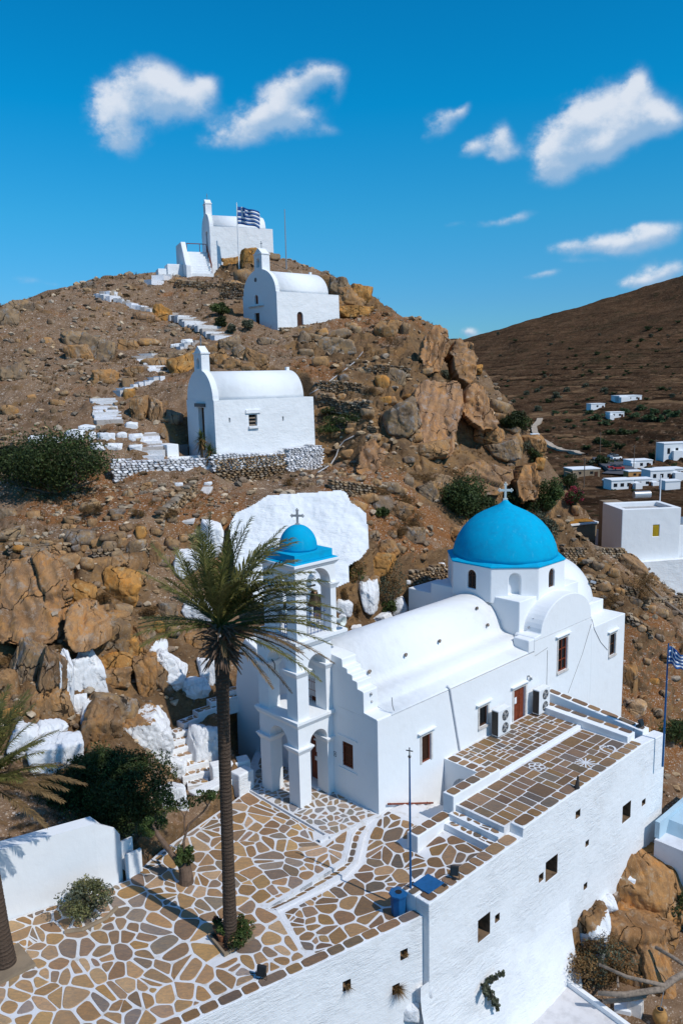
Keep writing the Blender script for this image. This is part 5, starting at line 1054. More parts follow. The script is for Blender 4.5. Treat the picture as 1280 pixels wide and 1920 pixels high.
# ------------------------------------------------------------------ chapels on the hill
def pl(px, py, T, side=True, off=0.):
    o = T(0, 0, 0); a = (T(0, 1)-T(0, 0)) if side else (T(1, 0)-T(0, 0)); o = o+a*off; d = ray(px, py); q = CAMP+d*(((o-CAMP)@a)/(d@a)); v = q-T(0, 0, 0); e = (T(1, 0)-T(0, 0)) if side else (T(0, 1)-T(0, 0)); return float(v@e), float(v[2])
def chapel(name, T, L, W, H, rise, lab, bel, mat='white_chapel', vend=.8, base=-1.5, cutf=None, inset_=.25):
    t_ = thing(name, T(L/2, W/2, 0), lab, 'chapel'); c_ = W/2; rad = W/2-inset_
    b = MB(T=T); b.box(0, L, 0, W, base, H, top=(.0, L-.05, .05, W)); w_ = b.build('wall', M[mat], t_)
    if cutf:
        k = MB(T=T); cutf(k); cut(w_, k)
    prof = [(c_+rad*math.cos(t), H+.002+rise*math.sin(t)) for t in np.linspace(0, math.pi, 26)]
    b = MB(T=T); b.prism(prof, .45, L-vend, 'x'); v_ = b.build('vault', M['white_roof'], t_); v_.data.polygons.foreach_set('use_smooth', [len(p.vertices) == 4 for p in v_.data.polygons])
    prof = [(c_+(rad+.10)*math.cos(t), H+.002+(rise+.14)*math.sin(t)) for t in np.linspace(0, math.pi, 26)]
    b = MB(T=T); b.prism(prof, .0, .47, 'x'); b.build('gable', M[mat], t_)
    bw, bt, z0, z1 = bel; z0 = H+rise*.8
    b = MB(T=T); b.box(.0-.02, bt, c_-bw/2, c_+bw/2, z0, z1); bb = b.build('belfry', M[mat], t_); k = MB(T=T); k.prism(arch_prof(c_-bw*.22, c_+bw*.22, z0+(z1-z0)*.38, z0+(z1-z0)*.68, 8), -.3, bt*.7, 'x'); cut(bb, k)
    b = MB(T=T); e = .06; b.box(-.02-e, bt+e, c_-bw/2-e, c_+bw/2+e, z1+.002, z1+.1); b.prism([(c_-bw/2, z1+.1), (c_+bw/2, z1+.1), (c_, z1+.1+bw*.42)], 0, bt, 'x'); b.build('belfry_cap', M[mat], bb)
    b = MB(T=T); zt_ = z1+.1+bw*.40; b.tube([(bt/2, c_, zt_), (bt/2, c_, zt_+.75)], .035, 6); b.tube([(bt/2, c_-.2, zt_+.5), (bt/2, c_+.2, zt_+.5)], .03, 6); b.build('cross', M['grey_metal'], bb)
    b = MB(T=T); b.box(L-vend-.3, L-vend-.05, c_-.12, c_+.12, H+rise-.05, H+rise+.25); b.build('roof_stub', M[mat], t_)
    return t_
# middle chapel
W2 = pl(475, 788, F2); s2a, s2b = pl(431, 788, F2), pl(531, 785, F2); H2 = pl(404, 751, F2)[1]; L2 = pl(590, 790, F2)[0]
D2 = pl(378, 790, F2, False); 
def c2(k):
    k.box(W2[0]-.36, W2[0]+.36, -.5, .4, W2[1]-.42, W2[1]+.42)
    for s in (s2a, s2b): k.box(s[0]-.07, s[0]+.07, -.5, .3, s[1]-.17, s[1]+.17)
    k.box(-.5, .35, D2[0]-.45, D2[0]+.45, .0, D2[1]+1.0); k.prism(arch_prof(D2[0]-.35, D2[0]+.35, D2[1]+1.7, D2[1]+2.3, 8), -.4, .14, 'x')
chap2 = chapel('chapel', F2, L2, 4.3, H2, 2.05, 'whitewashed barrel-vaulted chapel halfway up the rocky hill with a square side window', (1.15, .62, 0, pl(377, 664, F2, True, 2.15)[1]), cutf=c2)
b = MB(T=F2); b.box(W2[0]-.34, W2[0]+.34, .3, .36, W2[1]-.40, W2[1]+.40); wn = b.build('window', M['black'], chap2)
b = MB(T=F2); [b.box(W2[0]-.34, W2[0]+.34, .2, .26, W2[1]-.4+j*.26, W2[1]-.3+j*.26) for j in range(3)]; b.build('slats', M['driftwood'], wn)
b = MB(T=F2); b.box(W2[0]-.62, W2[0]+.62, -.06, .04, W2[1]+.52, W2[1]+.78); b.box(W2[0]-.42, W2[0]+.42, -.14, .04, W2[1]-.58, W2[1]-.43); b.build('sill', M['white_chapel'], wn)
b = MB(T=F2); b.box(.3, .34, D2[0]-.45, D2[0]+.45, 0, D2[1]+1.0); dr = b.build('door', M['wood_dark'], chap2); b = MB(T=F2); b.box(-.14, .02, D2[0]-.75, D2[0]+.75, D2[1]+1.05, D2[1]+1.3); b.build('lintel', M['grey_wall'], dr)
# upper chapel
d3, sd3 = pl(482, 600, F3, False), pl(563, 600, F3); H3 = pl(521, 546, F3)[1]; L3 = pl(637, 600, F3)[0]
def c3(k):
    k.prism(arch_prof(sd3[0]-.38, sd3[0]+.38, -.3, sd3[1]+.45, 8), -.5, .3, 'y'); k.box(-.5, .3, d3[0]-.45, d3[0]+.45, -.3, d3[1]+.7); k.prism(arch_prof(d3[0]-.32, d3[0]+.32, d3[1]+1.6, d3[1]+2.2, 8), -.5, .3, 'x')
chap3 = chapel('chapel', F3, L3, 6.0, H3, 2.3, 'white chapel higher on the hill with a brown arched side door and a flagpole behind', (1.35, .95, 0, pl(487, 478, F3, True, 3.0)[1]), cutf=c3, vend=1.3)
b = MB(T=F3); b.prism(arch_prof(sd3[0]-.37, sd3[0]+.37, -.3, sd3[1]+.44, 8), .2, .26, 'y'); b.build('side_door', M['wood_dark'], chap3)
b = MB(T=F3); b.box(.2, .26, d3[0]-.45, d3[0]+.45, -.3, d3[1]+.7); dr = b.build('door', M['wood_dark'], chap3); b = MB(T=F3); b.box(-.16, .02, d3[0]-1.3, d3[0]+1.3, d3[1]+1.3, d3[1]+1.42); b.build('ledge', M['marble'], dr); b = MB(T=F3); b.prism(arch_prof(d3[0]-.3, d3[0]+.3, d3[1]+1.62, d3[1]+2.2, 8), .18, .22, 'x'); b.build('niche_icon', M['wood'], dr)
b = MB(T=F3); b.tube([(-.006, d3[0], d3[1]+4.0), (-.02, d3[0], d3[1]+4.0)], .22, 14); b.build('round_window', M['grey_wall'], chap3)
# summit chapel with its outside stair
H1 = pl(396, 424, F1)[1]; L1 = pl(513, 460, F1)[0]; d1_ = pl(388, 450, F1, False)
def c1(k): k.box(-.5, .3, d1_[0]-.5, d1_[0]+.5, .9, d1_[1]+1.0)
chap1 = chapel('chapel', F1, L1, 4.8, H1, 1.7, 'white chapel on the hill summit with outside stair and flag in front', (1.2, .75, 0, pl(390, 384, F1, True, 2.4)[1]), cutf=c1, vend=.9, base=-3)
b = MB(T=F1); b.box(.2, .26, d1_[0]-.5, d1_[0]+.5, .9, d1_[1]+1.0); b.build('door', M['wood_dark'], chap1)
st1 = thing('summit_stair', F1(-1.5, 1, -2), 'white stair with slanting flank wall and brown railing climbing to the summit chapel', 'stairs')
b = MB(T=F1)
for i in range(9): b.box(-2.8+.002*i, -.06-.002*i, -1.35+.32*i, 1.6, -4, -2.0+.33*i)
b.build('steps', M['white_chapel'], st1); b = MB(T=F1); b.box(-2.8, -.03, 1.603, 4.7, -4, .92); b.build('landing', M['white_chapel'], st1)
b = MB(T=F1); b.prism([(-1.5, -4), (4.7, -4), (4.7, 2.0), (1.3, 2.0), (-1.0, -.9), (-1.5, -1.1)], -3.4, -2.82, 'x'); b.build('flank_wall', M['white_chapel'], st1, bevel=.05)
b = MB(T=F1); b.box(-5.3, -3.42, .5, 2.6, -4, -.75); b.build('plinth', M['white_chapel'], st1, bevel=.05); b = MB(T=F1); b.box(-6.4, -5.32, .7, 2.6, -4, -1.3); b.build('plinth', M['white_chapel'], st1, bevel=.05)
b = MB(T=F1)
for i in range(5): x = -1.2+.68*i; z = -1.95+.7*i; b.tube([(-.2, x, z), (-.2, x, z+.95)], .035, 5)
b.tube([(-.2, -1.2, -1.0), (-.2, 1.55, 1.85), (-1.0, 1.7, 1.9), (-2.6, 1.7, 1.9)], .05, 6); b.tube([(-.2, -1.2, -1.4), (-.2, 1.55, 1.4)], .03, 5); b.tube([(-1.0, 1.7, .9), (-1.0, 1.7, 1.9)], .04, 5); b.tube([(-2.6, 1.7, .9), (-2.6, 1.7, 1.9)], .04, 5); b.build('railing', M['wood'], st1)
pq = hit(449, 508); pq = pq if pq is not None else atY(449, 508, 98)
fpo = pole('flagpole', pq-[0, 0, .3], hpx(0, 377, pq), .09, 'white_trim', 'tall white flagpole with a striped flag on the hilltop', 'knob'); hh = hpx(0, 386, pq)
flag(pq+[.08, 0, hh-.1], 2.75, 2.0, (.93, -.37), 'blue and white striped flag with a cross flying near the summit chapel', .26, .85)
pq = hit(537, 505); pq = pq if pq is not None else atY(537, 505, 100); pole('flagpole', pq-[0, 0, .5], hpx(0, 384, pq), .07, 'grey_metal', 'thin bare grey pole right of the summit chapel', None)
rp = ch(13.6, -6.35, -.6); rp = on(1241, 1437, -.6); pole('flagpole', rp, hpx(0, 1207, rp), .06, 'blue_metal', 'dark blue flagpole at the far right end of the terrace wall', None)
flag(rp+[.05, 0, hpx(0, 1207, rp)-.15], 1.15, .9, (.9, -.45), 'small crumpled blue and white flag on the dark blue pole at far right', .22, .5, .6)
b = MB(); q = rp+[0, 0, hpx(0, 1206, rp)]; b.tube([q, q+[.9, -.2, .12]], .02, 5); tag(b.build('flag_stick', M['driftwood']), 'thin stick across the top of the dark blue flagpole at right', 'stick')
# ------------------------------------------------------------------ left garden wall, hill stair
gw = thing('garden_wall', ch(-12, 4.6, 0), 'big smooth white garden wall left of the dark tree with a shadowed rounded end', 'wall')
gp = [(-26, 7.45), (-14.73, 4.98), (-11.4, 4.15), (-10.7, 4.02), (-10.35, 4.25), (-10.25, 4.75)]
b = C(); n = len(gp); inn = [(q[0]+.12, q[1]+.62) for q in gp]; inn[-1] = (-10.8, 4.95); inn[-2] = (-10.85, 4.75); inn[-3] = (-10.95, 4.65)
ht = [2.8, 2.72, 2.7, 2.3, 1.75, 1.1]
for i in range(n-1):
    a, c, d, e = gp[i], gp[i+1], inn[i+1], inn[i]; h0, h1 = ht[i], ht[i+1]
    b.add([(*a, -.6), (*c, -.6), (*d, -.6), (*e, -.6), (*a, h0), (*c, h1), (*d, h1), (*e, h0)], [(4, 5, 6, 7), (0, 1, 5, 4), (2, 3, 7, 6)]+([(1, 2, 6, 5)] if i == n-2 else []))
b.build('wall', M['white'], gw, fix=True)
b = C(); b.box(-10.5, -9.75, 4.4, 4.5, -.2, 1.3); b.box(-10.3, -9.6, 4.0, 4.1, -.2, .9); b.build('gate_slabs', M['white'], gw)
hs_ = thing('hill_stair', on(370, 1460, .3), 'whitewashed irregular stair with stone treads winding up behind the palm trunk', 'stairs')
mt = MB(); ms = MB(T=ch); r_ = random.Random(6); TS = []
for i, (a, c, z) in enumerate(TR):
    p, q = on(*a, z), on(*c, z); d = q-p; bk = np.array([-d[1], d[0], 0]); bk /= np.linalg.norm(bk)
    if bk[1] < 0: bk = -bk
    w = .62; vs = [p, q, q+bk*w, p+bk*w]; mt.add([v for v in vs]+[v-[0, 0, .9] for v in vs], [(0, 1, 2, 3), (0, 4, 5, 1), (1, 5, 6, 2), (2, 6, 7, 3), (3, 7, 4, 0)])
    U0 = [np.array(uw(v)) for v in (p+d*.03+bk*.09, q-d*.03+bk*.09, q-d*.05+bk*.56, p+d*.05+bk*.56)]
    TS.append((U0, z, i))
for U0, z, i in TS:
    for cc in crazy(U0, .30, 50+i, .022): stones_mesh(ms, [cc], lambda u, w_, z=z: z+.003, STONE_C, r_)
mt.build('step', M['white_rough'], hs_); ms.build('tread_stones', M['flagstone'], hs_, fix=False)
b = MB()
for (a, c, z0, z1) in (((369, 1492), (455, 1452), .62, 0), ((398, 1440), (470, 1425), 1.1, 0), ((448, 1455), (476, 1442), .95, 0)):
    p, q = on(*a, z0), on(*c, z0); d = (q-p); bk = np.array([-d[1], d[0], 0]); bk /= np.linalg.norm(bk); bk = bk if bk[1] > 0 else -bk; vs = [p, q, q+bk*.7, p+bk*.7]
    b.add([v for v in vs]+[v-[0, 0, 1.2] for v in vs], [(0, 1, 2, 3), (0, 4, 5, 1), (1, 5, 6, 2), (2, 6, 7, 3), (3, 7, 4, 0)])
b.build('side_block', M['white_rough'], hs_, bevel=.06)
# ------------------------------------------------------------------ boulders (photo position of the rock, size in the photo, tilt)
OC, GR, PK, YE = (1.15, 1.0, .82), (.95, 1.0, 1.08), (1.25, 1.0, .92), (1.5, 1.15, .65)
BIG = [  # x, y, w, h, tilt, paint, tone, label
 (752,792,74,58,-18,None,GR,'dark grey overhanging boulder with a shadowed hollow left of the great slab'),


 (802,848,84,34,-4,None,OC,'low cracked rock base under the great slab'),








 (862,676,48,40,20,None,OC,'broad ledge rock left of the cliff edge'),




 (914,816,52,40,8,None,OC,'squared rock left of the dark tree at the cliff foot'),
 (946,846,62,44,-12,None,GR,'long grey rock under the cliff foot tree'),




 (999,833,40,38,0,None,OC,'rounded boulder at the right edge of the cliff beside the valley'),
 (826,908,48,36,12,None,(1.5,1.45,1.4),'pale flat-topped boulder above the dark bush behind the church'),
 (806,926,32,48,-28,None,GR,'thin tilted slab left of the pale flat-topped boulder'),
 (626,658,60,44,-6,None,GR,'large rounded tan boulder below the upper chapel'),
 (725,622,44,40,0,None,OC,'squat cracked boulder near the cliff rim right of the upper chapel'),
 (742,716,36,44,8,None,GR,'pair rock with a rounded head on the middle slope'),
 (654,568,56,50,10,None,OC,'jointed rock stack right of the upper chapel'), (676,560,36,52,14,None,YE,'orange crag at the right end of the summit ridge'), (634,540,40,32,6,None,GR,'grey blocky crag on the summit ridge behind the upper chapel'),(664,585,58,22,4,None,YE,'low orange rock foot under the summit crag'),
 (471,486,36,40,0,None,YE,'ochre crag directly below the summit chapel'), (437,494,40,22,0,None,YE,'golden rock left of the summit crag near the white stair'), (505,485,34,18,5,None,GR,'low crag at the right foot of the summit chapel'),
 (143,642,44,40,-10,None,GR,'upper left lobe of the grey boulder group on the left slope'), (176,664,52,56,12,None,GR,'right lobe of the grey boulder group on the left slope'), (150,668,44,38,-8,None,(1.1,1.0,.9),'lower middle lobe of the grey boulder group on the left slope'),
 (25,706,48,40,-14,None,GR,'grey boulder alone at the left edge of the middle slope'), (303,592,38,32,0,None,YE,'orange streaked boulder beside the white summit path'), (274,600,44,22,0,None,(1,.9,.85),'flat brown rock left of the orange streaked boulder'),
 (243,653,42,28,5,None,OC,'rounded tan boulder left of the stony path bend'), (200,712,52,32,-6,None,OC,'big flat ochre boulder left of the white path'), (252,703,38,26,0,None,OC,'ochre boulder touching the white path on its upper side'), (348,688,72,46,-22,None,YE,'big slanting orange boulder behind the middle chapel belfry'),
 (262,775,30,54,4,None,OC,'standing rib rock below the path, left one'), (292,776,30,58,-3,None,(1.2,1.1,1.0),'pale streaked standing rock left of the middle chapel'), (326,784,34,26,12,None,GR,'grey triangular rock beside the middle chapel door'),
 (398,658,36,26,-20,None,OC,'upper left knuckle of the cracked rocks behind the middle chapel'), (430,650,40,30,-15,None,GR,'top knuckle of the cracked rocks behind the middle chapel'), (412,676,38,32,-30,None,OC,'middle left knuckle of the cracked rocks behind the middle chapel'), (450,668,30,38,-10,None,GR,'dark round knuckle of the cracked rocks behind the middle chapel'), (436,688,34,26,-20,None,OC,'lower knuckle of the cracked rocks behind the middle chapel'), (482,676,44,32,20,None,OC,'right knuckle of the cracked rocks behind the middle chapel'), (470,694,34,18,20,None,OC,'bottom right knuckle of the cracked rocks behind the middle chapel'),




 (70,1042,52,32,4,None,GR,'grey cap stone on top of the great outcrop'),

 (152,1118,50,54,6,None,YE,'upright golden block above the streaked ribs'), (162,1180,38,84,4,None,(1.4,1.3,1.2),'pale streaked upright rib rock on the left slope'), (206,1196,60,68,8,None,(1,.95,.85),'dark golden faceted block beside the streaked rib'), (238,1214,44,58,-20,None,YE,'leaning golden block right of the dark faceted block'), (264,1200,40,52,4,None,OC,'upright ochre stone left of the small white-painted rock'), (218,1244,62,40,6,None,YE,'low golden rock shelf under the faceted blocks'), (210,1272,62,36,0,None,OC,'brown rock shelf above the white-painted slabs'), (276,1270,42,80,-6,None,OC,'long upright rock left of the half-shaded white rock'), (302,1272,36,66,-16,None,(.9,.85,.8),'dark slanting rock right of the long upright rock'),
 (52,1262,52,106,24,None,GR,'long leaning grey slab at the left foot of the slope'), (95,1272,40,100,14,None,(1,.92,.85),'leaning brown slab beside the long grey slab'), (92,1320,64,66,0,None,OC,'brown rock mass below the leaning slabs'), (18,1300,34,70,0,None,OC,'ochre rock at the left edge under the leaning slabs'), (24,1338,30,20,0,None,YE,'small orange block at the left edge above the palm fronds'),
 (228,1100,74,60,10,None,YE,'round boulder with a yellow lichen ring on the left slope'), (196,1066,56,40,0,None,OC,'big round pale ochre boulder in the stone field'), (250,1053,50,34,0,None,OC,'angular ochre boulder in the stone field'), (292,1042,28,44,6,None,OC,'upright rounded stone at the right end of the stone field'), (211,1157,64,22,3,None,OC,'flat lying slab across the left slope'), (16,966,36,26,6,None,GR,'blue-grey boulder at the left edge under the big bush'), (316,1150,32,40,0,None,GR,'grey upright stone behind the palm fronds'), (370,1200,50,30,0,None,OC,'brown rock ledge left of the palm crown'),
 (205,1336,88,66,18,None,GR,'curved brown rock above the largest white-painted boulder'), (192,1366,66,84,18,None,(1.0,.9,.8),'brown rock flank left of the largest white-painted boulder'),
 (1196,1664,124,120,14,None,(1.35,1.1,.82),'large brown boulder at the right foot of the retaining wall'), (1224,1720,96,110,-8,None,(1.35,1.1,.82),'brown cleft boulder near the lower right edge'), (1146,1768,136,130,8,None,(1.3,1.05,.8),'broad cracked brown rock under the retaining wall'), (1194,1812,104,96,-10,None,(1.2,1.0,.8),'dark brown rock above the driftwood poles'), (1105,1752,62,76,4,(.75,.6),OC,'pink rock splashed with whitewash against the retaining wall'), (1240,1690,60,80,0,None,(.95,.85,.75),'shaded brown rock against the right neighbour wall'),
 (726,1034,42,40,-14,None,OC,'dark ochre rock right of the white plastered cliff'), (716,1056,50,44,-24,None,YE,'brown rounded rock below the white plastered cliff'), (774,1006,46,36,0,None,GR,'grey rock half hidden left of the blue dome'), (860,1010,40,36,6,None,OC,'tan boulder close behind the blue dome'), (744,958,46,30,10,None,(1,.9,.8),'brown rock above the dry orange brush'),
 (1178,1062,60,34,36,None,(1.2,1.1,1.0),'long slanting pale rock left of the white house'), (1258,1100,34,28,0,None,OC,'roundish boulder below the white house'), (1180,1280,30,60,0,None,OC,'ochre rock beside the church end wall'), (1188,1330,40,30,0,None,(1.7,1.65,1.6),'pale pinkish boulder at the foot of the church end wall'), (1024,958,28,42,0,None,OC,'upright rock by the dark shrub right of the dome'), (1040,985,30,24,0,None,OC,'small ochre rock left of the rust-lidded cistern'),
 (40,580,46,28,0,None,GR,'dark knobbly rock on the far left skyline'), (14,598,36,36,0,None,GR,'dark rock at the extreme left of the skyline'), (64,578,26,18,0,None,GR,'small dark rock on the left skyline'), (168,538,24,14,0,None,(.7,.75,.85),'lone dark boulder on the skyline left of the white path'),
]
PAINT = [
 (126,1290,24,112,4,True,None,'narrow tall white-painted slab on the lower left slope'), (168,1268,50,90,-2,True,None,'broad tall white-painted slab beside the narrow one'), (146,1326,30,40,0,True,None,'small white-painted slab between the two tall ones'), (164,1344,24,62,20,True,None,'tapering white-painted slab under the broad one'),
 (292,1218,36,32,10,True,None,'small heart-shaped white-painted rock on the slope'), (316,1256,66,52,36,True,None,'white-painted rock half in shadow left of the palm trunk'), (364,1292,48,40,0,True,None,'shaded square white-painted rock behind the palm trunk'), (395,1262,36,60,0,True,None,'shaded white-painted rock face close behind the palm trunk'),
 (262,1386,116,96,-6,(.86,.1),OC,'largest white-painted boulder beside the dark tree'), (384,1400,62,84,14,True,None,'white-painted boulder bordering the hill stair'), (50,1388,52,62,14,True,None,'white-painted slab behind the left palm fronds'), (92,1378,50,40,0,True,None,'white-painted rock above the dark tree on the left'), (100,1420,84,66,0,True,None,'broad white-painted rock left of the dark tree top'),(322,1445,58,42,10,True,None,'white-painted lump at the foot of the hill stair'), (318,1500,50,60,0,True,None,'low white-painted kerb rock left of the hill stair'),
 (348,1058,44,52,32,True,None,'white-painted rock behind the upper palm fronds'), (374,1146,66,46,0,True,None,'white-painted rock left of the palm crown'), (398,1012,46,66,10,True,None,'white-painted rock at the left end of the plastered cliff'), (382,1040,26,22,0,True,None,'tiny white-painted rock between palm fronds'), (404,1205,24,24,0,True,None,'white-painted stone at the palm crown base'),
 (693,1120,32,60,-6,True,None,'pear-shaped white-painted rock behind the barrel roof'), (643,1139,32,28,14,True,None,'rounded white-painted rock right of the belfry'), (641,1161,16,20,0,True,None,'small white-painted stone right of the belfry'), (664,1178,28,14,0,True,None,'flat white-painted stone behind the barrel roof'), (714,1158,42,18,-16,True,None,'white-painted rubble edge behind the barrel roof'), (745,1140,32,30,-30,True,None,'white-painted stone edging left of the crossing'), (827,1063,16,18,0,True,None,'white-painted block left of the blue dome'), (806,1064,8,8,0,True,None,'little white stone left of the blue dome'), (809,1074,10,8,0,True,None,'little white stone below the white block'),(764,1092,10,10,0,True,None,'little white stone above the stone edging'),
 (1166,1653,42,26,0,True,None,'whitewashed lump on top of the right foot boulder'), (1128,1694,38,26,-10,True,None,'whitewashed lump on the rock below the wall corner'), (1140,1660,18,22,0,True,None,'small whitewashed stone at the wall foot'), 
 (70,825,28,16,0,True,None,'leftmost white-faced stone in the terrace edge above the big bush'), (104,828,26,16,0,True,None,'white-faced stone partly behind the big bush top'), (140,819,34,24,0,True,None,'big round white-faced stone above the bush'), (163,803,28,12,4,True,None,'flat white stone at the top of the terrace edge'), (198,823,30,22,0,True,None,'oval white-faced stone in the terrace edge'), (174,820,14,18,0,True,None,'narrow white-faced stone between the two ovals'), (229,818,18,16,0,True,None,'squarish white-faced stone near the white steps'), (247,799,26,16,0,True,None,'pale whitened stone beside the upper white steps'), (256,823,24,22,0,True,None,'white-faced stone beside the lower white steps'), (184,838,22,16,0,True,None,'white-faced stone in the second row above the bush'), (212,839,28,16,0,True,None,'wide white-faced stone in the second row'), (255,841,24,14,0,True,None,'white-faced stone in the second row beside the steps'),
 (335,910,14,10,0,True,None,'white stone fallen below the white dry wall'), (391,908,16,9,0,True,None,'white block fallen below the chapel wall'), (330,650,20,10,0,True,None,'white flat stone beside the path under the upper chapel'), (352,644,22,14,0,True,None,'white angular stone beside the path bend'),
]
for x, y, w, h, t_, p_, tn, lab in BIG+PAINT:
    boulder(x, y, w, h, t_, p_, tn, 'painted_rock' if p_ is True else 'boulder', lab, 'rock', 'white-painted rocks' if p_ else 'large rocks of the hillside')
# the wall-foot lumps on the retaining wall
for px_, py_, s_, lab in ((790, 1860, .34, 'white plastered lump at the corner of the two lower walls'), (768, 1894, .38, 'white plastered lump below the corner of the two lower walls')):
    s0, z0 = wptL(px_, py_); boulder(px_, py_, 30, 26, 0, True, None, 'painted_rock', lab, 'rock', 'white-painted rocks', p=LW(s0, -.05, z0), push=.1)
# field stones (smaller, alike)
SM = [(180,320,75,60),(70,415,130,60),(120,455,80,35),(115,490,85,45),(215,490,80,45),(300,490,65,55),(495,265,110,55),(400,335,100,45),(380,380,80,40),(430,430,150,80),(505,355,50,50),(520,395,50,35),(620,425,130,45),(535,465,75,60),(600,480,90,60),(665,465,60,55),(740,480,110,70),(690,380,60,40),(770,405,60,70),(640,290,90,35),(640,320,70,35),(700,205,60,60),(720,235,50,30),(475,575,70,70),(420,490,45,45),(470,485,60,40),(640,530,70,60),(940,465,80,60),(370,560,140,80),(520,690,60,35),(760,650,90,80),(680,820,100,50),(575,810,45,35),(870,915,60,60),(945,930,80,80),(850,400,60,40),(940,330,60,36),(960,290,50,30),(910,250,60,36),(860,230,50,40),(800,150,60,40),(640,560,60,40),(300,580,60,40),(1000,430,50,40),(900,560,60,60),(330,520,50,40),(260,460,60,30),(560,500,60,40)]
SM = [(x*.34375, 860+y*.34375, w*.34375, h*.34375) for x, y, w, h in SM]
SM2 = [(195,285,60,40),(30,230,70,80),(120,350,90,60),(40,295,90,40),(225,365,45,40),(130,185,60,50),(220,195,120,60),(290,150,70,40),(320,180,50,60),(580,170,50,80),(510,300,45,35),(245,435,60,50),(205,475,50,30),(345,395,70,40),(450,375,60,40),(460,465,80,100),(580,400,50,40),(800,180,60,60),(1090,590,120,70),(1095,650,60,50),(265,850,60,50),(230,360,40,30),(500,560,70,50),(540,620,90,60),(150,540,120,50),(130,610,120,40),(250,520,60,40),(300,560,80,30),(360,500,60,40),(640,480,50,30),(600,540,60,40),(200,700,50,30),(280,720,60,30),(420,760,60,40),(480,810,60,40),(160,830,50,40),(200,900,60,40),(230,960,60,30),(330,980,80,30),(300,1010,80,30),(420,1000,60,40),(720,340,40,60),(850,250,80,50),(770,260,60,80),(930,330,80,40),(960,390,80,50),(600,880,60,40),(650,930,40,40),(1180,720,60,50),(1190,830,60,90),(1020,770,60,40),(450,1120,130,90),(380,1090,100,60),(500,1030,100,60),(560,1060,60,60),(330,1130,80,50),(600,1000,60,50),(640,760,70,50),(700,400,60,40)]
SM += [(560+x*.34375, 560+y*.34375, w*.34375, h*.34375) for x, y, w, h in SM2]
SM += [(1065,1040,16,12),(1090,1052,20,12),(1118,1062,22,14),(1150,1075,20,16),(1100,1085,22,16),(1130,1100,24,16),(1160,1110,20,16),(1190,1130,22,16),(1216,1142,20,14),(1240,1150,24,16),(1262,1140,20,14),(1202,1178,16,12),(1236,1196,16,12),(1250,1232,20,14),(1212,1240,14,10),(1196,1212,14,10),(1224,1278,18,12),(1246,1300,16,12),(1204,1310,16,12),(1232,1336,18,14),(1258,1350,16,12),(1214,1372,18,12),(1252,1395,20,16),(18,772,28,22),(120,738,16,10),(108,756,24,12),(280,643,38,18),(268,694,20,18),(290,682,52,18),(322,666,58,14),(240,720,24,22),(243,741,24,24),(500,641,40,14),(90,640,16,12),(60,660,14,10),(350,620,14,10),(395,622,12,8),(220,610,12,8),(160,600,10,8),(52,620,10,8),(455,522,34,30),(440,540,34,24),(360,535,56,18),(340,530,30,12),(590,635,30,16),(700,735,30,20),(720,752,24,16),(670,760,22,14),(640,745,20,14),(690,775,26,16),(660,800,22,14),(630,815,20,14),(96,604,14,10),(200,590,12,8),(130,690,12,9),(85,712,14,10),(60,745,16,10),(150,742,14,8),(35,640,10,8),(1078,958,14,20),(965,832,30,34),(1010,870,20,26),(700,1005,26,20),(735,1002,20,16),(752,1030,20,14),(792,1045,16,12),(700,1090,24,18),(680,1085,20,14)]
SMLAB = {0: 'ochre field stone half buried in the hillside', 1: 'greyish field stone half buried in the hillside', 2: 'small brown stone lying loose on the hillside', 3: 'squarish tan block lying on the hillside', 4: 'small grey stone lying loose on the hillside'}
for i, (x, y, w, h) in enumerate(SM):
    k_ = i % 5; boulder(x, y, w, h, random.uniform(-18, 18), None, {0: (1.35, 1.2, 1.0), 1: (1.15, 1.18, 1.2), 2: (1.0, .95, .9), 3: YE if i % 3 == 0 else (1.4, 1.22, .98), 4: (1.0, 1.05, 1.15)}[k_], 'field_stone', SMLAB[k_], 'stone', 'loose field stones', n=3, blocky=.9, push=-.12)
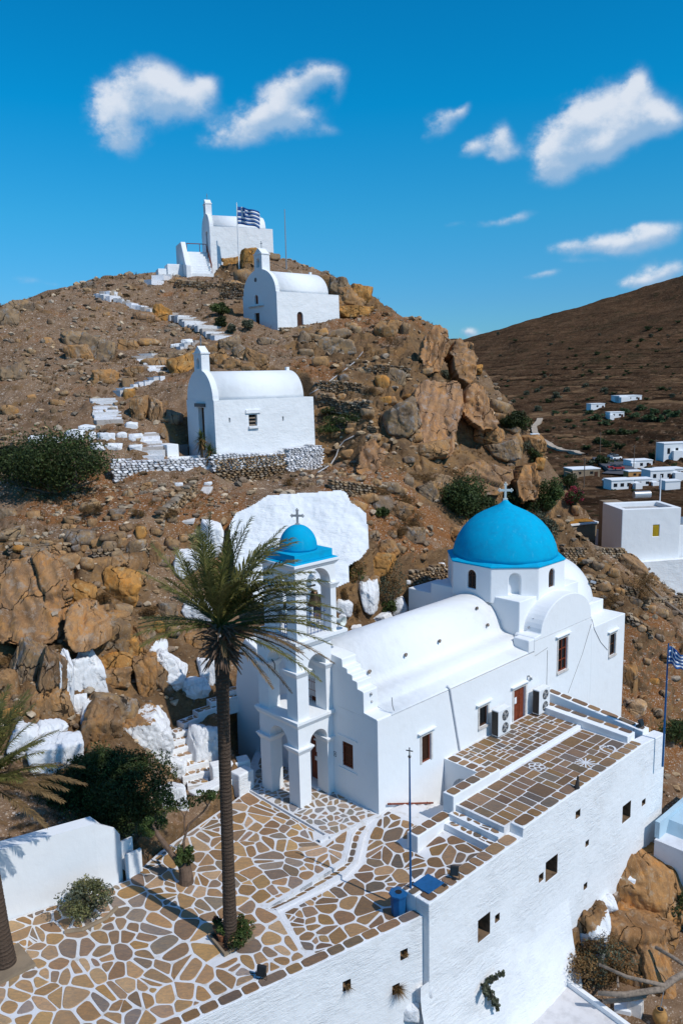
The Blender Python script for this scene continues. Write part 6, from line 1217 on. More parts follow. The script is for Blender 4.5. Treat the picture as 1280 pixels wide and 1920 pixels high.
# whitewashed cliff face behind the tower
def patch(name, outline, Y0, Y1, ytop, ybot, mat, lab, cat, cell=.075, amp=.10, thick=1.6, seed=1, tone=None, lean=.3, blk=.5, step=.5):
    """a plastered rock face: filled outline on a leaning plane, roughened, with thickness"""
    P3 = [atY(x, y, Y0+(Y1-Y0)*(ybot-y)/(ybot-ytop)) for x, y in outline]; c_ = np.mean(P3, 0); a = np.array([1., 0, 0]); bq = np.array([0, Y1-Y0, P3[int(np.argmin([o_[1] for o_ in outline]))][2]-P3[int(np.argmax([o_[1] for o_ in outline]))][2]]); bq /= np.linalg.norm(bq); nn = np.cross(a, bq)
    nn = nn if nn[1] < 0 else -nn; Q = np.array([((p-c_)@a, (p-c_)@bq) for p in P3]); lo, hi = Q.min(0), Q.max(0); nx, ny = int((hi[0]-lo[0])/cell)+2, int((hi[1]-lo[1])/cell)+2
    gx_, gy_ = np.meshgrid(lo[0]+np.arange(nx)*cell, lo[1]+np.arange(ny)*cell); 
    wob = (.30 if mat == 'rock' else .07)*fbm(gx_*.9, gy_*.9, seed+40, 3); ins = poly_dist(gx_+wob, gy_+wob*.6, Q) <= 0
    dz = amp*(fbm(gx_*.5, gy_*.5, seed, 4)*1.6+.5*fbm(gx_*2, gy_*2, seed+3, 3))
    if mat == 'rock':
        lx, ly = gx_*math.cos(lean)+gy_*math.sin(lean), -gx_*math.sin(lean)+gy_*math.cos(lean); w1, w2, wc = worley(lx*blk+.35*fbm(gx_*.4, gy_*.4, seed+2, 3), ly*blk*.45+.35*fbm(gx_*.4, gy_*.4, seed+5, 3), seed); dz = dz+(wc-.5)*step*np.clip((w2-w1)*14, 0, 1)-.22*np.exp(-((w2-w1)/.04)**2)+.05*np.sin(lx*9+3*fbm(gx_, gy_, seed+8, 3))
        ed = np.ones_like(dz)
    mb = MB(); vid = {}; F = []
    def V_(i, j, back):
        if (i, j, back) not in vid: vid[(i, j, back)] = len(mb.v); mb.v.append(c_+a*gx_[j, i]+bq*gy_[j, i]+nn*dz[j, i]+(np.array([0, thick, -.15*thick]) if back else 0))
        return vid[(i, j, back)]
    cellin = ins[:-1, :-1] & ins[1:, 1:] & ins[:-1, 1:] & ins[1:, :-1]
    for j in range(ny-1):
        for i in range(nx-1):
            if not cellin[j, i]: continue
            mb.f.append([V_(i, j, 0), V_(i+1, j, 0), V_(i+1, j+1, 0), V_(i, j+1, 0)])
            for di, dj, e in ((-1, 0, ((i, j+1), (i, j))), (1, 0, ((i+1, j), (i+1, j+1))), (0, -1, ((i, j), (i+1, j))), (0, 1, ((i+1, j+1), (i, j+1)))):
                ii, jj = i+di, j+dj
                if ii < 0 or jj < 0 or ii >= nx-1 or jj >= ny-1 or not cellin[jj, ii]: mb.f.append([V_(*e[0], 0), V_(*e[0], 1), V_(*e[1], 1), V_(*e[1], 0)])
    mb.m = [0]*len(mb.f); mb.c = [tone]*len(mb.f)
    return tag(mb.build(name, M[mat], smooth=mat == 'rock', fix=True), lab, cat)
patch('plastered_cliff', [(428, 985), (440, 962), (470, 948), (500, 928), (545, 924), (600, 920), (640, 917), (650, 922), (660, 942), (688, 962), (692, 1000), (690, 1030), (676, 1050), (655, 1062), (656, 1092), (640, 1100), (560, 1130), (480, 1130), (440, 1060)], 43.5, 48.0, 917, 1130, 'white_rough', 'big whitewashed rock face behind the bell tower', 'rock face', thick=1.0)
SL = 'rock'
patch('boulder', [(776, 728), (792, 709), (830, 714), (858, 712), (870, 742), (868, 772), (856, 812), (852, 842), (846, 860), (800, 852), (764, 856), (740, 848), (764, 806), (784, 768)], 60.6, 65.4, 709, 860, 'rock', 'huge smooth slanting rock slab with brown streaks below the cliff shrubs', SL, .11, .12, 4, 9, (1.35, 1.15, 1.05, 1), -.25, .22, .25)
patch('boulder', [(872, 735), (884, 716), (906, 724), (918, 756), (936, 790), (930, 806), (902, 804), (878, 790), (866, 770)], 64.2, 67.4, 716, 806, 'rock', 'big tilted tan slab right of the great slanting slab', SL, .11, .15, 4, 12, (1.3, 1.1, .95, 1), .5, .4, .5)
patch('boulder', [(784, 668), (794, 628), (816, 608), (838, 618), (842, 646), (828, 694), (804, 700)], 70.6, 74.5, 608, 700, 'rock', 'tall ochre slab high on the cliff beneath the grassy rim', SL, .12, .15, 4, 14, (1.3, 1.05, .85, 1), -.2, .35, .5)
patch('boulder', [(840, 662), (858, 630), (884, 640), (892, 668), (896, 704), (884, 716), (856, 702)], 69.8, 74, 630, 716, 'rock', 'layered jutting slabs at the right edge of the cliff', SL, .12, .2, 4, 15, (1.15, 1.0, .88, 1), .9, .7, .8)
patch('boulder', [(846, 884), (896, 868), (958, 872), (966, 900), (936, 930), (890, 930), (858, 912)], 59.0, 61.5, 868, 930, 'rock', 'broad striped slab above the dark bushes behind the dome', SL, .11, .15, 3, 16, (1.15, 1.02, .92, 1), 1.0, .5, .5)
patch('boulder', [(968, 900), (980, 870), (1006, 866), (1014, 904), (1008, 940), (978, 946)], 58.8, 61.6, 866, 946, 'rock', 'steep ochre rock wall right of the dome cross', SL, .11, .15, 3, 17, (1.3, 1.05, .8, 1), .2, .5, .5)
patch('boulder', [(668, 880), (672, 836), (700, 822), (724, 842), (712, 880), (690, 892)], 55.4, 57.8, 822, 892, 'rock', 'pointed brown slab between the white hose and the great slab', SL, .1, .15, 2.5, 18, (1.2, 1.0, .88, 1), .5, .5, .4)
patch('boulder', [(-20, 1062), (20, 1046), (72, 1038), (104, 1060), (118, 1084), (130, 1116), (112, 1160), (98, 1200), (40, 1214), (-20, 1206)], 37.3, 41.6, 1038, 1214, 'rock', 'great cracked rock outcrop at the left edge above the leaning slabs', SL, .08, .14, 3, 19, (1.2, 1.02, .86, 1), .5, .42, .6)
patch('boulder', [(118, 1200), (124, 1146), (140, 1130), (172, 1142), (184, 1190), (176, 1218), (140, 1222)], 36.4, 39.0, 1130, 1222, 'rock', 'square-cut ochre ribs right of the great outcrop', SL, .08, .12, 2.5, 20, (1.35, 1.15, .95, 1), .05, .9, .5)
# ------------------------------------------------------------------ dry-stone walls: each a mesh of many stones
def stonewall(name, a, c, h, mat, cols, lab, size=.32, thick=.5, seed=1, jag=.5, group=None, sag=None, base=-.3):
    a, c = np.array(a, float), np.array(c, float); L_ = np.linalg.norm((c-a)[:2]); d = (c-a)/L_; n = np.array([-d[1], d[0], 0]); n /= np.linalg.norm(n); r_ = np.random.default_rng(seed); mb = MB(); D, Fc = ico(1)
    z = base; row = 0
    while z < h:
        ch_ = size*r_.uniform(.4, .62); s = -r_.uniform(0, size)
        while s < L_:
            w = size*r_.uniform(.6, 1.5); top = h*(1-jag*float(vnoise(np.array([s*.45+seed*7]), np.array([.5]), seed)[0])) if sag is None else h*sag(s/L_)
            if z < top:
                p = a+d*(s+w/2)+np.array([0, 0, z+ch_/2])+n*r_.uniform(-.07, .05)
                V = np.sign(D)*np.abs(D)**.6*np.array([w*.52, thick*.5, ch_*.54])*r_.uniform(.88, 1.08, (len(D), 1)); col = cols[r_.integers(len(cols))]; v = r_.uniform(.7, 1.25); ang = r_.uniform(-.12, .12)
                V = np.stack([V[:, 0]*math.cos(ang)-V[:, 2]*math.sin(ang), V[:, 1], V[:, 0]*math.sin(ang)+V[:, 2]*math.cos(ang)], 1)
                mb.add(p+V[:, :1]*d+V[:, 1:2]*n+V[:, 2:]*np.array([0, 0, 1.]), Fc, 0, (col[0]*v, col[1]*v, col[2]*v, 1))
            s += w
        z += ch_*.92; row += 1
    return tag(mb.build(name, M[mat], fix=False), lab, 'wall', group)
RC = [(.30, .21, .13), (.24, .17, .11), (.36, .27, .18), (.2, .155, .12), (.42, .35, .27), (.28, .24, .20)]; WC = [(.85, .85, .85), (.95, .95, .95), (.75, .74, .72), (.92, .92, .94)]
g_ = 'dry-stone walls on the hill'
def hp(x, y, dz=0):
    q = hit(x, y); return (q if q is not None else atY(x, y, 60))+np.array([0, 0, dz])
stonewall('stone_wall', hp(214, 902, -.2), hp(412, 893, -.2), 1.75, 'white_stone', WC, 'long whitewashed dry-stone wall between the big bush and the middle chapel', .36, .6, 3, .22, g_)
stonewall('stone_wall', F2(-.3, -.42, -2.6), F2(5.3, -.32, -2.6), 2.2, 'rubble', RC, 'rough brown stone footing under the side of the middle chapel', .36, .9, 5, .18, g_)
stonewall('stone_wall', F2(-.6, -.45, -1.0), F2(6.4, -.36, -1.0), .95, 'white_stone', WC, 'whitewashed stone course right under the side wall of the middle chapel', .3, .6, 6, .5, g_)
stonewall('stone_wall', F2(5.6, -.5, -2.5), F2(8.7, -.36, -2.5), 2.45, 'white_stone', WC, 'whitewashed stone buttress below the right end of the middle chapel', .26, .8, 7, .1, g_)
stonewall('stone_wall', F3(-.2, -.7, -.9), F3(8.6, -.5, -.7), .75, 'rubble', RC, 'low stone plinth in front of the upper chapel', .34, .6, 8, .3, g_)
for i, (x0, y0, x1, y1, h, lab) in enumerate([(415, 562, 462, 566, 3.0, 'tall ruined dry-stone wall just below the summit flag'), (332, 540, 400, 540, 1.0, 'low dry-stone wall under the summit path'), (600, 760, 690, 775, 1.2, 'tumbled terrace wall right of the middle chapel roof'), (690, 700, 765, 705, 1.1, 'tumbled terrace wall above the great slab'), (598, 725, 680, 735, .9, 'tumbled terrace wall above the green scrub'), (625, 800, 700, 812, 1.0, 'tumbled terrace wall above the pointed slab rock'),
     (180, 1052, 300, 1046, 1.1, 'tumbled stone wall across the left slope'), (20, 1035, 120, 1030, .7, 'tumbled stone row above the great outcrop'), (300, 980, 360, 930, 1.2, 'broken stone wall left of the pale plank-like slab'), (620, 915, 700, 925, .8, 'tumbled stone row above the plastered cliff'), (1055, 1052, 1165, 1052, 1.3, 'stone terrace wall under the rust-lidded cistern'), (1085, 1095, 1190, 1120, 1.0, 'ruined stone wall on the slope right of the dome'), (1210, 1140, 1275, 1130, .9, 'stone row under the white house'), (770, 1085, 835, 1075, .9, 'stone rubble wall left of the blue dome'), (1180, 1165, 1215, 1185, .8, 'fallen stone wall right of the church roof'), (60, 862, 130, 868, .8, 'stone terrace edge behind the big bush')]):
    stonewall('stone_wall', hp(x0, y0, -.1), hp(x1, y1, -.1), h, 'rubble', RC, lab, .34 if h < 2 else .42, .6, 20+i, .55, g_)
# pale plank-like fallen slab
pa, pb = hp(352, 985, .25), hp(390, 920, .3); b = MB(); d = pb-pa; n = np.cross(d, [0, 0, 1.]); n = n/np.linalg.norm(n)*.36; up = np.array([0, 0, .2]); b.add([pa-n, pa+n, pb+n*1.0, pb-n*.9, pa-n-up, pa+n-up, pb+n-up, pb-n*.9-up], [(0, 1, 2, 3), (4, 7, 6, 5), (0, 4, 5, 1), (1, 5, 6, 2), (2, 6, 7, 3), (3, 7, 4, 0)]); tag(b.build('fallen_slab', M['marble'], bevel=.04), 'pale pinkish plank-like slab lying on the slope left of the plastered cliff', 'slab')
# ------------------------------------------------------------------ white stepped path up the hill
def pathsteps(line, wpx, n, mat, mb, r_, lift=.06):
    P2 = [hp(x, y) for x, y in line]; P2 = np.array(P2); dd = np.r_[0, np.cumsum(np.linalg.norm(np.diff(P2[:, :2], axis=0), axis=1))]
    for i in range(n):
        s0, s1 = dd[-1]*i/n, dd[-1]*(i+1.02)/n; a = np.array([np.interp(s0, dd, P2[:, k]) for k in range(3)]); c = np.array([np.interp(s1, dd, P2[:, k]) for k in range(3)])
        w = wpx*np.linalg.norm(a-CAMP)/FPX*.5*r_.uniform(.85, 1.1); d = (c-a)[:2]; d = d/(np.linalg.norm(d)+1e-9); nv = np.array([-d[1], d[0], 0])*w; zt_ = max(float(tz(a[0], a[1])), float(tz(c[0], c[1])), .5*(float(tz(*(a-nv)[:2]))+float(tz(*(a+nv)[:2]))))+lift*.5
        j = lambda: np.array([r_.uniform(-.1, .1), r_.uniform(-.1, .1), 0]); q = [a-nv+j(), a+nv+j(), c+nv+j(), c-nv+j()]; q = [np.array([v[0], v[1], zt_]) for v in q]
        col = WC[r_.integers(4)] if r_.random() < .8 else (.5, .45, .4); mb.add([v for v in q]+[v-[0, 0, .6] for v in q], [(0, 1, 2, 3), (0, 4, 5, 1), (1, 5, 6, 2), (2, 6, 7, 3), (3, 7, 4, 0)], 0, (*col, 1))
r_ = np.random.default_rng(8)
mb = MB(); pathsteps([(420, 634), (385, 612), (350, 596), (322, 588)], 46, 16, 'white_stone', mb, r_); pathsteps([(292, 583), (250, 572), (215, 560), (190, 553)], 34, 12, 'white_stone', mb, r_); pathsteps([(196, 549), (225, 552)], 40, 4, 'white_stone', mb, r_); pathsteps([(275, 532), (300, 527), (340, 516)], 26, 6, 'white_stone', mb, r_)
tag(mb.build('stepped_path', M['white_stone'], fix=False), 'upper whitewashed stepped path climbing to the summit', 'path')
mb = MB(); pathsteps([(205, 795), (198, 770), (194, 748)], 46, 9, 'white_stone', mb, r_); pathsteps([(212, 738), (240, 727), (270, 716), (300, 706)], 42, 9, 'white_stone', mb, r_); pathsteps([(300, 698), (285, 682), (262, 672), (280, 664)], 36, 8, 'white_stone', mb, r_); pathsteps([(330, 655), (365, 640)], 26, 5, 'white_stone', mb, r_)
pathsteps([(282, 862), (284, 846), (280, 828), (268, 812)], 46, 9, 'white_stone', mb, r_); tag(mb.build('stepped_path', M['white_stone'], fix=False), 'lower whitewashed stone steps winding past boulders left of the middle chapel', 'path')
b = MB(T=F2)
for i in range(4): b.box(-2.6-.1*i, -.05, -.1+.55*i, .46+.55*i, -2.2, -.95+.22*i)
b.box(-2.8, -1.9, 2.1, 3.6, -2, .6); tag(b.build('door_steps', M['white'], bevel=.04), 'small shaded white steps before the door of the middle chapel', 'steps')
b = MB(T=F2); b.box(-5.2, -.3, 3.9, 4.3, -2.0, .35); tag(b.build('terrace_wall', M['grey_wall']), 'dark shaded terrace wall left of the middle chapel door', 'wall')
# shrine niche at the left edge
q = hp(20, 895, 0); b = MB(T=lambda x, y, z: q+np.array([x, y, z])); b.prism(arch_prof(-1.0, 1.0, -.6, 1.1, 12), -.3, .5, 'y'); nb = b.build('shrine_niche', M['white_stone']); kk = MB(T=lambda x, y, z: q+np.array([x, y, z])); kk.prism(arch_prof(-.62, .62, -.2, 1.05, 10), -.6, .2, 'y'); cut(nb, kk); tag(nb, 'white arched niche at the left edge beside the big bush', 'niche')
# ------------------------------------------------------------------ loose scree
def scatter_rubble(n):
    D, Fc = ico(1); r_ = np.random.default_rng(77); mb_v = []; mb_f = []; cols = []; cnt = 0
    while cnt < n:
        y = 26*math.exp(r_.uniform(0, math.log(105/26))); x = r_.uniform(-.48, .45)*y; z = float(tz(x, y)); u, w = uw(np.array([x, y]))
        if (w < -5 and u < 16) or poly_dist(np.array([u]), np.array([w]), PLAZA)[0] < .6: continue
        f = float(fbm(np.array([x*.25]), np.array([y*.25]), 50, 3)[0])
        if r_.random() > .45+1.2*f: continue
        s = (.05+.16*r_.random()**3)*(.7+y/55); V = D*r_.uniform(.6, 1.25, (len(D), 1))*np.array([s*r_.uniform(.8, 1.5), s, s*r_.uniform(.4, .8)]); a = r_.uniform(0, 6.28); V = np.stack([V[:, 0]*math.cos(a)-V[:, 1]*math.sin(a), V[:, 0]*math.sin(a)+V[:, 1]*math.cos(a), V[:, 2]], 1)
        mb_f += [[cnt*len(D)+i for i in f_] for f_ in Fc]; mb_v.append(V+[x, y, z+s*.15]); c = RC[r_.integers(6)]; v = r_.uniform(.7, 1.6); cols.append((c[0]*v, c[1]*v, c[2]*v, 1)); cnt += 1
    me = bpy.data.meshes.new('rubble'); me.from_pydata(np.concatenate(mb_v).tolist(), [], mb_f); me.materials.append(M['rubble']); o = bpy.data.objects.new('rubble', me); COL.objects.link(o)
    a = me.color_attributes.new('tint', 'FLOAT_COLOR', 'POINT'); a.data.foreach_set('color', np.repeat(np.array(cols, np.float32), len(D), 0).ravel()); tag(o, 'loose scree of small stones strewn over the hillside', 'rubble', None, 'stuff')
scatter_rubble(5200)
# ------------------------------------------------------------------ vegetation
def crown(mb, c, rad, n, size, seed, lumps=9, flat=1.0, aspect=1.0, hollow=.45, spread=1.0):
    """leaf-sized faces gathered in clumps through an uneven volume"""
    r_ = np.random.default_rng(seed); c = np.array(c, float); rad = np.array(rad, float)
    L = r_.normal(size=(lumps, 3)); L /= np.linalg.norm(L, axis=1)[:, None]; L *= r_.uniform(.35, .85, (lumps, 1))*spread; L[:, 2] = L[:, 2]*.8+.08; lr = r_.uniform(.26, .5, lumps); lt = r_.uniform(.55, 1.35, lumps)
    k = r_.integers(0, lumps, n); v = r_.normal(size=(n, 3)); v /= np.linalg.norm(v, axis=1)[:, None]; v *= (r_.uniform(hollow, 1, n)**.6)[:, None]*lr[k][:, None]
    P_ = c+(L[k]+v)*rad; nr = v/np.linalg.norm(v, axis=1)[:, None]+r_.normal(size=(n, 3))*.7; nr /= np.linalg.norm(nr, axis=1)[:, None]
    a = np.cross(nr, r_.normal(size=(n, 3))); a /= np.linalg.norm(a, axis=1)[:, None]; bq = np.cross(nr, a); s = size*r_.uniform(.6, 1.4, n); t_ = lt[k]*r_.uniform(.7, 1.3, n)
    b0 = len(mb.v)
    q0 = P_-a*s[:, None]; q1 = P_+bq*(s*.45*aspect)[:, None]+nr*(s*.15)[:, None]; q2 = P_+a*s[:, None]; q3 = P_-bq*(s*.45*aspect)[:, None]+nr*(s*.15)[:, None]
    mb.v += list(np.stack([q0, q1, q2, q3], 1).reshape(-1, 3)); mb.f += [[b0+4*i, b0+4*i+1, b0+4*i+2, b0+4*i+3] for i in range(n)]; mb.m += [0]*n; mb.c += [(x, x, x, 1) for x in t_]
    return [c+l*rad for l in L]
def shrub(name, p, rad, n, size, mat, lab, cat='shrub', seed=1, group=None, stems=5, lumps=9, stem_r=.03, lift=.7, aspect=1.0, hollow=.45, second=None, spread=1.):
    p = np.array(p, float); rad = np.array(rad, float); t_ = thing(name, p, lab, cat, group); mb = MB(); c = p+np.array([0, 0, rad[2]*lift])
    ls = crown(mb, c, rad, n, size, seed, lumps, aspect=aspect, hollow=hollow, spread=spread); mb.build('foliage', M[mat], t_, fix=False)
    if second: mb = MB(); crown(mb, c, rad*.95, second[1], second[2], seed+1, lumps, hollow=.7); mb.build(second[3] if len(second) > 3 else 'dry_leaves', M[second[0]], t_, fix=False)
    b = MB(); r_ = np.random.default_rng(seed)
    for i in range(stems):
        e = ls[i % len(ls)]; m_ = (p+e)/2+r_.normal(size=3)*rad*.1; b.tube([p-[0, 0, .1], m_, e], [stem_r, stem_r*.7, stem_r*.35], 5)
    if stems: b.build('stems', M['twig'], t_)
    return t_
def sz(p, px): return np.linalg.norm(np.array(p)-CAMP)/FPX*px
def shrub_px(name, x, y, w, h, mat, lab, seed, n=1500, leaf=.07, dep=1.0, cat='shrub', **k):
    """shrub whose base shows at (x,y+h/2) in the photo"""
    p = hit(x, y+h*.35); p = p if p is not None else atY(x, y, 60); s = np.linalg.norm(p-CAMP)/FPX; return shrub(name, p, (w*s*.62, w*s*.62*dep, h*s*.62), n, leaf, mat, lab, cat, seed, **k)
# big bush on the left terrace
shrub_px('big_bush', 112, 884, 186, 118, 'leaf_dark', 'big dark green bush on the left slope below the white stepped wall', 3, 13000, .095, .7, stems=8, lumps=34, stem_r=.07, second=('leaf_mid', 2600, .09, 'young_leaves'), hollow=.2)
shrub_px('cliff_bush', 880, 940, 92, 92, 'leaf_dark', 'dense dark evergreen bush behind the church left of the dome', 5, 8000, .10, .8, lumps=16, second=('leaf_mid', 900, .09, 'young_leaves'), hollow=.2)
shrub_px('cliff_bush', 982, 945, 66, 56, 'leaf_dark', 'dark bush right behind the dome cross', 6, 3500, .10, .8, lumps=10, hollow=.3); shrub_px('cliff_bush', 1022, 1000, 56, 80, 'leaf_olive', 'greyish dark shrub at the right flank of the dome', 7, 3500, .09, .8, lumps=10)
shrub_px('cliff_bush', 1034, 935, 52, 66, 'leaf_mid', 'bright olive green shrub on the slope right of the dome', 8, 3500, .09, .8, lumps=10, hollow=.3); shrub_px('cliff_bush', 1066, 912, 40, 40, 'leaf_dark', 'dark shrub above the red flowering bush', 9, 2000, .1, .8)
shrub_px('flowering_bush', 1077, 935, 36, 34, 'leaf_dark', 'bush with red flowers near the rust-lidded cistern', 10, 1300, .09, second=('leaf_red', 700, .10, 'flowers'))
shrub_px('cliff_tree', 967, 794, 50, 46, 'leaf_dark', 'dark round tree at the cliff foot against the brown valley', 11, 5000, .11, .8, lumps=10, hollow=.2); shrub_px('cliff_bush', 972, 846, 34, 34, 'leaf_olive', 'grey-green shrub between the cliff foot rocks', 12, 1500, .09); shrub_px('cliff_bush', 1000, 858, 26, 30, 'leaf_dark', 'small dark shrub below the cliff foot boulder', 13, 1000, .1)
shrub_px('olive_shrub', 850, 712, 52, 34, 'leaf_olive', 'grey olive shrub growing on top of the great slab', 14, 3000, .09, lumps=9); shrub_px('olive_shrub', 876, 744, 26, 52, 'leaf_olive', 'narrow grey olive shrub hanging down right of the great slab', 15, 2200, .09)
shrub_px('green_scrub', 645, 800, 88, 34, 'leaf_mid', 'spreading green scrub right of the middle chapel', 16, 2600, .08, .5, hollow=.5); shrub_px('green_scrub', 620, 772, 40, 20, 'leaf_dark', 'small green scrub against the end of the middle chapel', 17, 900, .08)
shrub_px('oleander', 410, 586, 34, 26, 'leaf_mid', 'green shrub left of the upper chapel front', 18, 1800, .12); shrub_px('oleander', 412, 606, 26, 20, 'leaf_dark', 'darker low shrub under the green shrub by the upper chapel', 19, 1000, .12); shrub_px('oleander', 434, 617, 18, 18, 'leaf_olive', 'small grey shrub left of the upper chapel door', 20, 700, .11); shrub_px('oleander', 464, 612, 22, 24, 'leaf_olive', 'sparse grey shrub before the upper chapel door', 21, 700, .11)
shrub_px('dead_bush', 668, 1078, 30, 50, 'leaf_dry', 'dark dry bush below the white plastered cliff', 22, 1500, .07, second=('leaf_mid', 300, .07)); shrub_px('thorn_bush', 728, 1105, 52, 80, 'leaf_olive', 'tangled thorny bush behind the barrel roof', 23, 1800, .06, stems=14, second=('leaf_dry', 900, .06)); shrub_px('thorn_bush', 728, 1140, 36, 30, 'leaf_mid', 'green leafy bush at the roof edge behind the church', 24, 900, .08)
shrub_px('slope_shrub', 716, 963, 24, 24, 'leaf_mid', 'small green shrub right of the plastered cliff top', 25, 700, .08)
for i, (x, y, w, h, lab) in enumerate([(795,895,60,24,'orange dry brush below the great slab'),(850,885,60,20,'orange dry brush right under the great slab'),(712,925,40,26,'orange dry brush left of the pale boulder'),(760,940,40,30,'orange dry brush above the church roof'),(640,700,24,14,'orange dry brush on the upper middle slope'),(735,640,30,26,'orange dry brush among the cliff rocks'),(700,735,40,24,'orange dry brush above the overhanging boulder'),(780,985,50,40,'orange dry brush left of the blue dome'),(745,1000,36,26,'orange dry brush between dark rocks'),(175,960,36,26,'dry brown bush in the field of stones'),(150,1205,40,24,'straw-coloured brush under the great outcrop'),(30,1240,60,24,'straw-coloured brush at the left edge'),(196,1125,34,24,'dark brown dead bush left of the lichen boulder'),(280,1150,40,24,'dry tuft above the flat lying slab'),(125,1222,50,18,'dry brush above the tall white slabs'),(690,785,20,16,'orange brush left of the overhanging boulder'),(1200,1110,60,50,'dry straw brush left of the white house'),(1140,1130,40,30,'dry brush on the slope right of the dome'),(1230,1380,50,30,'dry brush by the church end wall'),(645,1120,18,30,'orange dry brush right of the belfry'),(668,1148,20,34,'orange dry brush beside the pear-shaped white rock'),(260,965,24,16,'brown tuft on the stony slope'),(320,965,30,18,'brown tuft below the white dry wall'),(580,636,20,10,'brown tuft in front of the upper chapel'),(545,905,24,16,'brown tuft above the plastered cliff')]):
    shrub_px('dry_brush', x, y, w, h, 'leaf_dry', lab, 40+i, int(300+w*h*.9), .07, .8, group='dry orange brush', stems=0, lumps=12, hollow=.2, aspect=.4)
# ground cover of dead tufts
def tufts(n):
    r_ = np.random.default_rng(5); mb = MB()
    c = 0
    while c < n:
        y = 27*math.exp(r_.uniform(0, math.log(100/27))); x = r_.uniform(-.46, .42)*y; u, w = uw(np.array([x, y]))
        if (w < -4 and u < 16) or poly_dist(np.array([u]), np.array([w]), PLAZA)[0] < .5: continue
        if float(fbm(np.array([x*.3]), np.array([y*.3]), 60, 3)[0]) < .0: continue
        z = float(tz(x, y)); s = r_.uniform(.08, .22)*(.6+y/70); v = r_.uniform(.6, 1.4)
        for k in range(9):
            a = r_.uniform(0, 6.28); d = np.array([math.cos(a), math.sin(a), 0])*r_.uniform(.3, 1.)*s; t_ = np.array([-math.sin(a), math.cos(a), 0])*s*.10; p = np.array([x, y, z-.02])+d*.3
            mb.add([p-t_, p+t_, p+d+np.array([0, 0, s*r_.uniform(.6, 1.3)])], [(0, 1, 2)], 0, (v, v, v, 1))
        c += 1
    tag(mb.build('dry_grass', M['leaf_dry'], fix=False), 'dead grass tufts dotted over the hillside', 'grass', None, 'stuff')
tufts(3200)
# ------------------------------------------------------------------ palms
def frond(root, base, az, el, L_, droop, wind, mat, seed, nl=44, lw=.034, ll=.52, nm='frond', twist=0.):
    """one feather leaf: curved midrib with paired leaflets"""
    r_ = np.random.default_rng(seed); p = np.array(base, float); d = np.array([math.cos(az)*math.cos(el), math.sin(az)*math.cos(el), math.sin(el)]); n = 16; st = L_/n; pts = [p.copy()]; wind = np.array(wind, float)
    for i in range(n):
        d = d+np.array([0, 0, -droop*(.4+1.2*i/n)])*st+wind*st*(.25+.9*i/n); d /= np.linalg.norm(d); p = p+d*st; pts.append(p.copy())
    mb = MB(); mb.tube(pts, [.035*(1-.85*i/n)+.004 for i in range(n+1)], 5); pts = np.array(pts)
    for i in range(nl):
        t_ = .16+.84*i/nl; k_ = t_*n; i0 = min(int(k_), n-1); q = pts[i0]+(pts[i0+1]-pts[i0])*(k_-i0); tg = pts[i0+1]-pts[i0]; tg /= np.linalg.norm(tg); sd = np.cross(tg, [0, 0, 1.]); sd /= np.linalg.norm(sd)+1e-6; up = np.cross(sd, tg)
        l = ll*math.sin(math.pi*(.12+.80*t_))**.7*r_.uniform(.8, 1.1)
        for sg in (-1, 1):
            e = sd*sg*.62+tg*(.75+.2*t_)+up*r_.uniform(.02, .34)+wind*.45+r_.normal(size=3)*.07; e /= np.linalg.norm(e); e2 = e+np.array([0, 0, -.6])+wind*.3; e2 /= np.linalg.norm(e2); wv = np.cross(e, up); wv = wv/(np.linalg.norm(wv)+1e-6)*lw*.5
            m_ = q+e*l*.5; v = r_.uniform(.75, 1.25); mb.add([q-wv*.5, q+wv*.5, m_+wv, m_-wv, m_+e2*l*.5], [(0, 1, 2, 3), (3, 2, 4)], 0, (v, v, v, 1))
    return mb.build(nm, M[mat], root, fix=False)
def trunk(root, pts, rads, n=18, mat='palm_bark', seed=1):
    """ringed trunk"""
    pts = np.array(pts, float); dd = np.r_[0, np.cumsum(np.linalg.norm(np.diff(pts, axis=0), axis=1))]; m = int(dd[-1]/.035); r_ = np.random.default_rng(seed); P_ = []; Rr = []
    for i in range(m+1):
        t_ = dd[-1]*i/m; P_.append([np.interp(t_, dd, pts[:, k]) for k in range(3)]); Rr.append(np.interp(t_, dd, rads)*(1+.010*math.sin(t_*2*math.pi/.11+1.2*math.sin(t_*3))+r_.uniform(-.022, .022)))
    mb = MB(); mb.tube(P_, Rr, n); return mb.build('trunk', M[mat], root, smooth=False)
PB = on(432, 1758, PZ+.15)
palm = thing('palm_tree', PB, 'tall slender palm with wind-swept crown in front of the bell tower', 'palm')
top = hpx(0, 1200, PB); tp_ = PB+[.20, 0, top]
trunk(palm, [PB-[0, 0, .2], PB+[.05, 0, top*.25], PB+[.09, 0, top*.5], PB+[.15, 0, top*.8], tp_], [.25, .215, .205, .215, .27])
r_ = np.random.default_rng(12); mb = MB()
for i in range(150):                                                            # old leaf bases
    a = r_.uniform(0, 6.28); z = r_.uniform(-.65, .55); rr_ = .28+.1*max(0, z); p = tp_+np.array([math.cos(a)*rr_, math.sin(a)*rr_, z]); d = np.array([math.cos(a)*.9, math.sin(a)*.9, r_.uniform(-.35, .9) if z > -.2 else r_.uniform(-1.2, .1)]); d /= np.linalg.norm(d); l = r_.uniform(.25, .6)
    mb.tube([p-d*.1, p+d*l*.5, p+d*l+np.array([0, 0, -.08])], [.05, .038, .012], 5)
mb.build('leaf_bases', M['bark'], palm); WIND = (.30, .02, .0)
cb = tp_+[0, 0, .45]; fi = 0
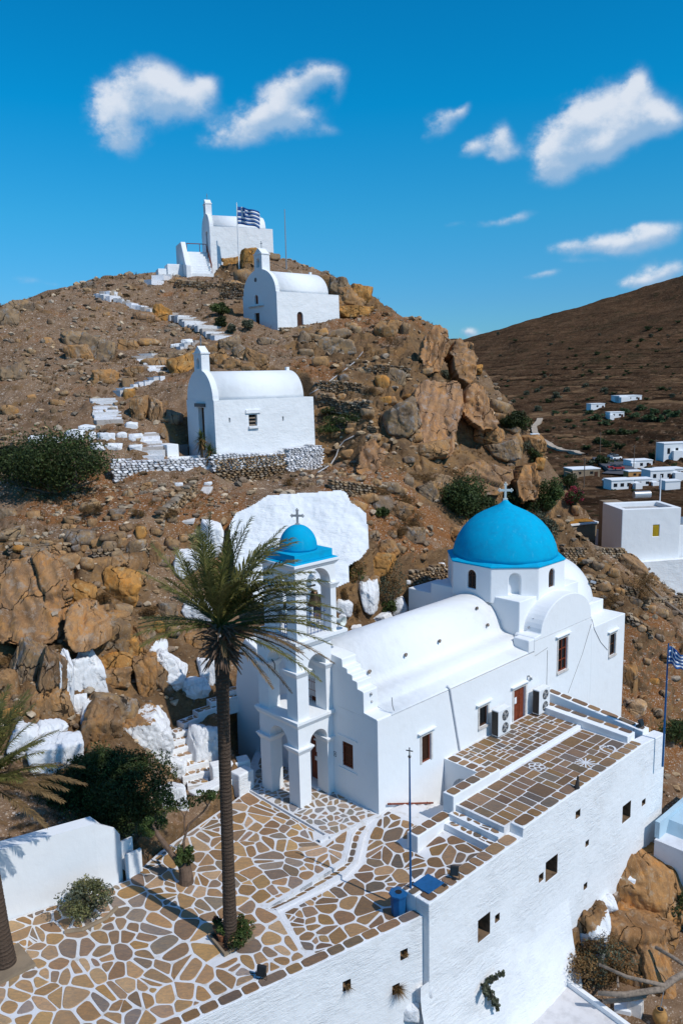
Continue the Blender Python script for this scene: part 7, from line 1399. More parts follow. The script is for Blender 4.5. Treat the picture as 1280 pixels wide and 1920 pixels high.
def add_frond(*a, **k):
    global fi; fi += 1; return frond(palm, cb+np.array([r_.uniform(-.12, .12), r_.uniform(-.12, .12), r_.uniform(-.15, .15)]), *a, seed=100+fi, **k)
for i in range(9): add_frond(r_.uniform(0, 6.28), R(r_.uniform(60, 86)), r_.uniform(3.3, 4.0), .10, (.12, .02, 0), 'palm_leaf', nl=46, lw=.036, ll=.56)
for i in range(9): add_frond(R(100+190*(i+.5)/9)+r_.uniform(-.15, .15), R(r_.uniform(34, 62)), r_.uniform(2.8, 3.5), .14, (.16, .0, 0), 'palm_leaf', nl=46, lw=.036, ll=.54)
for i in range(16): add_frond(R(-70+140*(i+.5)/16)+r_.uniform(-.1, .1), R(r_.uniform(14, 66)), r_.uniform(3.5, 4.6), .22, (.20, 0, 0), 'palm_leaf', nl=60, lw=.052, ll=.66)
for i in range(7): add_frond(R(-42+70*i/6), R(r_.uniform(-8, 14)), r_.uniform(3.2, 4.2), .18, (.10, 0, 0), 'palm_dry' if i % 3 == 0 else 'palm_leaf', nl=52, lw=.034, ll=.36)
for i in range(6): add_frond(R(-45+90*i/5), R(r_.uniform(-22, -4)), r_.uniform(2.8, 3.7), .22, (.05, 0, -.02), 'palm_dry', nl=44, lw=.024, ll=.28)
for i in range(7): add_frond(R(140+80*i/6), R(r_.uniform(4, 30)), r_.uniform(2.4, 3.1), .15, (.08, 0, 0), 'palm_leaf', nl=48, lw=.036, ll=.5)
for i in range(4): add_frond(r_.uniform(0, 6.28), R(r_.uniform(-70, -40)), r_.uniform(1.0, 1.7), .3, (0, 0, 0), 'palm_dry', nl=20, lw=.02, ll=.25)
# square planter round the palm
pp = [np.array(q) for q in PLANT]; cen = sum(pp)/4; plt_ = thing('planter', ch(*cen, PZ), 'diamond planter of ochre stone edging around the palm foot', 'planter')
b = C(); 
for i in range(4):
    a, c = pp[i], pp[(i+1) % 4]; ai, ci = a+(cen-a)*.12, c+(cen-c)*.12; b.add([(*a, PZ-.1), (*c, PZ-.1), (*ci, PZ-.1), (*ai, PZ-.1), (*a, PZ+.13), (*c, PZ+.13), (*ci, PZ+.13), (*ai, PZ+.13)], [(4, 5, 6, 7), (0, 1, 5, 4), (2, 3, 7, 6)])
b.build('edging', M['tan_wall'], plt_); b = C(); q = [a+(cen-a)*.11 for a in pp]; b.add([(*a, PZ+.05) for a in q], [(0, 1, 2, 3)]); b.build('soil', M['soil'], plt_)
for i, (x, y, lab) in enumerate([(408, 1750, 'terracotta pot with a red-flowered plant left of the palm foot'), (416, 1763, 'front terracotta pot before the palm foot'), (458, 1757, 'tipped terracotta pot right of the palm foot')]):
    p = on(x, y, PZ+.06); t_ = thing('potted_plant', p, lab, 'potted plant', 'pots around the palm'); b = MB(); b.lathe([(.10, p[2]), (.15, p[2]+.24), (.17, p[2]+.25), (.17, p[2]+.29), (.14, p[2]+.29)], p[0], p[1], 18); b.build('pot', M['terracotta'], t_, smooth=False)
    mb = MB(); crown(mb, p+[0, 0, .45], (.22, .22, .22), 260, .05, 60+i); mb.build('foliage', M['leaf_mid'], t_, fix=False)
    if i == 0: mb = MB(); crown(mb, p+[0, 0, .5], (.2, .2, .2), 30, .04, 70); mb.build('flowers', M['leaf_red'], t_, fix=False)
for i, (dx, dy) in enumerate(((.45, .1), (.35, -.5), (.1, .5))): shrub('bedding_plant', PB+[dx, dy, -.1], (.42, .42, .4), 700, .05, 'leaf_mid', ['low green plant at the right of the palm foot', 'low green plant at the front of the palm foot', 'low green plant behind the palm foot'][i], 'plant', 80+i, stems=2, second=('leaf_dry', 90, .05))
# left palm, trunk cut by the frame
LP_ = on(12, 1812, PZ); lpalm = thing('palm_tree', LP_, 'shorter palm at the left edge with orange dry fronds', 'palm'); lt_ = hpx(0, 1500, LP_)*.98; lt2 = atY(-34, 1480, LP_[1]+1.2)
trunk(lpalm, [LP_-[0, 0, .2], LP_+[-.15, .1, 1.2], (LP_+lt2)/2+[-.1, 0, .2], lt2], [.38, .33, .30, .34], seed=4)
cb_ = lt2+[0, 0, .3]
for i in range(26): frond(lpalm, cb_+r_.normal(size=3)*.08, R(-60+170*((i*7) % 26)/25), R(r_.uniform(20, 76)), r_.uniform(2.3, 3.2), .16, (.10, 0, 0), 'palm_leaf', 300+i, nl=42)
for i in range(8): frond(lpalm, cb_+r_.normal(size=3)*.08, R(-32+8*i), R(r_.uniform(-12, 14)), r_.uniform(2.9, 3.7), .16, (.1, 0, 0), 'palm_dry', 340+i, nl=46, lw=.035, ll=.42)
for i in range(12): frond(lpalm, cb_+r_.normal(size=3)*.08, R(110+140*i/11), R(r_.uniform(10, 60)), 2.6, .2, (.1, 0, 0), 'palm_leaf', 360+i, nl=36)
b = C(); q = np.array(uw(LP_)); b.box(q[0]-.9, q[0]+.75, q[1]-.75, q[1]+.75, PZ-.1, PZ+.12, top=(q[0]-.9, q[0]+.72, q[1]-.72, q[1]+.72)); tag(b.build('planter', M['tan_wall']), 'stone-edged planter at the foot of the left palm', 'planter')
# dark tree overhanging the garden wall
TB = on(238, 1560, .6); dt = thing('dark_tree', TB, 'broad dark green tree bulging over the end of the white garden wall', 'tree')
b = MB(); b.tube([TB-[0, 0, .8], TB+[.1, .1, 1.2], TB+[-.3, .2, 2.0]], [.16, .13, .10], 10)
for dx, dy, dz in ((-1.4, .3, 2.6), (.7, -.2, 2.4), (-.3, .8, 3.0), (-2.4, .4, 1.8)): b.tube([TB+[.0, .1, 1.0], TB+[dx*.5, dy*.5, dz*.7], TB+[dx, dy, dz]], [.10, .07, .03], 7)
b.build('trunk', M['bark'], dt); mb = MB()
for c_, rd, n_, sd in (((.0, -.1, 2.3), (2.05, 1.5, 1.9), 16000, 1), ((-1.6, .3, 1.9), (1.8, 1.2, 1.3), 8000, 2), ((.2, -.45, 1.2), (1.6, 1.1, 1.1), 7000, 3), ((-2.9, .5, 1.5), (1.6, 1.0, 1.0), 4500, 5), ((-1.0, -.1, 2.9), (1.3, 1.0, 1.0), 5000, 6)): crown(mb, TB+np.array(c_), rd, n_, .062, sd, 22, hollow=.15)
mb.build('crown', M['leaf_dark'], dt, fix=False); mb = MB(); crown(mb, TB+[-.2, -.3, 1.8], (2.2, 1.5, 1.8), 3800, .055, 9, 22, hollow=.85); crown(mb, TB+[-1.6, 0, 1.5], (1.7, 1.2, 1.1), 1600, .055, 10, 14, hollow=.85); mb.build('young_leaves', M['leaf_mid'], dt, fix=False)
# small gnarled tree leaning over the paving
GB = on(350, 1655, PZ); gt = thing('gnarled_tree', GB, 'small old tree with a thick stump and two thin leaning branches on the paving', 'tree')
b = MB(); b.tube([GB-[0, 0, .1], GB+[0, 0, .35], GB+[-.05, .02, .75]], [.30, .26, .24], 14); b.build('stump', M['bark'], gt)
b = MB(); b.tube([GB+[-.1, 0, .65], GB+[-.6, .25, 1.15], GB+[-1.15, .5, 1.8], GB+[-1.35, .6, 2.2]], [.14, .11, .09, .05], 10); b.build('leaning_branch', M['bark'], gt)
b = MB(); b.tube([GB+[.0, 0, .7], GB+[-.05, .15, 1.7], GB+[.15, .3, 2.3], GB+[.75, .4, 2.8], GB+[1.25, .5, 3.5]], [.06, .05, .045, .035, .015], 8); b.tube([GB+[.0, .2, 2.0], GB+[-.0, .3, 2.7], GB+[-.3, .3, 3.2]], [.035, .025, .012], 6); b.tube([GB+[0, .3, 2.6], GB+[.25, .3, 3.2]], [.025, .01], 6); b.tube([GB+[.9, .45, 3.0], GB+[.7, .4, 3.5]], [.025, .01], 6); b.build('thin_branch', M['bark'], gt)
mb = MB(); crown(mb, GB+[.0, -.05, 1.15], (.42, .4, .6), 1500, .055, 21, 8); crown(mb, GB+[-1.3, .5, 2.1], (.6, .5, .5), 1100, .055, 22, 8); crown(mb, GB+[-.2, .3, 3.15], (.75, .5, .30), 700, .055, 23, 9); crown(mb, GB+[.95, .45, 3.5], (.65, .5, .28), 600, .055, 24, 8); crown(mb, GB+[-.8, .5, 3.3], (.4, .4, .5), 380, .05, 25, 7); mb.build('foliage', M['leaf_mid'], gt, fix=False)
shrub('slope_shrub', on(318, 1490, .4), (.45, .4, .8), 800, .05, 'leaf_mid', 'thin light shrub between the dark tree and the hill stair', 'shrub', 27, stems=6, second=('leaf_dry', 120, .05))
# shrub at the wall foot
SBP = on(168, 1722, PZ); shrub('wall_shrub', SBP, (1.0, .85, .85), 3600, .05, 'leaf_sage', 'rounded yellowish shrub growing at the foot of the garden wall', 'shrub', 31, stems=7, stem_r=.04, lumps=16, second=('leaf_olive', 1300, .055, 'grey_leaves'), hollow=.2, lift=.95)
b = C(); q = np.array(uw(SBP)); b.tube([(q[0]-1.0, q[1]-.1, PZ+.03), (q[0]-.5, q[1]-.45, PZ+.04), (q[0]+.4, q[1]-.5, PZ+.04), (q[0]+1.0, q[1]-.2, PZ+.03)], .09, 6); tag(b.build('bed_edging', M['tan_wall']), 'low ochre stone edging before the shrub at the garden wall', 'edging')
# yuccas by the middle chapel
def yucca(p, h, seed, lab):
    t_ = thing('yucca', p, lab, 'plant'); b = MB(); b.tube([p, p+[0, 0, h*.6]], [.12, .1], 8); b.build('stem', M['twig'], t_); r2 = np.random.default_rng(seed)
    for nm, mat, n, e0_, e1_ in (('leaves', 'leaf_mid', 90, -.1, 1.4), ('dead_leaves', 'leaf_dry', 60, -1.3, -.3)):
        mb = MB()
        for i in range(n):
            a, e = r2.uniform(0, 6.28), r2.uniform(e0_, e1_); d = np.array([math.cos(a)*math.cos(e), math.sin(a)*math.cos(e), math.sin(e)]); l = r2.uniform(.6, .95); s = np.array([-math.sin(a), math.cos(a), 0])*.045; q = np.array(p)+[0, 0, h*r2.uniform(.35, .65)]; v = r2.uniform(.7, 1.3); mb.add([q-s, q+s, q+d*l*.6+s*.7, q+d*l*.6-s*.7, q+d*l+[0, 0, -.12]], [(0, 1, 2, 3), (3, 2, 4)], 0, (v, v, v, 1))
        mb.build(nm, M[mat], t_, fix=False)
yq = F2(-.55, .55, -.9); yucca(yq+[-.35, .3, .5], 2.3, 1, 'taller half-dead yucca by the middle chapel front'); yucca(yq+[.35, -.5, .0], 1.7, 2, 'green yucca at the front corner of the middle chapel')
# weeds on the walls
def weed(s, z, T_, n, L_, mat, lab, seed, name='wall_weed'):
    t_ = thing(name, T_(s, -.05, z), lab, 'weed', 'weeds on the white walls'); mb = MB(); r2 = np.random.default_rng(seed); p = T_(s, 0, z); out = T_(s, -1, z)-T_(s, 0, z); al = T_(s+1, 0, z)-p
    for i in range(n):
        d = out*r2.uniform(.3, 1)+al*r2.normal()*.6+np.array([0, 0, r2.uniform(-.9, .8)]); d /= np.linalg.norm(d); l = L_*r2.uniform(.5, 1.1); w = np.cross(d, out); w = w/(np.linalg.norm(w)+1e-6)*.008; v = r2.uniform(.6, 1.4); mb.add([p-w, p+w, p+d*l+[0, 0, -.15*l]], [(0, 1, 2)], 0, (v, v, v, 1))
    mb.build('blades', M[mat], t_, fix=False); mb = MB(); crown(mb, p+out*.08, (.12, .12, .12), 60, .04, seed); mb.build('heart', M['leaf_dry'], t_, fix=False)
s_, z_ = wptL(744, 1852); weed(s_, z_, LW, 260, .55, 'leaf_dry', 'large dry grass tuft on the lower front wall', 1); s_, z_ = wptL(650, 1848); weed(s_, z_, LW, 60, .42, 'leaf_dry', 'thin withered weed in a hole of the lower front wall', 2); s_, z_ = wptL(758, 1788); weed(s_, z_, LW, 40, .25, 'leaf_dry', 'small withered weed near the wall corner', 3)
u_, z_ = wpt(900, 1838); cap_ = thing('caper_plant', ch(u_, -6.2, z_), 'green caper plant hanging from the tall retaining wall', 'plant'); mb = MB(); r2 = np.random.default_rng(9)
b = MB()
for e in ((.55, .35), (-.5, .05), (.25, -1.0), (.05, -.6)):
    q0, q1 = ch(u_, -6.3, z_), ch(u_+e[0], -6.75, z_+e[1]); b.tube([q0, (q0+q1)/2+CW*-.15, q1], .012, 5)
    for i in range(70): t_ = r2.uniform(.1, 1.05); crown(mb, q0+(q1-q0)*t_+r2.normal(size=3)*.05, (.06, .06, .06), 5, .055, int(r2.integers(1e6)), 2, aspect=1.6)
mb.build('foliage', M['leaf_olive'], cap_, fix=False); b.build('stems', M['twig'], cap_)
# shrubs below the retaining wall
p = on(1122, 1838, -8.0); shrub('brown_bush', p, (1.7, 1.3, 1.3), 5200, .06, 'leaf_dry', 'big half-dead brown bush beside the lower white roof', 'shrub', 51, stems=22, lumps=18, second=('leaf_olive', 1500, .06, 'green_leaves'), hollow=.15); p = on(1262, 1725, -7.6); shrub('dark_shrub', p, (.9, .7, 1.0), 1400, .07, 'leaf_dark', 'dark bare shrub in the shade at the lower right edge', 'shrub', 52, stems=10)
p = hit(1262, 1395); p = p if p is not None else atY(1262, 1395, 48); shrub('flower_shrub', p, (1.5, 1.2, 1.1), 2600, .07, 'leaf_dark', 'dark green shrub with orange flowers right of the flagpole', 'shrub', 53, second=('leaf_mid', 500, .07)); 
# bare shrub at the white house
p = hit(1176, 1036); p = p if p is not None else atY(1176, 1036, 62); bs = thing('bare_shrub', p, 'leafless twiggy shrub in front of the white house', 'shrub'); b = MB(); r2 = np.random.default_rng(4)
def twig(q, d, l, k):
    e = q+d*l; b.tube([q, (q+e)/2+r2.normal(size=3)*l*.06, e], [.012*k+.006, .010*k+.005, .008*k+.003], 4)
    if k > 0:
        for _ in range(3): dd = d+r2.normal(size=3)*.45; dd[2] = abs(dd[2])*.8+.1; twig(e, dd/np.linalg.norm(dd), l*.72, k-1)
for i in range(8): a = 2*math.pi*i/8; d = np.array([math.cos(a)*.5, math.sin(a)*.4, .9]); twig(p-[0, 0, .1], d/np.linalg.norm(d), 1.0, 3)
b.build('twigs', M['twig'], bs); mb = MB(); crown(mb, p+[0, 0, 2.0], (1.6, 1.2, 1.2), 260, .05, 5, 14); mb.build('dry_leaves', M['leaf_dry'], bs, fix=False)
# ------------------------------------------------------------------ white house right, cistern, neighbours
def HB(T): return MB(T=T)
hz = HF(0, 0)[2]
house = thing('white_house', HF(4, 3, hz*0), 'flat-roofed white house with a yellow window at the right edge', 'house')
def hpl(px, py, side=True):
    o = HF(0, 0); a = HF(0, 1)-HF(0, 0) if side else HF(1, 0)-HF(0, 0); d = ray(px, py); q = CAMP+d*(((o-CAMP)@a)/(d@a)); v = q-o; return float(v@(HF(1, 0)-o)), float(v@(HF(0, 1)-o)), float(v[2])
ztop = hpl(1162, 956)[2]; zbot = hpl(1270, 1085)[2]; u1 = hpl(1276, 956)[0]
wv = hpl(1127, 945, False); wd_ = 3.9
b = HB(HF); b.box(0, u1, 0, wd_, zbot-3, ztop); hw = b.build('wall', M['white'], house, bevel=.05)
wy = hpl(1229, 995); k = HB(HF); k.box(wy[0]-.28, wy[0]+.28, -.4, .2, wy[2]-.5, wy[2]+.5); cut(hw, k)
k = HB(HF); k.box(.55, u1-.5, .5, wd_-.5, ztop-.4, ztop+1); cut(hw, k)
b = HB(HF); b.box(wy[0]-.27, wy[0]+.27, .06, .12, wy[2]-.5, wy[2]+.5)
sh = b.build('window', M['yellow'], house); b = HB(HF); [b.box(wy[0]-.2, wy[0]+.2, .04, .057, wy[2]-.42+j*.085, wy[2]-.37+j*.085) for j in range(10)]; b.build('shutter_slats', M['yellow'], sh)
b = HB(HF); b.box(.56, u1-.51, .51, wd_-.51, ztop-.398, ztop-.36); b.build('roof', M['concrete'], house)
b = HB(HF); b.box(-2.0, -.004, .9, 1.2, zbot-1, zbot+2.2, top=(-.9, -.004, .9, 1.2)); b.box(-.8, -.004, .0, .9, zbot-1, zbot+1.9); b.build('entry_wall', M['white'], house)
b = HB(HF); b.prism([(-.2, zbot-3.5), (u1+2, zbot-3.5), (u1+2, zbot+1.9), (.4, zbot+1.7), (-.1, zbot+.6)], -.6, -.01, 'y'); b.build('rough_base', M['white_rough'], house)
b = HB(HF); b.box(u1+.02, u1+5, .3, 4, zbot-3, ztop-1.6); b.build('side_wing', M['white'], house); b = HB(HF); b.box(u1+.3, u1+5, .5, 3.5, ztop-1.55, ztop-1.48); b.build('pergola', M['grey_metal'], house)
b = HB(HF); b.tube([(3.0, wd_+.3, ztop+.55), (4.5, wd_+.3, ztop+.55)], .32, 14); tk = tag(b.build('water_tank', M['grey_metal'], smooth=False), 'silver horizontal water tank behind the white house roof', 'tank')
b = HB(HF); b.tube([(5.2, wd_-.2, ztop-.3), (5.2, wd_-.2, ztop+2.3)], .05, 6); tag(b.build('chimney_pipe', M['white_trim']), 'thin white vent pipe on the white house roof', 'pipe')
b = HB(HF); b.box(1.9, 3.6, wd_+2.6, wd_+5, zbot-2, ztop-.6); ob = b.build('outbuilding', M['tan_wall']); tag(ob, 'plain brown and white outbuilding behind the white house', 'outbuilding'); b = HB(HF); b.box(2.4, 3.62, wd_+2.57, wd_+2.598, zbot-2, ztop-.6); b.build('white_front', M['white'], ob, offset=None)
q = hp(1078, 990, 0); cz = thing('cistern', q, 'low stone cistern with a rust-coloured lid beside the white house', 'cistern')
QF = frame(q, .93, .36); b = HB(QF); b.box(-1.6, 1.6, -1.2, 1.2, -1.2, .55); b.build('wall', M['tan_wall'], cz); b = HB(QF); b.box(-1.75, 1.75, -1.35, 1.35, .552, .70); b.build('kerb', M['white'], cz); b = HB(QF); b.box(-1.5, 1.5, -1.1, 1.1, .702, .80, top=(-1.45, 1.45, -.5, .6)); b.build('lid', M['rust_lid'], cz)
b = HB(QF); b.box(1.0, 3.2, -2.6, -1.7, -1.5, .05, top=(1.1, 2.6, -2.5, -1.8)); b.box(3.21, 4.2, -2.8, -2.3, -1.6, -.25); tag(b.build('trough', M['white']), 'white stone trough in front of the rust-lidded cistern', 'trough')
# pale blue roof at the right edge and the wall under it
q = on(1226, 1574, -4.2); NB = frame(q, CU[0], CU[1]); nb = thing('neighbour_house', q, 'pale blue roofed neighbour building at the right edge below the flagpole', 'house')
b = HB(NB); b.box(0, 7, -6, 0, -6, 0); b.build('wall', M['pale_wall'], nb); b = HB(NB); b.box(1.0, 7, -6, -.15, .0, .62, top=(1.3, 7, -6, -.15)); b.build('roof', M['pale_blue'], nb); b = HB(NB); b.box(.2, 7, -.145, .1, .0, .9); b.build('roof_parapet', M['pale_blue'], nb)
b = HB(NB); b.tube([(3.5, -5.9, .64), (3.5, -.2, .64)], .03, 5); b.build('roof_seam', M['grey_metal'], nb)
# flat white roof at the bottom
q0, q1, q2, q3 = on(1036, 1829, -7.6), on(1165, 1925, -7.6), on(1120, 2060, -7.6), on(780, 1925, -7.6)
lr = thing('lower_roof', q0, 'flat whitewashed roof with a low kerb at the bottom edge under the retaining wall', 'roof'); b = MB(); back = on(860, 1830, -7.6); vs = [q0, q1+(q1-q0)*1.0, q2, q3, back]; b.add([v for v in vs]+[v-[0, 0, 4] for v in vs], [(0, 1, 2, 3, 4), (0, 5, 6, 1), (1, 6, 7, 2)]); b.build('slab', M['roof_white'], lr)
d = (q1-q0); d /= np.linalg.norm(d); n = np.array([d[1], -d[0], 0]); n = n if n[0] > 0 else -n; b = MB(); e = q1+(q1-q0); vs = [q0-d*.1, e, e+n*.2, q0+n*.2-d*.1]; b.add([v+[0, 0, .22] for v in vs]+[v-[0, 0, 4] for v in vs], [(0, 1, 2, 3), (0, 4, 5, 1), (1, 5, 6, 2), (2, 6, 7, 3), (3, 7, 4, 0)]); b.build('kerb', M['white'], lr)
# driftwood pergola, chain and jar, stones
def stick(pts, r_, lab): b = MB(); b.tube(pts, r_, 9); return tag(b.build('driftwood_pole', M['driftwood'], smooth=True), lab, 'pole', 'driftwood poles of the rough pergola')
Zp = -6.6
stick([on(1120, 1862, Zp), on(1170, 1865, Zp+.05), on(1238, 1855, Zp+.1), on(1262, 1836, Zp+.2), on(1300, 1815, Zp+.25)], [.09, .12, .13, .14, .12], 'thick grey driftwood beam lowest of the rough pergola'); stick([on(1122, 1808, Zp+.25), on(1175, 1832, Zp+.22), on(1245, 1848, Zp+.25)], [.06, .08, .09], 'thinner driftwood pole slanting down to the thick beam'); stick([on(1228, 1776, Zp+.2), on(1262, 1796, Zp+.2), on(1300, 1822, Zp+.2)], [.08, .09, .08], 'driftwood pole at the right edge above the thick beam'); stick([on(1156, 1826, Zp-.9), on(1158, 1850, Zp-.1)], [.05, .05], 'short upright driftwood prop under the thick beam'); stick([on(1130, 1878, Zp-.5), on(1190, 1872, Zp-.45), on(1210, 1868, Zp-.4)], [.1, .1, .06], 'pale driftwood log lying under the thick beam')
ja = on(1236, 1909, -7.9); jt = thing('clay_jar', ja, 'ribbed yellow clay jar hanging at the lower right corner', 'jar'); b = MB(); b.lathe([(.10, ja[2]-.35), (.22, ja[2]-.2), (.30, ja[2]), (.31, ja[2]+.12), (.26, ja[2]+.28), (.16, ja[2]+.36), (.15, ja[2]+.42), (.19, ja[2]+.45), (.14, ja[2]+.44)], ja[0], ja[1], 28); b.build('jar_body', M['clay'], jt, smooth=True); b = MB(); b.lathe([(.13, ja[2]+.442), (.13, ja[2]+.446)], ja[0], ja[1], 16); b.build('mouth', M['black'], jt)
b = MB(); b.tube([on(1245, 1850, Zp+.1), ja+[0, 0, .44]], .018, 5); tag(b.build('chain', M['grey_metal']), 'chain from the driftwood beam down to the clay jar', 'chain')
p = on(1190, 1895, -8.1); b = MB(); T_ = frame(p, .8, -.5); b = HB(T_); b.box(-.32, .32, -.3, .3, -.3, .45, top=(-.3, .28, -.1, .3)); tag(b.build('stone_block', M['marble'], bevel=.03), 'pale square stone block beside the clay jar', 'block')
p = on(1168, 1893, -8.2); T_ = frame(p, .9, -.3); b = HB(T_); b.box(-.4, .3, -.3, .3, -.3, .2); tag(b.build('white_step', M['white'], bevel=.02), 'small white step left of the pale stone block', 'step')
# hoses on the hill
def hose(pts, lab):
    P_ = [hp(x, y, .12) for x, y in pts]; b = MB(); b.tube(P_, .05, 6); tag(b.build('water_hose', M['rope_grey'], smooth=True), lab, 'hose')
hose([(680, 662), (666, 680), (648, 695), (630, 708), (612, 722), (592, 735), (580, 742)], 'thin white hose running down the slope right of the middle chapel'); hose([(664, 820), (646, 829), (636, 840), (630, 858), (620, 874), (596, 889)], 'white hose curving round rocks below the middle chapel')
b = MB(); b.tube([hp(1208, 1098, .2), hp(1240, 1128, .2), hp(1285, 1162, .25)], [.09, .11, .10], 8); tag(b.build('fallen_beam', M['driftwood']), 'dark weathered beam lying on the slope below the white house', 'beam')
# ------------------------------------------------------------------ far valley: houses, road, cars, bushes
def farhouse(px, py, w, h, lab, mat='white', dep=.7, wins=2, ang=.15, doors=1, annex=None, cat='house', hmat=None):
    q = fhit(px, py); 
    if q is None: return
    s = np.linalg.norm(q-CAMP)/FPX; W_, H_, D_ = w*s, h*s, w*s*dep; T_ = frame(q, 1, ang); t_ = thing('far_house', q, lab, cat, 'houses in the far valley')
    b = HB(T_); b.box(-W_/2, W_/2, 0, D_, -3, H_); b.build('wall', M[mat], t_); b = HB(T_); b.box(-W_/2-.15, W_/2+.15, -.15, D_+.15, H_+.01, H_+.3); b.build('roof', M[hmat or 'white_roof'], t_)
    for i in range(wins): x = -W_/2+W_*(i+.6)/(wins+.3); b = HB(T_); b.box(x-.5, x+.5, -.08, .1, H_*.35, H_*.72); b.build('window', M['glass'], t_)
    if doors: x = W_*.36; b = HB(T_); b.box(x-.55, x+.55, -.09, .1, -.2, H_*.62); b.build('door', M['wood_dark'], t_)
    if annex: ax, aw, ah = annex; b = HB(T_); b.box(ax*W_, ax*W_+aw*W_, -D_*.25, D_*.5, -3, H_*ah); b.build('annex', M[mat], t_)
    return t_
farhouse(1181, 751, 42, 8, 'white farmhouse with a veranda high on the terraced hill', wins=3, annex=(-.5, .4, .8)); farhouse(1120, 766, 26, 8, 'small white hut left of the high farmhouse', wins=1); farhouse(1156, 783, 26, 9, 'low white house among prickly pears', wins=2, annex=(-.6, .3, .6)); farhouse(1003, 824, 15, 9, 'tiny white chapel beside the dirt road', wins=1, doors=0)
farhouse(1268, 860, 50, 26, 'two-storey white house at the right edge of the valley', wins=3, annex=(-.2, .4, .55), dep=.5); farhouse(1202, 878, 40, 13, 'long white house beside the asphalt road', wins=3, annex=(-.55, .25, .8)); farhouse(1098, 893, 52, 12, 'long tan house with a flat roof left of the road', 'tan_wall', wins=2, annex=(-.65, .3, .7)); farhouse(1166, 918, 42, 16, 'white cube house in the village, front left', wins=3, annex=(.5, .3, .7)); farhouse(1140, 914, 14, 12, 'grey shed at the left end of the village', 'grey_wall', wins=0, doors=0)
farhouse(1206, 912, 34, 12, 'white village house with a dark terrace in the middle', wins=2, annex=(.4, .4, .6)); farhouse(1190, 895, 26, 10, 'small orange-walled house behind the village front', 'orange_wall', wins=1); farhouse(1240, 902, 44, 18, 'big white village house with square windows right of the middle', wins=3, annex=(.45, .35, .8)); farhouse(1260, 918, 28, 14, 'plain white annex at the front right of the village', wins=0, doors=0); farhouse(1262, 890, 44, 9, 'bluish white house at the back right of the village', wins=2)
def farpath(name, pts, w, mat, lift, lab=None):
    P_ = [fhit(*p) for p in pts]; P_ = [p for p in P_ if p is not None]; P_ = np.array(P_); out = []
    for i in range(len(P_)-1):
        for t_ in np.linspace(0, 1, 12)[:-1]: q = P_[i]+(P_[i+1]-P_[i])*t_; out.append(q)
    out = np.array(out); out[:, 2] = [max(ftz(q[0], q[1]), ftz(q[0]+1.5, q[1]), ftz(q[0]-1.5, q[1]))+lift for q in out]
    k_ = np.ones(9)/9; out[:, 2] = np.maximum(out[:, 2], np.convolve(np.pad(out[:, 2], 4, 'edge'), k_, 'valid')); tg = np.gradient(out, axis=0); nr = np.stack([-tg[:, 1], tg[:, 0], 0*tg[:, 0]], 1); nr /= np.linalg.norm(nr, axis=1)[:, None]; mb = MB()
    for i in range(len(out)-1): a, c = out[i], out[i+1]; na, nc = nr[i]*w/2, nr[i+1]*w/2; mb.add([a-na, a+na, c+nc, c-nc, a-na-[0, 0, 2.5], a+na-[0, 0, 2.5], c+nc-[0, 0, 2.5], c-nc-[0, 0, 2.5]], [(0, 1, 2, 3), (0, 3, 7, 4), (1, 5, 6, 2)])
    o = mb.build(name, M[mat]); o['kind'] = 'structure'; return out
rd = farpath('dirt_road', [(1012, 786), (1000, 800), (1002, 812), (1012, 824), (1030, 836), (1050, 845), (1075, 851), (1098, 856)], 2.7, 'dirt_road', .5); farpath('asphalt_road', [(1132, 862), (1150, 874), (1168, 886), (1150, 892)], 9, 'asphalt', .5)
def car(px, py, col, lab, ang):
    q = fhit(px, py)
    if q is None: return
    q = q+[0, 0, 1.0]; T_ = frame(q, math.cos(ang), math.sin(ang)); t_ = thing('parked_car', q, lab, 'car', 'parked cars on the valley road'); b = HB(T_); b.box(-2.0, 2.0, -.85, .85, .3, .95, top=(-1.95, 1.95, -.8, .8)); b.build('body', M[col], t_); b = HB(T_); b.box(-1.3, 1.1, -.75, .75, .952, 1.5, top=(-.9, .6, -.65, .65)); b.build('cabin', M['glass'], t_)
    for x in (-1.2, 1.2):
        for y in (-.86, .7): b = HB(T_); b.tube([(x, y, .33), (x, y+.16, .33)], .33, 12); b.build('wheel', M['black'], t_)
car(1154, 866, 'white_trim', 'white van parked on the far asphalt road', .3); car(1149, 884, 'red_paint', 'red car parked lowest on the far road', 0); car(1148, 862, 'grey_metal', 'grey car behind the white van on the far road', .3); car(1157, 886, 'red_paint', 'second dark red car beside the lowest one', .1)
def upole(px, py, h):
    q = fhit(px, py)
    if q is not None: b = MB(); b.tube([q-[0, 0, 1], q+[0, 0, h]], .13, 6); b.tube([q+[-.8, 0, h-.5], q+[.8, 0, h-.5]], .07, 5); return b.build('utility_pole', M['twig'])
for x, y, lab in ((1124, 850, 'utility pole above the asphalt road'), (1094, 915, 'utility pole left of the village'), (1187, 880, 'utility pole before the long white house'), (1227, 868, 'utility pole near the two-storey house')):
    o = upole(x, y, 8.5)
    if o: tag(o, lab, 'pole', 'utility poles in the valley')
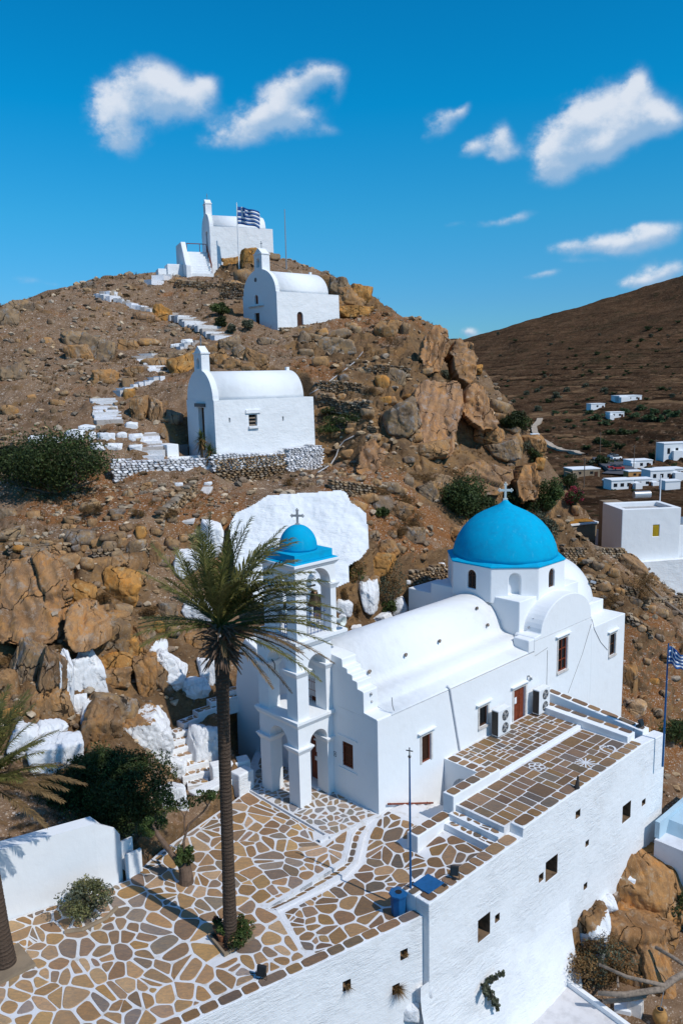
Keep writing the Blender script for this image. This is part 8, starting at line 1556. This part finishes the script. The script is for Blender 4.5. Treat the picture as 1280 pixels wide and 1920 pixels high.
# bushes over the far slope: a few crowns copied
protos = []
for i, mat in enumerate(('leaf_dark', 'leaf_olive', 'leaf_cactus')):
    mb = MB(); crown(mb, (0, 0, .55), (1.2, 1.1, .75), 420, .17, 90+i, 10, hollow=.2); o = mb.build('far_bush', M[mat], fix=False, offset=(0, 0, 0)); protos.append(o)
r3 = np.random.default_rng(21); used = [0, 0, 0]
FB = []
for (x, y, w, k_) in [(1005,735,16,1),(985,740,14,1),(1015,728,12,1),(1045,745,22,1),(1060,735,16,1),(1030,755,18,0),(1010,770,20,1),(1095,726,18,1),(1130,735,20,1),(1090,705,12,0),(1140,690,14,0),(1180,700,10,0),(1120,665,14,0),(1070,655,10,0),(1215,618,16,0),(1235,620,12,0),(1270,605,10,0),(1180,640,12,0),(1200,640,12,0),(1060,690,10,0),(1020,700,10,0),(1040,775,16,2),(1065,792,14,0),(1075,800,10,2),(1095,790,14,2),(1120,785,30,2),(1135,795,26,2),(1105,775,20,2),(1170,775,22,2),(1190,782,24,2),(1215,785,26,2),(1240,790,28,2),(1265,782,26,2),(1225,775,22,2),(1200,768,20,2),(1250,775,18,2),(1165,815,30,0),(1145,815,24,0),(1185,812,20,0),(1120,832,28,0),(1140,838,30,0),(1160,840,22,0),(1100,840,18,0),(1125,870,36,0),(1105,872,26,1),(1080,868,16,0),(1068,880,12,1),(1060,872,10,0),(1240,855,26,0),(1225,860,22,0),(1255,848,20,0),(1270,845,16,0),(1160,866,10,0),(1215,882,16,0),(1235,885,14,1),(1260,875,16,0),(1275,880,12,1),(1050,895,14,0),(1035,885,12,0),(1040,905,16,0),(1020,890,12,0),(1070,895,12,0),(1175,900,8,0),(1150,920,10,0),(1185,922,10,0),(1215,925,10,0),(1062,858,10,0),(1030,850,10,0),(1100,750,12,0),(1150,740,12,0),(1240,730,14,0),(1260,745,12,1),(1210,750,10,0),(1080,760,12,0),(1060,775,10,2),(960,755,14,1),(945,745,12,1),(950,725,10,0),(930,735,12,1),(1000,715,10,0),(1110,700,8,0),(1160,670,8,0),(1230,660,8,0),(1250,690,10,0),(1200,690,8,0),(1275,640,10,0)]: FB.append((x, y, w, k_))
for _ in range(90): FB.append((r3.uniform(930, 1278), r3.uniform(625, 850), r3.uniform(5, 10), int(r3.integers(0, 2))))
FL = ['dark green bush dotted on the far terraced hillside', 'grey-green bush dotted on the far terraced hillside', 'green prickly pear clump among the far terraces']
for x, y, w, k_ in FB:
    q = fhit(x, y)
    if q is None: continue
    s = w*np.linalg.norm(q-CAMP)/FPX/2.1; o = protos[k_] if not used[k_] else protos[k_].copy()
    if used[k_]: COL.objects.link(o)
    used[k_] += 1; o.location = Vector(q-[0, 0, .15*s]); o.scale = (s, s, s*r3.uniform(.6, 1.0)); o.rotation_euler = (0, 0, r3.uniform(0, 6.28)); tag(o, FL[k_], 'bush', 'bushes on the far hillside')
